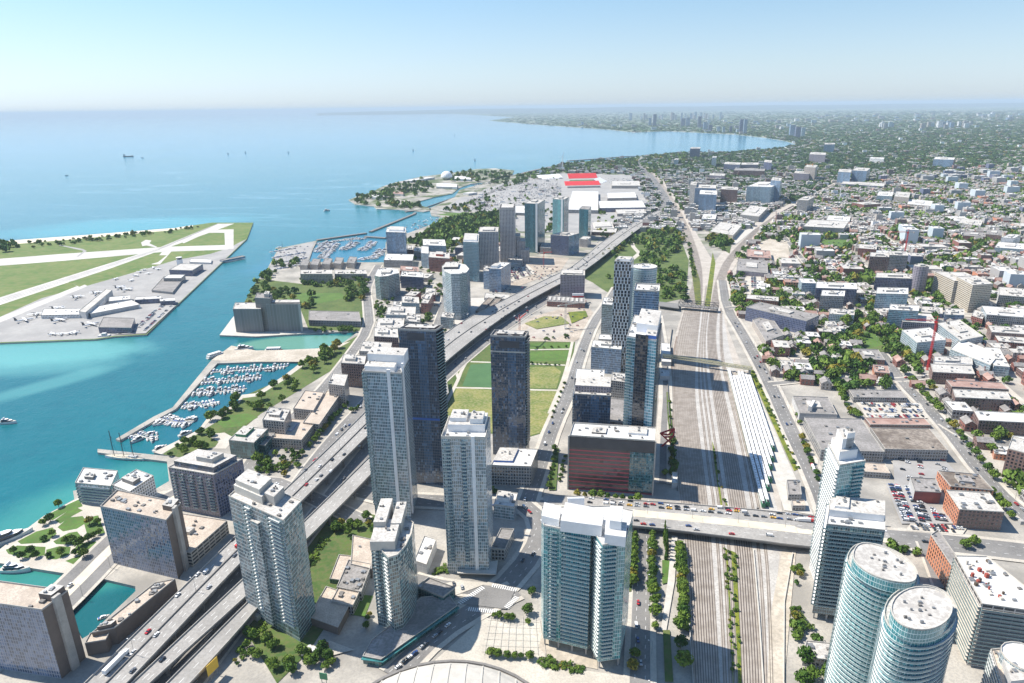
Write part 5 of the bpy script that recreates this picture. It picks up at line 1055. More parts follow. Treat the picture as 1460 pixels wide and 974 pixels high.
# exhibition place
def hall(name,label,A,B,C,h,style,roof,**k): return bd(name,label,'exhibition hall',A,B,C,h,style,roof,**k)
hall('exhibition_hall','huge white flat-roofed exhibition hall behind the teal towers',(808,299),(853,300),(853,273),12,'grey','roofw',units=0,pent=[],par=.5)
hall('exhibition_hall','long white exhibition hall with grey stripes beside the expressway',(855,297),(921,296),(915,286),14,'navy','roofw',units=6,pent=[])
hall('exhibition_hall','long narrow white roof behind the striped hall',(866,283),(908,282),(905,274),12,'stone','roofw',units=0,pent=[])
hall('exhibition_hall','pale arched arena hall near the expressway curve',(846,327),(876,326),(872,316),10,'mauve','roof',units=0,pent=[(.1,.2,.9,.9,3,'concl')])
hall('exhibition_hall','low brown-walled armoury building left of the expressway curve',(843,331),(878,332),(880,326),9,'brown','roof',units=0,pent=[])
hall('exhibition_hall','white shed roof left of the three teal towers',(720,303),(748,304),(748,294),9,'grey','roofw',units=0,pent=[])
hall('exhibition_hall','old pale hall with dome-like roof near the highway',(872,265),(913,265),(911,258),12,'stone','roof',units=3)
hall('exhibition_hall','low pale hall in front of the striped hall',(880,305),(922,304),(918,298),9,'stone','roof',units=0)
st=root('stadium',(*U(830,262),0),'open stadium with red seating and a white side stand','stadium')
def stand(px0,px1,d,h,nm,mat,z0=1.0):
    a,b=Vector(U(*px0)),Vector(U(*px1)); e=(b-a).normalized(); n=Vector((-e.y,e.x))*d; m=MB()
    q=[a,b,b+n,a+n]; m.face([(*q[0],z0),(*q[1],z0),(*q[2],h),(*q[3],h)]); m.face([(*q[3],h),(*q[2],h),(*q[2],0),(*q[3],0)],1); m.face([(*q[0],z0),(*q[3],h),(*q[3],0),(*q[0],0)],1); m.face([(*q[1],z0),(*q[1],0),(*q[2],0),(*q[2],h)],1)
    m.build(nm,[mat,'conc'],st)
stand((806,265),(856,264),45,16,'red_stand','red'); stand((811,255),(852,254),40,22,'red_stand','red'); stand((808,268),(855,267),-16,8,'front_stand','conc',5); stand((770,256),(803,254),40,18,'white_stand','white'); stand((857,262),(866,259),40,20,'white_stand','white')
m=MB(); m.cap(ccw(px([(812,264),(854,263),(852,256),(812,257)])),.6); m.build('pitch','turf',st)
t=root('wind_turbine',(*U(802,243),0),'white wind turbine standing by the lakeshore','wind turbine'); x,y=U(802,243); m=MB(); m.cone((x,y),2.6,1.4,0,78,10); m.build('tower','white',t); m=MB(); m.box(x-1.6,x+1.6,y-6,y+3,77,81); m.build('nacelle','white',t)
for k in range(3):
    a=.3+k*2*math.pi/3; m=MB(); m.beam((x,y-6.5,79),(x+26*math.sin(a),y-6.5,79+26*math.cos(a)),2.2,.8); m.build('blade','white',t)
t=root('geodesic_dome',(*U(637,253),0),'white spherical theatre dome on the park island','dome'); x,y=U(637,256); m=MB()
for i in range(8):
    a0,a1=i*math.pi/16,(i+1)*math.pi/16
    m.cone((x,y),30*math.cos(a0),30*math.cos(a1),12+30*math.sin(a0),12+30*math.sin(a1),20,0,False)
m.cone((x,y),14,30,-1,12,20,0,False); m.build('shell','white',t,smooth=True)
for i,(A,B,C,l) in enumerate([((622,266),(652,267),(651,262),'long white pavilion on the park island'),((645,255),(672,256),(671,252),'pale blue pavilion beside the spherical dome'),((585,258),(620,253),(621,251),'long pale shed on the outer shore of the park island'),((530,281),(548,282),(548,279),'small white pavilion at the tip of the park island'),((560,276),(575,277),(575,274),'red-roofed small pavilion in the middle of the park island'),((660,275),(668,276),(668,273),'small white kiosk block by the island lagoon')]): bd('pavilion',l,'pavilion',A,B,C,9,'sky' if i==1 else 'whiteblank','roofred' if i==4 else 'roofw',units=0,pent=[],par=0)
# airport
bd('terminal','long white airport terminal with blue-shaded hall, beside parked planes','airport terminal',(118,441),(129,448),(166,417),(129,453),['blue','whiteblank','white','whiteblank'],'roofw',units=3,pent=[])
bd('terminal','low white terminal pier stretching toward the parked planes','airport terminal',(58,450),(114,449),(116,440),6,'white','roofw',units=4,pent=[])
bd('terminal','narrow raised concourse roof along the terminal','airport terminal',(112,444),(122,446),(160,414),12,'whiteblank','roof',units=0,pent=[])
bd('terminal','white curved link building on the apron edge of the terminal','airport terminal',(155,430),(186,427),(186,421),8,['blue','white','white','white'],'roofw',units=3,pent=[])
bd('terminal','long low white ferry-side building near the seawall','airport terminal',(192,428),(230,426),(230,422),8,'navy','roofw',units=2,pent=[])
bd('terminal','white ferry dock building at the seawall corner','airport terminal',(228,430),(250,429),(249,425),8,'navy','roofw',units=4,pent=[])
bd('hangar','dark hangar with brown roof by the airport car park','hangar',(140,467),(187,468),(192,454),(187,476),'navy','roofgrey',units=0,pent=[])
bd('hangar','largest pale-roofed hangar of the row along the channel','hangar',(241,385),(274,386),(289,377),(274,394),'navy','roof',units=0,pent=[])
bd('hangar','white-roofed small hangar between pale and grey hangars','hangar',(233,397),(258,397),(264,392),(258,404),'grey','roofw',units=0,pent=[])
bd('hangar','grey-roofed hangar nearest the terminal','hangar',(216,414),(246,417),(262,397),(248,420),'grey','roofgrey',units=0,pent=[])
bd('hangar','low white hangar at the far end of the channel row','hangar',(270,374),(301,375),(302,370),(301,377),'white','roofw',units=0,pent=[])
bd('hangar','long blue-grey shed on the seawall','hangar',(313,371),(318,372),(325,361),(318,374),'blue','roofgrey',units=0,pent=[])
t=root('control_tower',(*U(257,378),0),'white airport control tower with dark glass cab','control tower'); x,y=U(257,378); m=MB(); m.box(x-5,x+5,y-5,y+5,0,14); m.build('shaft','white',t); m=MB(); m.cone((x,y),5,7,14,18,8); m.build('cab','glassd',t); m=MB(); m.cone((x,y),7.5,7,18,19,8); m.build('roof','white',t)
# ================================================================== CRANES, SCULPTURE, DOME ROOF
def crane(label,x,y,h,jib,ang,mat,zb=0):
    c=U(x,y,zb); r=root('tower_crane',(*c,zb),label,'crane'); 
    m=MB(); s=1.0
    for a,b in((-s,-s),(s,-s),(s,s),(-s,s)): m.beam((c[0]+a,c[1]+b,zb),(c[0]+a,c[1]+b,zb+h),.45)
    k=0
    while k*3<h: z=zb+k*3; m.beam((c[0]-s,c[1]-s,z),(c[0]+s,c[1]-s,min(zb+h,z+3)),.25); m.beam((c[0]-s,c[1]+s,z),(c[0]-s,c[1]-s,min(zb+h,z+3)),.25); k+=1
    m.build('mast',mat,r); d=Vector((math.cos(ang),math.sin(ang),0)); o=Vector((c[0],c[1],zb+h)); m=MB()
    m.beam(o,o+d*jib,.8); m.beam(o+Vector((0,0,1.8)),o+d*jib+Vector((0,0,.6)),.4); n=int(jib/4)
    for k in range(n): m.beam(o+d*(k*jib/n),o+d*((k+.5)*jib/n)+Vector((0,0,1.6)),.25)
    m.beam(o+Vector((0,0,7)),o+d*jib*.6+Vector((0,0,1)),.2); m.beam(o+Vector((0,0,7)),o-d*12,.2); m.beam(o,o+Vector((0,0,7)),.6); m.build('jib',mat,r)
    m=MB(); m.beam(o,o-d*14,.9); m.box(*(lambda q:(q.x-1.5,q.x+1.5,q.y-1.5,q.y+1.5,q.z-2.5,q.z+.5))(o-d*13)); m.build('counterweight','conc',r); m=MB(); q=o+d*1.5; m.box(q.x-1,q.x+1,q.y-1,q.y+1,q.z-3,q.z-.6); m.build('cab',mat,r)
crane('red tower crane with tall mast among the white blocks at right',1322,528,70,38,2.9,'red')
crane('red crane with long horizontal jib in the distant house district',1289,366,58,46,3.1,'red')
crane('red crane on the excavation beside the expressway',741,492,42,30,1.2,'red')
crane('pale crane over the excavation behind the lone dark tower',806,468,40,26,.4,'concl')
crane('red crane in the construction yard below the gridded towers',775,380,32,20,.2,'red')
crane('pale tower crane beside the parking field near the rail bend',1196,290,60,30,.6,'white')
crane('orange crane on the unfinished tower above the rail bend',1156,258,75,34,2.6,'orange')
crane('yellow-orange crane mast cut by the right edge',1464,835,52,20,-.6,'yellow')
t=root('red_sculpture',(*U(952,637),0),'tall bright red angular steel sculpture on the plaza beside the railway','sculpture'); x,y=U(952,637); m=MB()
P=[(-7,0,0),(7,2,0),(-4,1,11),(5,0,12),(-9,0,16),(6,1,21),(0,0,14)]
Q=[Vector((x+a,y+b,z)) for a,b,z in P]
for a,b in((0,3),(1,2),(2,3),(2,4),(4,5),(5,3),(4,6),(6,5)): m.beam(Q[a],Q[b],1.4,1.4)
m.build('steel_frame','red',t); m=MB(); m.box(x-8,x+8,y-5,y+5,0.05,.4); m.build('plinth','tram',t)
t=root('stadium_roof',(*U(640,1010),0),'pale ribbed curved stadium roof cut by the bottom edge','stadium')
m=MB(); cx,cy=U(630,1076,36); n=40
def dome(rr): return 36+13*math.sqrt(max(0,1-(rr/62)**2))
rings=[62,60,55,48,40,30,18,6]
for k in range(n):
    a,b=2*math.pi*k/n,2*math.pi*(k+1)/n
    for r0,r1 in zip(rings,rings[1:]):
        m.face([(cx+r0*math.cos(a),cy+r0*math.sin(a)*.95,dome(r0)),(cx+r0*math.cos(b),cy+r0*math.sin(b)*.95,dome(r0)),(cx+r1*math.cos(b),cy+r1*math.sin(b)*.95,dome(r1)),(cx+r1*math.cos(a),cy+r1*math.sin(a)*.95,dome(r1))])
m.build('roof_shell','concl',t,smooth=True)
for k in range(-6,7):
    m=MB(); X=k*9.5; pr=None
    for j in range(-12,13):
        Y=j*5; rr2=math.hypot(X,Y/.95)
        if rr2>61: pr=None; continue
        q=(cx+X,cy+Y,dome(rr2)+.1)
        if pr: m.beam(pr,q,.7,.5)
        pr=q
    if m.f: m.build('roof_rib','concl',t)
m=MB(); L=[(cx+64*math.cos(2*math.pi*k/n),cy+61*math.sin(2*math.pi*k/n)) for k in range(n)]; m.prism(L,0,36,0,1); m.build('drum_wall','conc',t); m=MB()
for k in range(n): m.beam((*L[k],36.6),(*L[(k+1)%n],36.6),1.6,1.2)
m.build('rim','concd',t)
# ================================================================== BOATS, PLANES, TRAINS, CARS
def link(me,name,loc,rot,label,cat,group,s=1.0):
    o=bpy.data.objects.new(name,me); COL.objects.link(o); o.location=loc; o.rotation_euler=(0,0,rot); o.scale=(s,s,s); return tag(o,label,cat,group)
def proto(m,name,mats,smooth=False):
    o=m.build(name,mats,smooth=smooth); me=o.data; bpy.data.objects.remove(o); me.name=name; return me
def hullmesh(m,L,B,h,mi=0,md=1,n=8):
    sec=[]
    for k in range(n+1):
        f=k/n; w_=B/2*(min(1,.82+.5*f) if f<.4 else math.cos((f-.4)/.6*math.pi/2)**.7+.02); x=-L/2+L*f; hh=h*(1+.35*f*f)
        sec.append([(x,-w_,hh),(x,-w_*.7,-.3),(x,w_*.7,-.3),(x,w_,hh)])
    for a,b in zip(sec,sec[1:]):
        m.face([a[0],a[1],b[1],b[0]],mi); m.face([a[2],a[3],b[3],b[2]],mi); m.face([a[3],a[0],b[0],b[3]],md)
    m.face(sec[0],mi)
def motorboat():
    m=MB(); hullmesh(m,10,3.2,1.2); m.prism([(-2.5,-1.2),(1.5,-1.0),(2.4,0),(1.5,1.0),(-2.5,1.2)],1.2,2.1,2,0); m.prism([(-2,-1),(.6,-.8),(.6,.8),(-2,1)],2.1,2.6,0,0); m.box(-4.3,-3.2,-1.1,1.1,1.2,1.6,3); return m
def cruiser():
    m=MB(); hullmesh(m,15,4.4,1.9); m.prism([(-5,-1.8),(2.5,-1.5),(4.5,0),(2.5,1.5),(-5,1.8)],1.9,3.3,2,0); m.prism([(-4.5,-1.5),(0,-1.3),(1.4,0),(0,1.3),(-4.5,1.5)],3.3,4.4,2,0); m.box(-3,-2.6,-1.3,1.3,4.4,5.6,0); return m
def sailboat(sail=False):
    m=MB(); hullmesh(m,10,3.0,1.1); m.prism([(-1.5,-.9),(1.8,-.7),(2.2,0),(1.8,.7),(-1.5,.9)],1.1,1.7,0,0); m.beam((.8,0,1),(.8,0,14),.16,.16,3); m.beam((.8,0,2.4),(-4,0,2.4),.35,.3,2)
    if sail: m.face([(.8,0,2.6),(-4,.6,2.6),(.8,.1,13.5)],0); m.face([(1,0,2.2),(4.8,.4,1.8),(.9,0,12)],0)
    return m
BM=['white','concl','glassd','blue']
PM=proto(motorboat(),'motorboat',BM); PC=proto(cruiser(),'cabin_cruiser',BM); PS=proto(sailboat(),'moored_sailboat',BM); PSS=proto(sailboat(True),'sailing_yacht',BM)
br=random.Random(11); WZ=-2.45; nb=0; BS=[[],[],[]]
def dock(l,w=2.2):
    p=px(l,-1.9); m=MB(); L,Rr=strip_pts(p,w); m.prism(L+Rr[::-1],-3,-1.85); return m,p
def pier(l,label,group,skip=.06,both=True,mix=(.6,.9),sp=4.6,limit=99):
    global nb
    m,p=dock(l); tag(m.build('floating_dock','conc'),'floating dock '+label,'dock')
    pts=along(p,sp,3); n=0
    for x,y,a,d in pts:
        for s in ((1,-1) if both else (1,)):
            if br.random()<skip or n>limit: continue
            t=br.random(); me,nm,lb,L=(PM,'motorboat','small white motorboat moored at the dock '+label,10) if t<mix[0] else (PC,'cabin_cruiser','white cabin cruiser moored at the dock '+label,15) if t<mix[1] else (PS,'moored_sailboat','bare-masted sailing boat moored at the dock '+label,10)
            sc_=br.uniform(.75,1.1); q=(x-math.sin(a)*s*(L*sc_/2+1.6),y+math.cos(a)*s*(L*sc_/2+1.6),WZ)
            if nb>=300: BS[[PM,PC,PS].index(me)].append((q[0],q[1],q[2],a+s*math.pi/2,sc_*1.2,sc_*1.2,0)); continue
            o=link(me,nm,q,a+s*math.pi/2+math.pi*(br.random()<.3)+br.uniform(-.06,.06),lb,'boat',group,sc_); nb+=1; n+=1
MG='boats in the near marina'
pier([(300,531),(330,529),(410,522)],'nearest the upper quay of the near marina',MG)
pier([(287,545),(320,543),(372,538)],'second from the upper quay of the near marina',MG)
pier([(276,560),(310,559),(352,554)],'third from the upper quay of the near marina',MG)
pier([(259,579),(285,578),(313,572)],'fourth from the upper quay of the near marina',MG,sp=4)
pier([(228,597),(250,603),(274,603)],'beside the bend of the near breakwater',MG,skip=0,sp=3.6)
pier([(192,619),(210,624),(226,621)],'near the breakwater tip by the tall ship',MG,mix=(.2,.6))
MF='boats in the far marina'
pier([(452,349),(485,343),(515,340),(520,341)],'along the outer wall of the far marina',MF,sp=3.6,skip=.02)
pier([(461,369),(470,358),(477,348)],'first finger of the far marina',MF,sp=3.6,skip=.02)
pier([(487,357),(500,352),(505,346)],'second finger of the far marina',MF,sp=3.6,skip=.02)
pier([(516,358),(525,352),(533,345)],'third finger of the far marina',MF,sp=3.6,skip=.02)
pier([(512,371),(520,369),(527,368)],'small inner pier of the far marina',MF,sp=3.6,skip=.02)
pier([(452,360),(464,350),(470,345)],'leftmost finger of the far marina',MF,sp=3.6); pier([(530,370),(540,362),(546,356)],'rightmost finger of the far marina',MF,sp=4)
pier([(675,263),(690,264),(700,261)],'of the island marina',"boats in the park island marina",sp=14)
for k in range(46):
    t,u=br.random(),br.random(); x=566+t*70+u*12-6; y=331-t*22+ (u-.5)*10
    if x>628: x-=10
    q=U(x,y); link(PS if k%2 else PM,'moored_sailboat' if k%2 else 'motorboat',(*q,WZ),br.uniform(0,6.3),('bare-masted boat' if k%2 else 'small white boat')+' on an open mooring behind the long breakwater','boat','boats on open moorings',1.15)
for k in range(34):
    x=396+(k%9)*5.2+br.uniform(-1,1)-(k//9)*3; y=384-(k//9)*8-(k%9)*.9
    link(PS if k%3==0 else PM,'stored_boat',(*U(x,y),.6),br.uniform(1.0,1.3),'white boat stored ashore in the yard of the far marina','boat','boats stored ashore',1.3)
for x,y,l in [(325,220,'sailing yacht left of the pair out on the open lake'),(350,218,'sailing yacht right of the pair out on the open lake'),(411,218,'lone sailing yacht in the middle of the open lake'),(589,215,'sailing yacht off the park island on the open lake'),(648,193,'sailing yacht farthest out near the far shore'),(677,229,'dark-hulled sailing yacht close behind the park island')]: link(PSS,'sailing_yacht',(*U(x,y),WZ),.5,l,'sailing boat',None,1.5)
link(PC,'motor_yacht',(*U(466,300),WZ),.7,'white motor yacht making a wake off the park island','boat',None,1.6)
link(PC,'tour_boat',(*U(11,601),WZ),.05,'white tour boat under way on the open water at the left edge','boat',None,1.35)
link(PC,'motor_yacht',(*U(14,768),WZ),.75,'large white yacht tied along the park promenade','boat',None,2.3)
link(PC,'motor_yacht',(*U(22,811),WZ),0.0,'sleek white yacht lying in the green slip','boat',None,1.6)
link(PM,'motorboat',(*U(147,877),WZ),.6,'small white boat alone in the teal basin','boat',None,.8)
link(PC,'motor_yacht',(*U(348,497),WZ+.3),.3,'white yacht moored off the marina quay end','boat',None,1.8)
link(PC,'motor_yacht',(*U(228,638),WZ),1.0,'blue-white cruiser beside the tall ship pier','boat',None,1.1)
link(PC,'motor_yacht',(*U(264,617),WZ),.9,'white cruiser against the garden quay','boat',None,1.1)
link(PM,'motorboat',(*U(203,225),WZ),.2,'tiny white boat near the dark freighter','boat',None,2.2); link(PM,'motorboat',(*U(95,250),WZ),.2,'tiny dark speck of a boat left of the freighter','boat',None,2.0)
def ship(name,label,x,y,L,B,h,rot,decks,hm='white',masts=()):
    r=root(name,(*U(x,y),WZ),label,'boat'); r.rotation_euler=(0,0,rot); c=r.location.copy(); r.location=(0,0,0)
    m=MB(); hullmesh(m,L,B,h,0,1); m.build('hull',[hm,'tram' if masts else 'concl'],r)
    z=h
    for x0,x1,f,dh in decks: m=MB(); m.prism([(x0*L,-B/2*f),(x1*L,-B/2*f*.9),(x1*L,B/2*f*.9),(x0*L,B/2*f)],z+.02,z+dh,0,1); m.build('deckhouse',[fm('white'),'roofw'],r); z+=dh
    for mx,mh in masts:
        m=MB(); m.beam((mx*L,0,h),(mx*L,0,h+mh),.5); m.beam((mx*L,0,h+2.5),(mx*L-L*.2,0,h+3.2),.3); m.beam((mx*L,-3,h+mh*.7),(mx*L,3,h+mh*.7),.22)
        for s in(-1,1): m.beam((mx*L,0,h+mh*.9),(mx*L-1,s*B*.45,h),.12)
        m.build('mast','dmetal',r)
    if masts: m=MB(); m.beam((L*.48,0,h*1.2),(L*.62,0,h*1.8),.3); m.build('bowsprit','dmetal',r)
    r.location=c; return r
ship('tall_ship','three-masted tall ship with white hull moored along the thin pier',178,651,46,8,2.4,math.pi-.12,[(-.3,-.1,.5,1.6)],masts=[(.26,30),(.02,28),(-.22,24)])
ship('tour_ferry','two-deck white tour ferry moored at the corner of the marina breakwater',308,506,30,8,1.6,.95,[(-.45,.35,.95,2.6),(-.4,.25,.9,2.4)])
ship('restaurant_boat','red-roofed low floating building by the green slip','390'and 390,497,26,9,1.2,.05,[(-.4,.4,.9,3)],hm='red')
ship('island_ferry','white ferry with tall bridge docked by the dark airport hangar',149,479,22,9,1.8,.1,[(-.4,.4,.9,2.6),(-.15,.15,.7,3)])
ship('freighter','dark distant freighter with pale deck out on the lake',183,223,80,15,6,.1,[(-.45,-.3,.9,14)],hm='dmetal')
ship('work_barge','dark work barge with a mast at the far breakwater root',400,353,26,10,1.5,.3,[(-.3,.1,.6,3)],hm='dmetal',masts=[(.2,18)])
# aeroplanes
def plane():
    m=MB(); 
    for k in range(10):
        a0=2*math.pi*k/10;a1=2*math.pi*(k+1)/10
        X=[(-15,.3,3.6),(-9,1.3,2.9),(8,1.35,2.6),(12,1.0,2.5),(14,.1,2.2)]
        for (x0,r0,z0),(x1,r1,z1) in zip(X,X[1:]): m.face([(x0,r0*math.cos(a0),z0+r0*math.sin(a0)),(x0,r0*math.cos(a1),z0+r0*math.sin(a1)),(x1,r1*math.cos(a1),z1+r1*math.sin(a1)),(x1,r1*math.cos(a0),z1+r1*math.sin(a0))],0)
    m.prism([(-1.5,-14),(1,-14),(2.2,0),(1,14),(-1.5,14),(-2.2,0)],3.9,4.2,0,None,True)
    m.face([(-15,0.15,3.6),(-10.5,.15,3.9),(-13.2,.15,9.5),(-15.6,.15,9.5)],1); m.face([(-15,-.15,3.6),(-10.5,-.15,3.9),(-13.2,-.15,9.5),(-15.6,-.15,9.5)][::-1],1); m.box(-16,-13.6,-4.2,4.2,9.3,9.6,1)
    for s in(-1,1): m.box(-2,4.5,s*4.3-.6,s*4.3+.6,3,4.1,1); m.box(-.5,.5,s*4.3-.3,s*4.3+.3,0,3,2)
    m.box(10,10.6,-.3,.3,0,2,2); return m
PP=proto(plane(),'turboprop_plane',['white','dmetal','tyre'])
for i,(x,y,a) in enumerate([(36,458,.2),(52,450,1.4),(86,458,.5),(84,441,.8),(111,425,1.0),(138,419,1.1),(131,464,.4),(172,411,.8),(182,414,.6)]):
    link(PP,'turboprop_plane',(*U(x,y),.15),a+.6,['white turboprop parked at the outer pier tip, dark tail','white turboprop nose-in behind the terminal pier','white turboprop alone in front of the terminal pier','white turboprop tucked behind the low pier roof','white turboprop on the grey stand behind the concourse','white turboprop at the concourse head','white turboprop beside the dark hangar','white turboprop behind the link building, left one','white turboprop behind the link building, right one'][i],'aeroplane','parked turboprops')
def lightplane():
    m=MB(); m.prism([(-4,-.3),(2,-.7),(3.4,0),(2,.7),(-4,.3)],.9,2.1,0,None,True); m.box(-.2,1.4,-5.5,5.5,2.1,2.35); m.box(-4.2,-3.2,-1.7,1.7,1.7,1.85); m.box(-4.2,-3.4,-.1,.1,1.8,3.2,1); m.box(-.2,.2,-1,1,0,.9,1); return m
PL=proto(lightplane(),'light_aircraft',['white','dmetal'])
for i,(x,y) in enumerate([(165,399),(194,394),(200,389),(205,386),(219,383),(226,385),(212,391),(187,401),(75,478),(88,478),(100,477),(108,476)]): link(PL,'light_aircraft',(*U(x,y),.15),i*.9,'small white light aircraft parked '+('along the apron edge by the quay' if i>7 else 'on the apron beyond the hangars'),'aeroplane','light aircraft',1.5)
# commuter trains
def coach(green_end):
    m=MB(); m.box(-12.6,12.6,-1.5,1.5,.9,4.9,0); m.prism([(-12.2,-1.2),(12.2,-1.2),(12.2,1.2),(-12.2,1.2)],4.9,5.25,0)
    for s in(-1,1):
        m.box(-12.0,12.0,s*1.52-.02,s*1.52+.02,1.6,2.4,2); m.box(-9.5,9.5,s*1.52-.02,s*1.52+.02,3.3,4.1,2); m.box(-12.6,12.6,s*1.54-.02,s*1.54+.02,1.0,1.5,1)
        for e in(-9,9): m.box(e-1.4,e+1.4,s*.75-.1,s*.75+.1,.15,.95,3)
    if green_end: m.box(6,12.64,-1.53,1.53,.9,5.0,1); m.box(8,12.4,-1.0,1.0,5.2,5.5,3)
    for k in range(-3,4,2): m.box(k*2.6,k*2.6+1.6,-.6,.6,5.2,5.45,4)
    return m
CM=['white','green','glassd','tyre','concl']
C1=proto(coach(False),'coach',CM); C2=proto(coach(True),'cab_coach',CM)
TR=[((1038.5+k*4.4,530),(1038.5+k*4.4+(e-530)*(28+1.35*k)/110,e)) for k,e in enumerate([726,724,702,690,672,660,645])]
for i,(a,b) in enumerate(TR):
    a_,b_=U(*a),U(*b); L=math.dist(a_,b_); ang=math.atan2(b_[1]-a_[1],b_[0]-a_[0]); n=int(L/26.2)
    m=MB(); LZ[0]+=.003; strip(m,[a_,b_],2.7,LZ[0]); 
    tag(m.build('railway_track','sleeper'),kind='structure')
    r=root('commuter_train',(*b_,.2),['first','second','third','fourth','fifth','sixth','seventh'][i]+' from the left of seven parked white double-deck trains with green cabs','train','parked commuter trains'); r.rotation_euler=(0,0,ang)
    for k in range(n):
        o=bpy.data.objects.new('cab_coach' if k in(0,) else 'coach',C2 if k==0 else C1); COL.objects.link(o); o.parent=r; o.location=(-13-k*26.2,0,0)
    occ([a_,b_,(b_[0]+3,b_[1]),(a_[0]+3,a_[1])])
# ------------------------------------------------------------------ cars
def carmesh(kind='car'):
    m=MB()
    if kind=='car':
        m.prism([(-2.2,-.86),(2.1,-.86),(2.25,-.5),(2.25,.5),(2.1,.86),(-2.2,.86)],.35,.95,0,0)
        lo=[(-1.7,-.82),(1.0,-.82),(1.0,.82),(-1.7,.82)]; hi=[(-1.25,-.66),(.25,-.66),(.25,.66),(-1.25,.66)]
        for i in range(4): m.face([(*lo[i],.95),(*lo[(i+1)%4],.95),(*hi[(i+1)%4],1.45),(*hi[i],1.45)],1)
        m.face([(*p,1.46) for p in hi],0); W_=((-1.35,1.35))
    elif kind=='van':
        m.prism([(-2.6,-.95),(1.6,-.95),(1.6,.95),(-2.6,.95)],.4,2.2,0,0); m.prism([(1.6,-.9),(2.5,-.85),(2.5,.85),(1.6,.9)],.4,1.3,0,0); m.face([(2.45,-.8,1.3),(2.45,.8,1.3),(1.62,.85,2.1),(1.62,-.85,2.1)],1); W_=(-1.6,1.6)
    else:
        m.box(-8,4.5,-1.25,1.25,1.1,4.0,0); m.prism([(5,-1.2),(7.4,-1.1),(7.4,1.1),(5,1.2)],.6,3.2,2,2); m.face([(7.42,-1,2),(7.42,1,2),(7.3,1,3.1),(7.3,-1,3.1)],1); W_=(-6,-4.6,6)
    for x in W_:
        for s in(-1,1): m.box(x-.33,x+.33,s*.84-.1 if kind=='car' else s*1.0-.12,s*.84+.1 if kind=='car' else s*1.0+.12,0,.66,3)
    return m
CC={'white':(.75,.75,.75),'silver':(.42,.43,.45),'black':(.02,.02,.025),'red':(.45,.02,.02),'blue':(.03,.07,.22),'grey':(.13,.135,.15),'yellow':(.75,.42,.03)}
CP={}
for k,c in CC.items():
    s=N('car_paint_'+k); s.set(Base_Color=c,Roughness=.25); s.b.inputs['Coat Weight'].default_value=.5
    CP[k]=proto(carmesh(),'parked_car',[s.m,'glassd','dmetal','tyre'])
    if k=='white': VP=proto(carmesh('van'),'delivery_van',[s.m,'glassd','dmetal','tyre']); TP=proto(carmesh('truck'),'box_truck',[s.m,'glassd','red','tyre'])
cr=random.Random(21); NC=0; REST=[]; CARS=[]
def car(x,y,z,a,where,group,moving=False,kinds=('white','silver','black','grey','black','blue','red','white')):
    global NC
    k=cr.choice(kinds); t=cr.random()
    CARS.append((math.hypot(x,y),x,y,z,a,where,group,k,'truck' if moving and t<.022 else 'van' if t<.09 else 'car'))
def place_cars():
    global NC
    for i,(d,x,y,z,a,where,group,k,ty) in enumerate(sorted(CARS)):
        if i>=298: REST.append((x,y,z,a,k)); continue
        NC+=1
        if ty=='truck': link(TP,'box_truck',(x,y,z),a,'white box truck with red cab '+where,'truck',group,.85)
        elif ty=='van': link(VP,'delivery_van',(x,y,z),a,'white delivery van '+where,'van',group)
        else: link(CP[k],'car',(x,y,z),a,k+' car '+where,'car',group,1.08)
def traffic(C,Z,Wd,where,group,dens,lanes=6,gap=True,hi=9e9):
    pts=[(*c,z,w_) for c,z,w_ in zip(C,Z,Wd)]
    for a,b in zip(pts,pts[1:]):
        L=math.dist(a[:2],b[:2]); ang=math.atan2(b[1]-a[1],b[0]-a[0])
        for q in range(lanes):
            n=rng.poisson(L*dens/1000)
            for _ in range(n):
                t=cr.random(); W_=a[3]*(1-t)+b[3]*t; off=((q+.5)/lanes-.5)*W_*.86; x=a[0]+(b[0]-a[0])*t+math.sin(ang)*off; y=a[1]+(b[1]-a[1])*t-math.cos(ang)*off
                if y>hi: continue
                car(x,y,a[2]*(1-t)+b[2]*t+.05,ang+(math.pi if off<0 else 0)+cr.uniform(-.02,.02),where,group,True)
traffic(GC,GZ,GW,'driving on the elevated expressway','cars on the expressway',13)
def on(p,w): return [q for q in p],[LZ[0]]*len(p),[w]*len(p)
for c in zip(SC,SC[1:]): pass
bx=along([(*c,z) for c,z in zip(SC,SZ2)],7.2,40); SLn=sum(math.dist(a,b) for a,b in zip(SC,SC[1:]))
for x,y,a,d in bx:
    i=min(range(len(SC)),key=lambda k:math.dist(SC[k],(x,y))); z=SZ2[i]+.05; W_=SW[i]
    for off,pr in ((W_*.28,.85),(W_*.38,.7),(W_*.45,.35),(-W_*.3,.12),(-W_*.4,.15)):
        if cr.random()<pr: car(x-math.sin(a)*off+cr.uniform(-1,1)*math.cos(a),y+math.cos(a)*off,z,a+(0 if off>0 else math.pi),'queuing on the road bridge' if off>0 else 'on the near lanes of the road bridge','cars on the road bridge',True,('white','silver','black','grey','black','blue','red','white','yellow'))
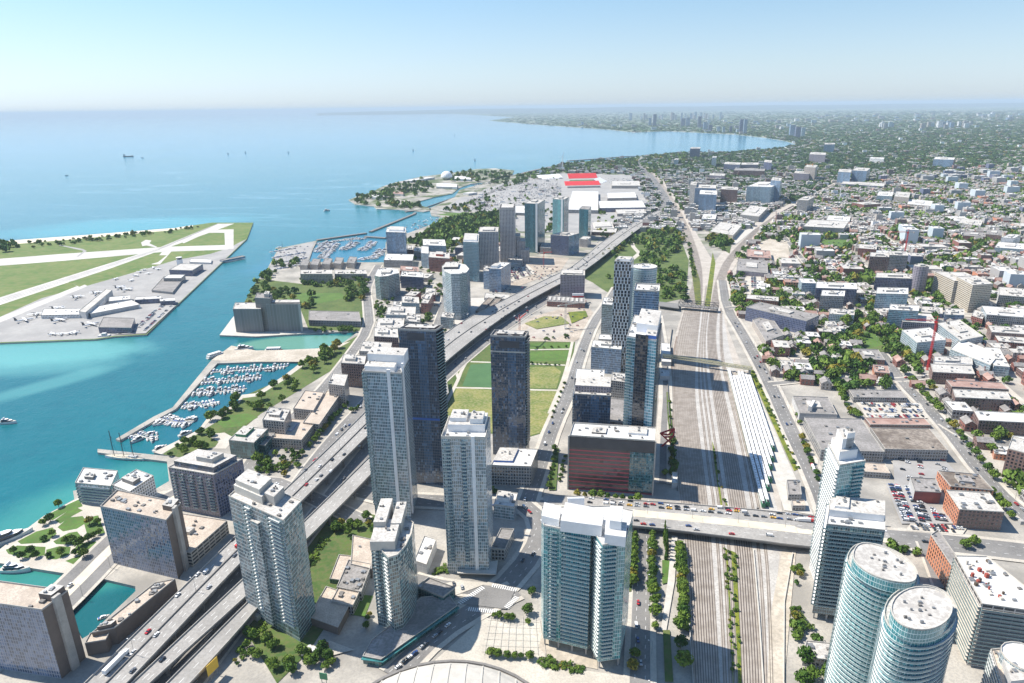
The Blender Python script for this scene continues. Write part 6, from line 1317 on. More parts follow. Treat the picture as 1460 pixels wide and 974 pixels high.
def lot(k,where,pr=.8,row=16,sp=2.9,ang=None):
    p=ccw(px(LOTS[k])); e=max(((Vector(p[(i+1)%len(p)])-Vector(p[i])) for i in range(len(p))),key=lambda v:v.length).normalized() if ang is None else Vector((math.cos(ang),math.sin(ang))); n=Vector((-e.y,e.x)); c=Vector((sum(q[0] for q in p)/len(p),sum(q[1] for q in p)/len(p)))
    R_=90
    for j in range(-12,13):
        for s in(-2.6,2.6):
            for i in range(-40,41):
                q=c+n*(j*row+s)+e*(i*sp)
                if inpoly(np.array([q.x]),np.array([q.y]),inset(p,3))[0] and cr.random()<pr: car(q.x,q.y,LZ[0]+.03,math.atan2(n.y,n.x)+(math.pi if cr.random()<.5 else 0)+cr.uniform(-.05,.05),where,'parked cars '+where)
for (a,b,n_,wh) in [((428,935),(468,925),7,'parked in the shaded court at the foot of the stepped-crown tower'),((600,842),(628,836),5,'parked in front of the glass pavilion'),((560,960),(640,893),9,'on the shaded street below the curved podium'),((660,728),(705,731),6,'parked behind the shorter pale tower'),((905,880),(915,960),3,'on the shaded road right of the teal tower')]:
    A_,B_=U(*a),U(*b)
    for k in range(n_):
        f=(k+.5)/n_+cr.uniform(-.04,.04); car(A_[0]*(1-f)+B_[0]*f,A_[1]*(1-f)+B_[1]*f,LZ[0]+.05,math.atan2(B_[1]-A_[1],B_[0]-A_[0])+(1.57 if 'parked' in wh else 0),wh,'cars '+wh)
lot('b','parked in the half-empty lot by the stained roof',.22)
lot('c','parked in the big lot beside the brick block',.85,row=13.5)
lot('e','parked in the small forecourt lot of the pale tower',.3)
lot('a','parked on the white lot behind the dark red strip',.7)
for k,wh in (('quay1','driving on the waterfront tram street'),('lake1','driving on the boulevard beside the expressway'),('spad0','on the street behind the pale towers'),('brem','at the junction by the stadium plaza'),('front','on the tree-lined street beside the teal tower'),('northfr','on the road above the train yard'),('king','on the avenue through the brick warehouses'),('spadN','on the tram street at the right'),('fort','on the park road beside the dark mid-rise')):
    p=R[k]; traffic(p,[LZ[0]+.03]*len(p),[11]*len(p),wh,'cars '+wh,14 if k!='front' else 9,2,hi=1100)
for k in ('lake2','rees','brem1','cross1','portl','king2','bath','cross2','lsw','hwy'): traffic(R[k],[LZ[0]+.03]*len(R[k]),[11 if k!='hwy' else 28]*len(R[k]),'driving on a side street','cars on side streets',12 if k!='hwy' else 9,2 if k!='hwy' else 6)
for s_ in STREETS: traffic(s_,[LZ[0]+.03]*2,[10]*2,'on a street of the old grid','cars on the old grid',16,2)
traffic([(a,b) for a,b in RAC],RAZ,RAW,'on the expressway ramp','cars on the ramp',2,2)
lot('g','parked on the airport car park',.6,row=20,sp=5); lot('d','parked on the lot near the truss bridge',.75,row=17,sp=3.4); lot('f','parked on the construction yard',.75,row=17,sp=4); lot('h','parked on the lot above the house row',.6); lot('i','parked in the shaded court by the school',.5); lot('j','parked on the lot behind the tram stop',.75)
for (x0,y0),(x1,y1),n_ in [((1060,290),(1100,250),0),((740,262),(800,285),420),((665,300),(700,283),160),((1175,270),(1205,300),240),((825,445),(842,430),12),((672,300),(745,262),330),((745,275),(795,250),200),((860,262),(905,254),80),((395,385),(440,352),60),((715,380),(795,400),90),((600,405),(640,440),60),((760,445),(835,475),16),((735,470),(815,485),8),((700,395),(730,425),50)]:
    for _ in range(n_):
        q=U(cr.uniform(x0,x1),cr.uniform(min(y0,y1),max(y0,y1))); REST.append((*q,LZ[0]+.05,GY+cr.choice([0,1.57]),cr.choice(list(CC)[:6])))
q=U(168,945,12); TRL=MB(); TRL.box(-11,5.5,-1.3,1.3,1.1,4.0,0); TRL.prism([(6,-1.25),(9,-1.15),(9,1.15),(6,1.25)],.7,3.4,0,0); TRL.face([(9.02,-1,2),(9.02,1,2),(8.9,1,3.2),(8.9,-1,3.2)],1)
for x_ in (-9.5,-8.2,4,7.8):
    for s_ in(-1,1): TRL.box(x_-.5,x_+.5,s_*1.1-.15,s_*1.1+.15,0,1.0,3)
link(proto(TRL,'articulated_lorry',['white','glassd','dmetal','tyre']),'articulated_lorry',(*q,12.05),math.atan2(GC[12][1]-GC[2][1],GC[12][0]-GC[2][0]),'long white articulated lorry on the expressway near the bottom edge','truck',None)
# lamps of the expressway
def lampmesh(two_=True):
    m=MB(); m.cone((0,0),.16,.09,0,11,6); 
    for s in((-1,1) if two_ else (1,)): m.beam((0,0,11),(0,s*2.6,11.5),.1); m.box(-.25,.25,s*2.6-.5,s*2.6+.5,11.4,11.62,1)
    return m
LM=proto(lampmesh(),'street_lamp',['metal','white']); LM1=proto(lampmesh(False),'street_lamp',['metal','white']); nl=0
acc=0
for i in range(1,len(GC)):
    acc+=math.dist(GC[i],GC[i-1])
    if acc>42 and GC[i][1]<1100:
        acc=0; nl+=1; link(LM,'street_lamp',(*GC[i],GZ[i]+.9),math.atan2(GC[i][1]-GC[i-1][1],GC[i][0]-GC[i-1][0]),'double-armed grey street lamp on the median of the elevated expressway','street lamp','median lamps of the expressway')
for x,y,a,d in along(list(zip([c[0] for c in SC],[c[1] for c in SC])),38,55): link(LM,'street_lamp',(x,y,7.6),a,'double-armed grey street lamp on the tram reserve of the road bridge','street lamp','lamps of the road bridge')
for key,lb in (('front','on the road right of the teal tower'),('quay1','along the waterfront tram street'),('northfr','along the road above the train yard'),('king','on the avenue by the brick warehouses')):
    Lp,Rp=strip_pts(R[key],15 if key!='quay1' else 30)
    for x,y,a,d in along(Rp,34,10):
        if y<1000: link(LM1,'street_lamp',(x,y,.1),a,'single-armed street lamp '+lb,'street lamp','lamps '+lb)
def board(name,label,cat,a,b,z0,z1,mat):
    A_,B_=U(*a,z0),U(*b,z0); r=root(name,(*A_,0),label,cat); d=Vector(B_)-Vector(A_); n=Vector((-d.y,d.x)).normalized()*.3; m=MB(); m.prism([A_,B_,tuple(Vector(B_)+n),tuple(Vector(A_)+n)],z0,z1); m.build('panel',mat,r)
    for f in (.2,.8): q=Vector(A_)+d*f+n; m=MB(); m.beam((q.x,q.y,0),(q.x,q.y,z0+.3),.35); m.build('post','metal',r)
board('billboard','yellow billboard beside the outer ramp near the bottom edge','billboard',(297,965),(312,950),6,14,'yellow')
board('sign_board','small green sign board at the bottom edge by the shaded grove','sign',(456,968),(467,970),3,8,'green')
place_cars()
def merge(name,meshes,items,mats,tint=False):
    V=[];Fs=[];MI=[];T=[];off=0
    for me,lst in zip(meshes,items):
        if not lst: continue
        v=np.zeros(len(me.vertices)*3,np.float32); me.vertices.foreach_get('co',v); v=v.reshape(-1,3); k=len(me.loops)//len(me.polygons)
        A=np.array(lst,np.float32) # x y z ang s sz tint
        c,s=np.cos(A[:,3]),np.sin(A[:,3]); X=v[None,:,0]*A[:,4,None];Y=v[None,:,1]*A[:,4,None];Z=v[None,:,2]*A[:,5,None]
        P=np.stack([X*c[:,None]-Y*s[:,None]+A[:,0,None],X*s[:,None]+Y*c[:,None]+A[:,1,None],Z+A[:,2,None]],-1)
        ls=np.zeros(len(me.loops),np.int32); me.loops.foreach_get('vertex_index',ls); st_=np.zeros(len(me.polygons),np.int32); me.polygons.foreach_get('loop_start',st_); tt=np.zeros(len(me.polygons),np.int32); me.polygons.foreach_get('loop_total',tt); mi=np.zeros(len(me.polygons),np.int32); me.polygons.foreach_get('material_index',mi)
        n=len(A); V.append(P.reshape(-1,3)); Fs.append(((ls[None,:]+(np.arange(n)*len(v))[:,None]+off).ravel(),np.tile(tt,n))); MI.append(np.tile(mi,n) if not isinstance(mats,dict) else np.tile(mi,n)); T.append(np.repeat(A[:,6],len(v))); off+=n*len(v)
    V=np.concatenate(V); L=np.concatenate([f[0] for f in Fs]); tot=np.concatenate([f[1] for f in Fs]); MI=np.concatenate(MI)
    me=bpy.data.meshes.new(name); me.vertices.add(len(V)); me.vertices.foreach_set('co',V.ravel()); me.loops.add(len(L)); me.loops.foreach_set('vertex_index',L.astype(np.int32)); me.polygons.add(len(tot)); me.polygons.foreach_set('loop_start',(np.cumsum(tot)-tot).astype(np.int32)); me.polygons.foreach_set('loop_total',tot.astype(np.int32)); me.polygons.foreach_set('material_index',MI.astype(np.int32))
    for m_ in mats: me.materials.append(M[m_] if isinstance(m_,str) else m_)
    if tint: a=me.attributes.new('tint','FLOAT','POINT'); a.data.foreach_set('value',np.concatenate(T).astype(np.float32))
    me.update(calc_edges=True); o=bpy.data.objects.new(name,me); COL.objects.link(o); tag(o,kind='stuff'); return o
merge('distant_moored_boats',[PM,PC,PS],BS,BM)
if REST:
    ks=list(CC); it=[[(x,y,z,a,1.08,1.08,0) for x,y,z,a,k in REST if k==kk] for kk in ks]
    # one material list: shift each colour's paint slot
    mats=[]; ms=[]
    for kk in ks:
        me=CP[kk].copy(); base=len(mats); mats+=list(me.materials); 
        for p_ in me.polygons: p_.material_index=0
        mi=np.zeros(len(me.polygons),np.int32); CP[kk].polygons.foreach_get('material_index',mi); me.materials.clear()
        for q in mats: me.materials.append(q)
        me.polygons.foreach_set('material_index',mi+base); ms.append(me)
    merge('distant_parked_cars',ms,it,mats)
# ================================================================== TREES AND HOUSES
def crown_mesh(name,nl,ls,seed,shape='round',mat='leaf'):
    r=np.random.default_rng(seed); lobes=[]
    if shape=='round':
        lobes=[(0,0,.62,.62,.40)]+[(math.cos(a)*.48,math.sin(a)*.48,.45+.25*r.random(),.42+.12*r.random(),.30) for a in np.arange(6)*1.05+r.random()]+[(0.15*r.normal(),.15*r.normal(),.92,.36,.26)]
    elif shape=='cone': lobes=[(0,0,.15+.17*k,.46*(1-k/7),.16) for k in range(7)]
    else: lobes=[(r.normal()*.5,r.normal()*.5,.28+.2*r.random(),.5,.25) for _ in range(7)]
    V=[];Fc=[]
    for i in range(nl):
        lx,ly,lz,rr,rz=lobes[r.integers(len(lobes))]
        d=r.normal(size=3); d/=np.linalg.norm(d); f=.72+.33*r.random()
        if r.random()<.15: f*=.6
        c=np.array([lx+d[0]*rr*f,ly+d[1]*rr*f,lz+d[2]*rz*f])
        nrm=d+r.normal(size=3)*.55; nrm[2]+=.25; nrm/=np.linalg.norm(nrm); t=np.cross(nrm,[.3,.5,.8]); t/=np.linalg.norm(t); b=np.cross(nrm,t); s=ls*(.6+.8*r.random()); a=len(V)
        for e,g in((-1,-.7),(1,-.6),(.8,.8),(-.7,.7)): V.append(tuple(c+t*s*e+b*s*g*(.7+.5*r.random())))
        Fc.append((a,a+1,a+2,a+3))
    me=bpy.data.meshes.new(name); me.from_pydata(V,[],Fc); me.materials.append(M[mat]); me.update(); return me
CR=[crown_mesh('crown',520,.115,k) for k in range(4)]; CRC=[crown_mesh('crown',420,.085,9,'cone')]; CRB=[crown_mesh('crown',300,.13,k,'bush') for k in (21,22)]
def trunk_mesh():
    m=MB(); m.cone((0,0),.055,.035,0,.45,7,0); 
    for k in range(4):
        a=k*1.6; m.beam((0,0,.36),(.28*math.cos(a),.28*math.sin(a),.72),.03)
    m.beam((0,0,.4),(0.03,0,.9),.03); return proto(m,'trunk',['bark'])
TRK=trunk_mesh(); NT=0; tr=random.Random(31)
LT=[]
def tree(x,y,R_,label,group,kind='round',z=0.0,hh=1.0): LT.append((math.hypot(x,y)/R_,x,y,R_,label,group,kind,z,hh))
def put_tree(_,x,y,R_,label,group,kind,z,hh):
    """R_ = crown radius in metres"""
    global NT
    if NT>=300: STUFF_T.append((x,y,R_,kind)); return
    NT+=1; nm={'round':'broadleaf_tree','cone':'conifer_tree','bush':'shrub'}[kind]
    s=R_; o=link(TRK,nm,(x,y,z),tr.uniform(0,6.3),label,'shrub' if kind=='bush' else 'tree',group); o.scale=(s*1.4,s*1.4,s*1.45*hh*(2 if kind=='cone' else .7 if kind=='bush' else 1))
    c=bpy.data.objects.new('crown',{'round':CR,'cone':CRC,'bush':CRB}[kind][tr.randrange({'round':4,'cone':1,'bush':2}[kind])]); COL.objects.link(c); c.parent=o
    sx=.72 if kind!='bush' else .8; c.scale=(sx*tr.uniform(.9,1.1),sx*tr.uniform(.9,1.1),.95); c.location=(0,0,.30 if kind=='round' else 0.02)
STUFF_T=[]
def row(a,b,n,R_,label,group,kind='round',j=.8):
    A,B=Vector(U(*a)),Vector(U(*b))
    for k in range(n):
        q=A.lerp(B,(k+.5)/n); tree(q.x+tr.uniform(-j,j),q.y+tr.uniform(-j,j),R_*1.25*tr.uniform(.75,1.25),label,group,kind)
def grove(poly,n,R_,label,group,kind='round',stuff=False,occk=False):
    p=ccw(px(poly)); xs=[q[0] for q in p];ys=[q[1] for q in p]; k=0; t=0
    while k<n and t<n*40:
        t+=1; x,y=tr.uniform(min(xs),max(xs)),tr.uniform(min(ys),max(ys))
        if not inpoly(np.array([x]),np.array([y]),p)[0]: continue
        k+=1; rr=R_*1.15*tr.uniform(.65,1.3)
        if stuff: STUFF_T.append((x,y,rr,kind))
        else: tree(x,y,rr,label,group,kind)
row((905,768),(897,838),12,4.0,'round street tree along the right foot of the teal tower','street trees right of the teal tower')
row((929,758),(930,850),15,3.0,'small street tree on the garden side of the road by the teal tower','street trees on the garden side of the road')
row((947,760),(951,800),9,3.0,'dark tall conifer in the clipped strip beside the railway garden','conifers beside the railway garden','cone')
row((970,780),(975,890),17,3.8,'dense tree along the garden edge above the railway','garden edge trees by the railway')
row((932,838),(935,905),4,3.2,'tree at the road side near the garden pergola','trees by the pergola')
row((968,885),(975,965),3,4.2,'large tree in the tower shade beside the tracks','shaded trees by the tracks'); row((905,930),(902,965),2,3,'tree at the kerb of the shaded road below the teal tower','kerb trees in the shade')
tree(*U(938,855),2.6,'bright yellow-green tree in the railway garden','yellow-green garden tree')
for x,y in [(32,797),(52,795),(70,795),(88,792),(63,771),(75,765),(104,774),(112,781),(118,776),(126,772),(72,744),(62,749),(20,789),(45,790),(95,775),(134,768),(140,748),(128,748),(108,792),(84,723),(142,762),(120,795)]: tree(*U(x,y),3.8*tr.uniform(.75,1.2),'dark round tree on the oval lawns of the waterfront park','waterfront park trees')
grove([(236,650),(262,632),(285,618),(308,622),(300,640),(258,652)],16,3.6,'leafy tree in the dense round garden by the quay','round garden trees')
grove([(282,613),(300,592),(330,575),(342,566),(350,575),(330,592),(300,605)],12,4.4,'dark tree on the garden edge beside the near marina','garden edge trees by the marina')
grove([(345,575),(375,560),(400,545),(425,540),(420,565),(390,580),(365,592)],16,4.4,'tree between the marina and the long stone row','trees by the stone row')
grove([(430,525),(452,506),(480,495),(492,502),(470,520),(445,535)],16,5.0,'yellow-green tree in the thick clump beyond the near marina','clump beyond the marina')
row((365,660),(383,668),3,4.6,'large round tree in front of the green glass theatre','theatre tree'); row((405,672),(432,648),7,2.4,'small tree at the kerb below the long stone row','kerb trees below the stone row'); row((440,640),(497,575),12,2.8,'dark tree between the stone row and the boulevard','boulevard trees by the stone row')
row((500,590),(514,580),3,2.6,'young tree in the boulevard median','median trees')
grove([(352,905),(372,898),(440,945),(420,968),(352,935)],18,3.0,'shrubby tree in the terraced garden at the foot of the stepped-crown tower','terrace garden trees')
grove([(425,930),(470,925),(490,960),(455,972),(425,960)],12,3.4,'dark tree in the shaded grove at the bottom edge','shaded grove trees')
grove([(478,752),(530,735),(540,755),(520,772),(475,775)],14,3.2,'green tree in the playground garden left of the curved tower','playground garden trees')
row((440,805),(462,770),7,2.2,'clipped shrub along the ramp beside the walled court','clipped shrubs along the ramp','bush'); row((352,915),(392,870),5,2.0,'clipped shrub at the outer ramp edge','outer ramp shrubs','bush')
row((527,875),(520,900),4,2.0,'small tree beside the bright lawn near the curved tower','lawn trees'); row((619,817),(636,812),3,2.4,'yellowing shrub at the foot of the shorter pale tower','pale tower shrubs','bush')
row((770,945),(830,955),8,2.4,'low shrub along the forecourt wall of the teal tower','forecourt shrubs','bush'); row((700,880),(735,885),4,2.2,'small round tree in the row at the plaza edge by the junction','plaza edge trees'); row((695,935),(760,942),6,2.2,'low planted tree between plaza and pale roof edge','planter trees by the roof edge'); row((748,890),(760,835),2,3.0,'lone round tree on the plaza left of the teal tower','plaza trees'); tree(*U(753,890),2.6,'lone round tree on the plaza left of the teal tower','plaza trees')
row((818,708),(915,716),9,3.0,'street tree in front of the red-banded slab','street trees before the red-banded slab')
row((782,700),(792,640),10,2.3,'slim street tree on the shaded side street left of the red-banded slab','side street trees'); row((798,690),(806,650),6,2.0,'small street tree beside the red-banded slab','street trees beside the slab')
row((960,690),(955,570),9,2.0,'hedge tree along the railway wall by the red sculpture','hedge trees by the railway wall'); tree(*U(948,678),3.6,'round tree in the courtyard below the red sculpture','courtyard tree')
row((785,600),(806,545),8,1.8,'young tree along the sports field path','young path trees'); row((756,519),(800,522),7,1.8,'young tree between the lawns','young lawn trees'); row((760,497),(812,496),5,1.8,'young tree at the upper lawns','upper lawn trees')
grove([(1132,800),(1143,795),(1142,890),(1128,890)],9,2.4,'dark shrub tree in the strip left of the slab tower','strip trees by the slab tower'); grove([(1135,940),(1190,955),(1225,1000),(1140,1000)],12,4.2,'autumn-tinged tree in the clump at the foot of the oval tower','trees at the foot of the oval tower')
row((1142,625),(1168,690),9,2.8,'tree along the road below the grey warehouse roof','trees along the road below the warehouse'); row((1138,590),(1140,610),2,3.2,'tall tree against the white-walled hall','hall trees')
row((1298,545),(1340,590),8,4.0,'street tree on the upper avenue by the brick warehouses','upper avenue trees'); row((1350,600),(1420,690),9,4.2,'street tree on the avenue beside the lowest brick warehouse','lower avenue trees'); row((1210,590),(1225,597),3,3.5,'tree at the corner of the white car park','car park corner trees'); row((1196,560),(1212,590),5,4.0,'tree between the white-walled hall and the white car park','trees by the hall')
grove([(1195,462),(1240,452),(1275,475),(1282,500),(1235,500),(1205,480)],18,7,'large tree in the wooded square between the glass blocks','wooded square trees')
grove([(1395,630),(1440,625),(1445,640),(1400,650)],6,4.2,'rust-tinted tree among the small brick blocks by the right edge','rust-tinted trees')
row((1408,700),(1445,745),4,3.6,'kerb tree at the lower avenue by the brick block','kerb trees at the lower avenue'); grove([(1355,765),(1400,768),(1395,785),(1360,780)],3,3.5,'tree near the orange brick wall','trees near the brick wall')
tree(*U(1265,795),3,'tree in the lane behind the oval tower','lane tree'); tree(*U(1240,782),3,'small tree at the tram stop behind the slab tower','tram stop tree')
for t_ in sorted(LT): put_tree(*t_)
for poly,n,r in [([(1031,782),(1050,790),(1058,974),(1045,974)],46,1.3),([(1016,630),(1036,722),(1026,720)],12,1.2),([(1068,530),(1074,530),(1140,668),(1134,670)],60,1.4),([(899,765),(905,766),(899,842),(893,842)],16,1.6),([(330,935),(350,915),(352,935),(340,960)],10,1.5),([(968,780),(976,780),(984,900),(976,900)],20,1.8)]: grove(poly,n,r,'','','bush',True)
CORO=[(580,347),(602,334),(640,313),(705,304),(738,311),(712,348),(640,351)]
grove(CORO,420,8.5,'','',stuff=True); grove([(865,385),(905,345),(950,330),(975,345),(985,375),(978,400),(930,390),(880,372)],0,8,'','',stuff=True)
for poly,n,r in [([(900,345),(940,318),(960,316),(975,350),(960,372),(925,360)],110,7),([(860,400),(900,380),(930,400),(900,425),(870,415)],26,5),([(915,395),(945,385),(975,385),(980,430),(950,432),(935,415)],55,6),([(905,365),(930,362),(960,380),(930,385)],22,6),([(868,365),(905,335),(910,342),(878,370)],22,6),([(840,372),(868,355),(880,352),(862,372)],12,6),([(1000,310),(1015,345),(1022,350),(1016,318)],16,6),([(1008,335),(1045,340),(1035,362),(1012,352)],32,8),([(345,437),(365,402),(385,410),(430,420),(425,440),(390,430)],34,6),([(430,395),(525,397),(523,408),(432,410)],46,6),([(495,412),(525,408),(520,432),(492,432)],22,6),([(440,470),(515,470),(515,474),(440,474)],12,4),([(428,425),(445,422),(445,440),(432,440)],6,7),([(385,375),(425,368),(425,378),(390,392)],14,6),([(366,402),(378,388),(390,392),(380,404)],12,7),
  ([(500,285),(535,275),(560,266),(600,256),(620,270),(560,290),(540,296),(510,290)],120,9),([(640,247),(735,244),(725,252),(700,257),(660,262),(640,258)],70,10),([(555,290),(600,292),(600,299),(560,298)],26,8),([(735,252),(800,236),(870,229),(912,226),(908,240),(850,245),(800,247),(745,262),(700,275)],230,9),([(912,228),(980,218),(985,232),(930,250),(915,240)],110,9),([(925,240),(935,242),(985,300),(975,305)],55,6),([(620,301),(660,290),(700,283),(690,300),(660,305)],36,7),([(750,300),(790,300),(800,340),(755,345)],30,7),([(850,300),(855,340),(885,340),(875,310)],22,6),([(-200,352),(20,350),(22,358),(-200,378)],70,10),([(20,349),(110,341),(250,328),(290,321),(292,324),(240,333),(110,348),(25,356)],80,4.5),([(1100,440),(1130,430),(1165,405),(1130,395),(1090,405)],60,6.5),([(1115,395),(1160,372),(1200,400),(1170,405)],40,7),([(1160,345),(1170,335),(1215,335),(1220,355),(1208,358),(1205,342),(1172,342),(1168,358),(1190,362),(1170,368)],50,7),([(1230,420),(1248,425),(1246,450),(1230,445)],16,6),([(1302,455),(1330,470),(1335,480),(1310,470)],8,6),([(1325,392),(1335,410),(1350,432),(1335,420)],14,6),([(1130,310),(1145,330),(1165,360),(1160,365),(1140,345),(1125,315)],24,6),([(1090,330),(1120,335),(1110,350)],14,6),([(1178,560),(1188,560),(1183,548),(1120,545),(1115,530),(1160,522),(1225,530),(1200,545)],34,5),([(770,480),(812,480),(812,484),(770,486)],8,2.5)]: grove(poly,n,r,'','',stuff=True)
# the old house district
def housemesh(wall,roof,w,d,h,rh,flat=False):
    m=MB(); p=[(-w/2,-d/2),(w/2,-d/2),(w/2,d/2),(-w/2,d/2)]
    if flat:
        m.walls(p,0,h+.5,0); m.cap(inset(p,.3),h,1); q=inset(p,.3); m.walls(q[::-1],h,h+.5,0)
        for i in range(4): m.face([(*p[i],h+.5),(*p[(i+1)%4],h+.5),(*q[(i+1)%4],h+.5),(*q[i],h+.5)],2)
        m.box(w*.1,w*.28,-d*.1,d*.12,h,h+2.2,2); m.box(-w*.3,-w*.2,d*.1,d*.2,h,h+1.2,2)
    else:
        m.walls(p,0,h,0); e=.4; a=[(-w/2-e,-d/2-e,h-.1),(w/2+e,-d/2-e,h-.1),(w/2+e,d/2+e,h-.1),(-w/2-e,d/2+e,h-.1)]; r0=(0,-d/2-e,h+rh); r1=(0,d/2+e,h+rh)
        m.face([a[1],a[2],r1,r0],1); m.face([a[3],a[0],r0,r1],1); m.face([a[0],a[1],r0],0); m.face([a[2],a[3],r1],0); m.box(w*.2,w*.3,0,.8,h,h+rh+.8,0)
    return m
HM=[]
for i,(wl,rf,fl) in enumerate([('brick','roofgrey',0),('brown','roofgrey',0),('white','roof',1),('stone','roof',1),('brick','roofred',0),('grey','roofw',1),('brown','roof',1),('stone','roofgrey',0)]):
    HM.append((proto(housemesh(None,None,[8,9,12,14,8,16,15,9][i],[12,13,16,18,14,20,17,12][i],[6.5,7,7,9,6.5,8,9.5,6.5][i],3,fl),'house',[fm(wl),rf,'conc']),['red brick gabled house with grey roof','brown gabled house with grey roof','small white flat-roofed building','stone flat-roofed low building','brick gabled house with reddish roof','grey low building with white flat roof','brown brick low building with pale flat roof','pale gabled house with grey roof'][i]))
for wl,rf,w_,d_,h_,lb in [('brick','roof',22,32,14,'red brick mid-rise block with pale roof'),('grey','roofw',26,38,18,'grey mid-rise block with white roof'),('navy','roof',20,30,21,'dark blue-grey mid-rise block'),('orange','roofred',18,26,11,'orange brick block with reddish roof'),('sky','roofw',24,34,24,'pale glassy mid-rise block'),('stone','roof',30,44,10,'long stone low-rise block')]: HM.append((proto(housemesh(None,None,w_,d_,h_,3,1),'midrise_block',[fm(wl),rf,'conc']),lb))
hr=random.Random(77); H=[];
ZA=ccw(px([(1040,335),(1110,305),(1205,268),(1300,250),(1500,232),(1520,800),(1470,745),(1410,690),(1290,555),(1200,560),(1150,548),(1105,540),(1060,470),(1040,430)]))
zx=[q[0] for q in ZA]; zy=[q[1] for q in ZA]
cand=[]
for a in np.arange(-300,3400,11.5):
    for b in np.arange(-900,2600,19):
        x,y=G(a+hr.uniform(-2,2),b+hr.uniform(-2,2))
        if min(zx)<x<max(zx) and min(zy)<y<max(zy): cand.append((x,y))
ca=np.array(cand); ins=inpoly(ca[:,0],ca[:,1],ZA); ca=ca[ins]
order=np.argsort(np.hypot(ca[:,0],ca[:,1])); HS=[[] for _ in range(14)]; nh=0
def tint(): return hr.random()
def clump(x,y): return .5+.25*math.sin(x*.017+1.3*math.sin(y*.011))+.25*math.sin(y*.021+1.7*math.sin(x*.013+2))
for x,y in ca[order]:
    if not free(x,y): continue
    cl=clump(x,y)
    d=math.hypot(x,y); nfar=min(1,max(0,(d-1500)/1200)); t=hr.random()
    if t<(.62-.42*cl)*(1-.22*nfar):
        k=hr.choices(range(8),[1.6,.8,3,2,1.2,2.6,1.2,2.4])[0]; 
        if not(free(x+8,y) and free(x-8,y) and free(x,y+8) and free(x,y-8)): k=hr.choice([0,1,4,7])
        if hr.random()<(.6 if d<1500 else .45 if d<2600 else .25) and all(free(x+q,y+e) for q in(-18,0,18) for e in(-18,0,18)): k=hr.randrange(8,14)
        ang=GY-math.pi/2+(math.pi/2 if hr.random()<.35 else 0); s=hr.uniform(.95,1.4)
        if nh<290:
            o=link(HM[k][0],'house' if 'house' in HM[k][1] else 'midrise_block' if k>7 else 'low_building',(x,y,0),ang,HM[k][1]+' in the old street grid at right','house' if 'house' in HM[k][1] else 'low building','houses of the old street grid',s); nh+=1
        else: HS[k].append((x,y,0,ang,s,s*hr.uniform(.9,1.3),0))
        if k>7: occ([(x-20,y-20),(x+20,y-20),(x+20,y+20),(x-20,y+20)])
        if k in(2,3,5,6): occ([(x-9,y-9),(x+9,y-9),(x+9,y+9),(x-9,y+9)])
    elif t<.80+.3*cl: STUFF_T.append((x+hr.uniform(-5,5),y+hr.uniform(-5,5),hr.uniform(5.0,8.0)*(.8+.7*cl),'round'))
for poly,nb_,ntr in (([(556,400),(600,392),(640,415),(655,420),(640,470),(600,500),(545,500),(527,470),(530,440)],10,90),([(590,345),(700,340),(745,372),(700,378),(640,400),(590,385)],8,110),([(440,690),(520,600),(530,650),(470,735)],0,30),([(350,660),(420,640),(440,665),(380,690)],0,26),([(640,690),(700,690),(735,720),(640,715)],0,16),([(936,690),(966,690),(955,560),(940,560)],0,40),([(1130,880),(1160,890),(1180,950),(1130,945)],0,14),([(1238,770),(1325,770),(1335,800),(1270,790)],0,10),([(930,310),(1000,350),(1005,400),(988,400),(980,340)],0,60)):
    P_=ccw(px(poly)); xs=[q[0] for q in P_]; ys=[q[1] for q in P_]
    for k in range(nb_*30):
        x,y=hr.uniform(min(xs),max(xs)),hr.uniform(min(ys),max(ys))
        if nb_>0 and inpoly(np.array([x]),np.array([y]),P_)[0] and all(free(x+q,y+e) for q in(-16,0,16) for e in(-20,0,20)):
            j=hr.randrange(8,14); nb_-=1; tag(link(HM[j][0],'midrise_block',(x,y,0),GY-1.57,'',''  ,None,hr.uniform(.8,1.05)),HM[j][1]+' on the waterfront side of the elevated expressway','midrise block','small blocks on the waterfront side of the expressway'); occ([(x-18,y-18),(x+18,y-18),(x+18,y+18),(x-18,y+18)])
    k=0
    for _ in range(ntr*20):
        x,y=hr.uniform(min(xs),max(xs)),hr.uniform(min(ys),max(ys))
        if k<ntr and inpoly(np.array([x]),np.array([y]),P_)[0] and free(x,y): STUFF_T.append((x,y,hr.uniform(2.2,4.6) if y<900 else hr.uniform(3.5,6),'round')); k+=1
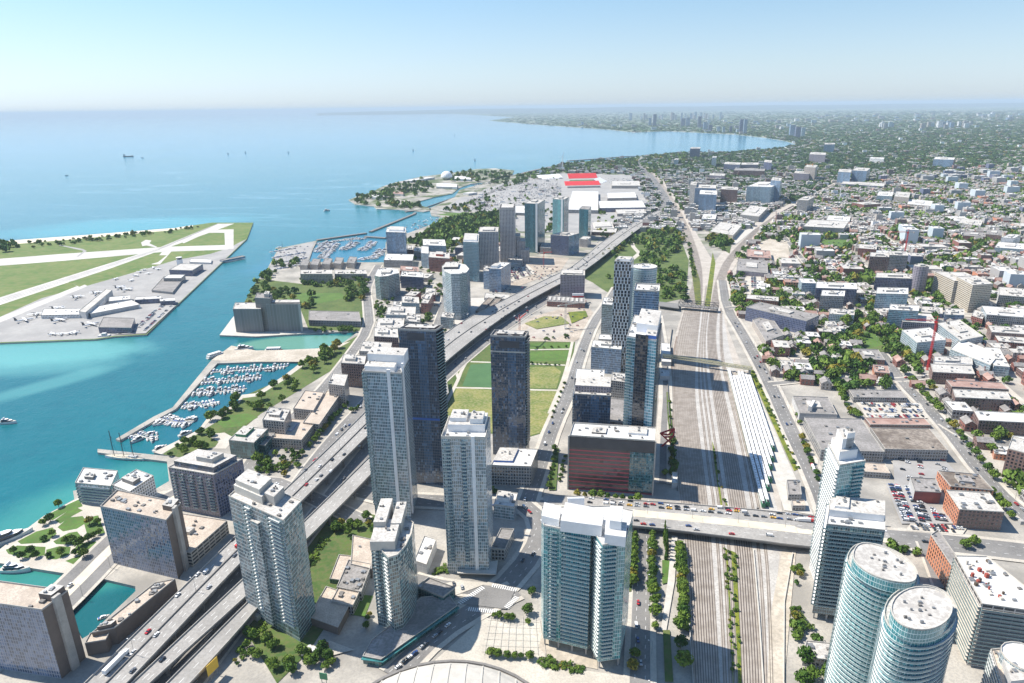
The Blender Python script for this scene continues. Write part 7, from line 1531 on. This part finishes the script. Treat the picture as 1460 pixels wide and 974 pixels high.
# beyond: suburbs thinning into a canopy
LW=lw
def far_pts(n,x0,x1,y0,y1,pw=1.0):
    out=[]
    xs_=np.array([hr.uniform(x0,x1) for _ in range(n)]); ys_=np.array([y0+(y1-y0)*hr.random()**pw for _ in range(n)])
    P_=np.array([U(a,b) for a,b in zip(xs_,ys_)]); ok=inpoly(P_[:,0],P_[:,1],LW); return P_[ok]
C1L=[[] for _ in range(3)]
for x,y in far_pts(44000,700,1500,158,345):
    d=math.hypot(x,y)
    if d<2300 or not free(x,y): continue
    if inpoly(np.array([x]),np.array([y]),ZA)[0] and hr.random()<.55: continue
    if y<5000 and x<1000 and hr.random()<.75: continue
    s=hr.uniform(7,12)*(1+max(0,d-3500)/4200); C1L[hr.randrange(3)].append((x,y,0,hr.uniform(0,6.3),s,min(s,hr.uniform(8,12)),tint()))
for x,y in far_pts(9000,760,1500,158,330):
    d=math.hypot(x,y)
    if d<2000 or not free(x,y): continue
    if d>4200 and hr.random()<.62: continue
    k=hr.choice([0,2,2,3,3,5,5,6]); s=hr.uniform(.9,1.6)*(1+max(0,d-3500)/9000); HS[k].append((x,y,0,GY+hr.choice([0,1.57]),s,hr.uniform(.9,1.5)*(1 if hr.random()<.95 else 2.2),0))
EX=ccw(px([(660,298),(690,272),(745,256),(800,250),(800,300),(745,325),(720,303)])); EX2=ccw(px([(862,330),(925,300),(930,280),(905,255),(870,252),(860,262),(925,285)]))
for poly,n in ((EX,170),(EX2,30)):
    xs=[q[0] for q in poly]; ys=[q[1] for q in poly]
    for _ in range(n):
        x,y=hr.uniform(min(xs),max(xs)),hr.uniform(min(ys),max(ys))
        if inpoly(np.array([x]),np.array([y]),poly)[0]:
            if hr.random()<.6: HS[hr.choice([2,2,3,5])].append((x,y,0,GY+hr.choice([0,.4,1.57]),hr.uniform(.4,1.2),hr.uniform(.4,.9),0))
            else: STUFF_T.append((x,y,hr.uniform(4,8),'round'))
for k,(me,lb) in enumerate(HM):
    if HS[k]: merge('distant_houses',[me],[HS[k]],list(me.materials))
FC=[crown_mesh('far_crown',46,.30,50+k,'round','leafs') for k in range(3)]
MC=[crown_mesh('mid_crown',130,.20,60+k,'round','leafs') for k in range(3)]
near=[[] for _ in range(3)]; mid=[[] for _ in range(3)]
for x,y,r_,k in STUFF_T:
    (near if math.hypot(x,y)<1500 else mid)[hr.randrange(3)].append((x,y,0.6,hr.uniform(0,6.3),r_,r_*hr.uniform(1.05,1.5),tint()))
def slot(l): 
    for me in l: me.materials[0]=M['leafm']
MC2=[m_.copy() for m_ in MC]; FC2=[m_.copy() for m_ in FC]; slot(MC2); slot(FC2)
merge('tree_canopy',MC2,near,['leafm'],True); merge('middle_tree_canopy',FC2,mid,['leafm'],True); merge('distant_tree_canopy',FC,C1L,['leafs'],True)
print('counts trees',NT,'stuff trees',len(STUFF_T),'far',sum(map(len,C1L)),'cars',NC,'lamps',nl,'rest',len(REST),'boats',nb,'houses',nh,sum(map(len,HS)))
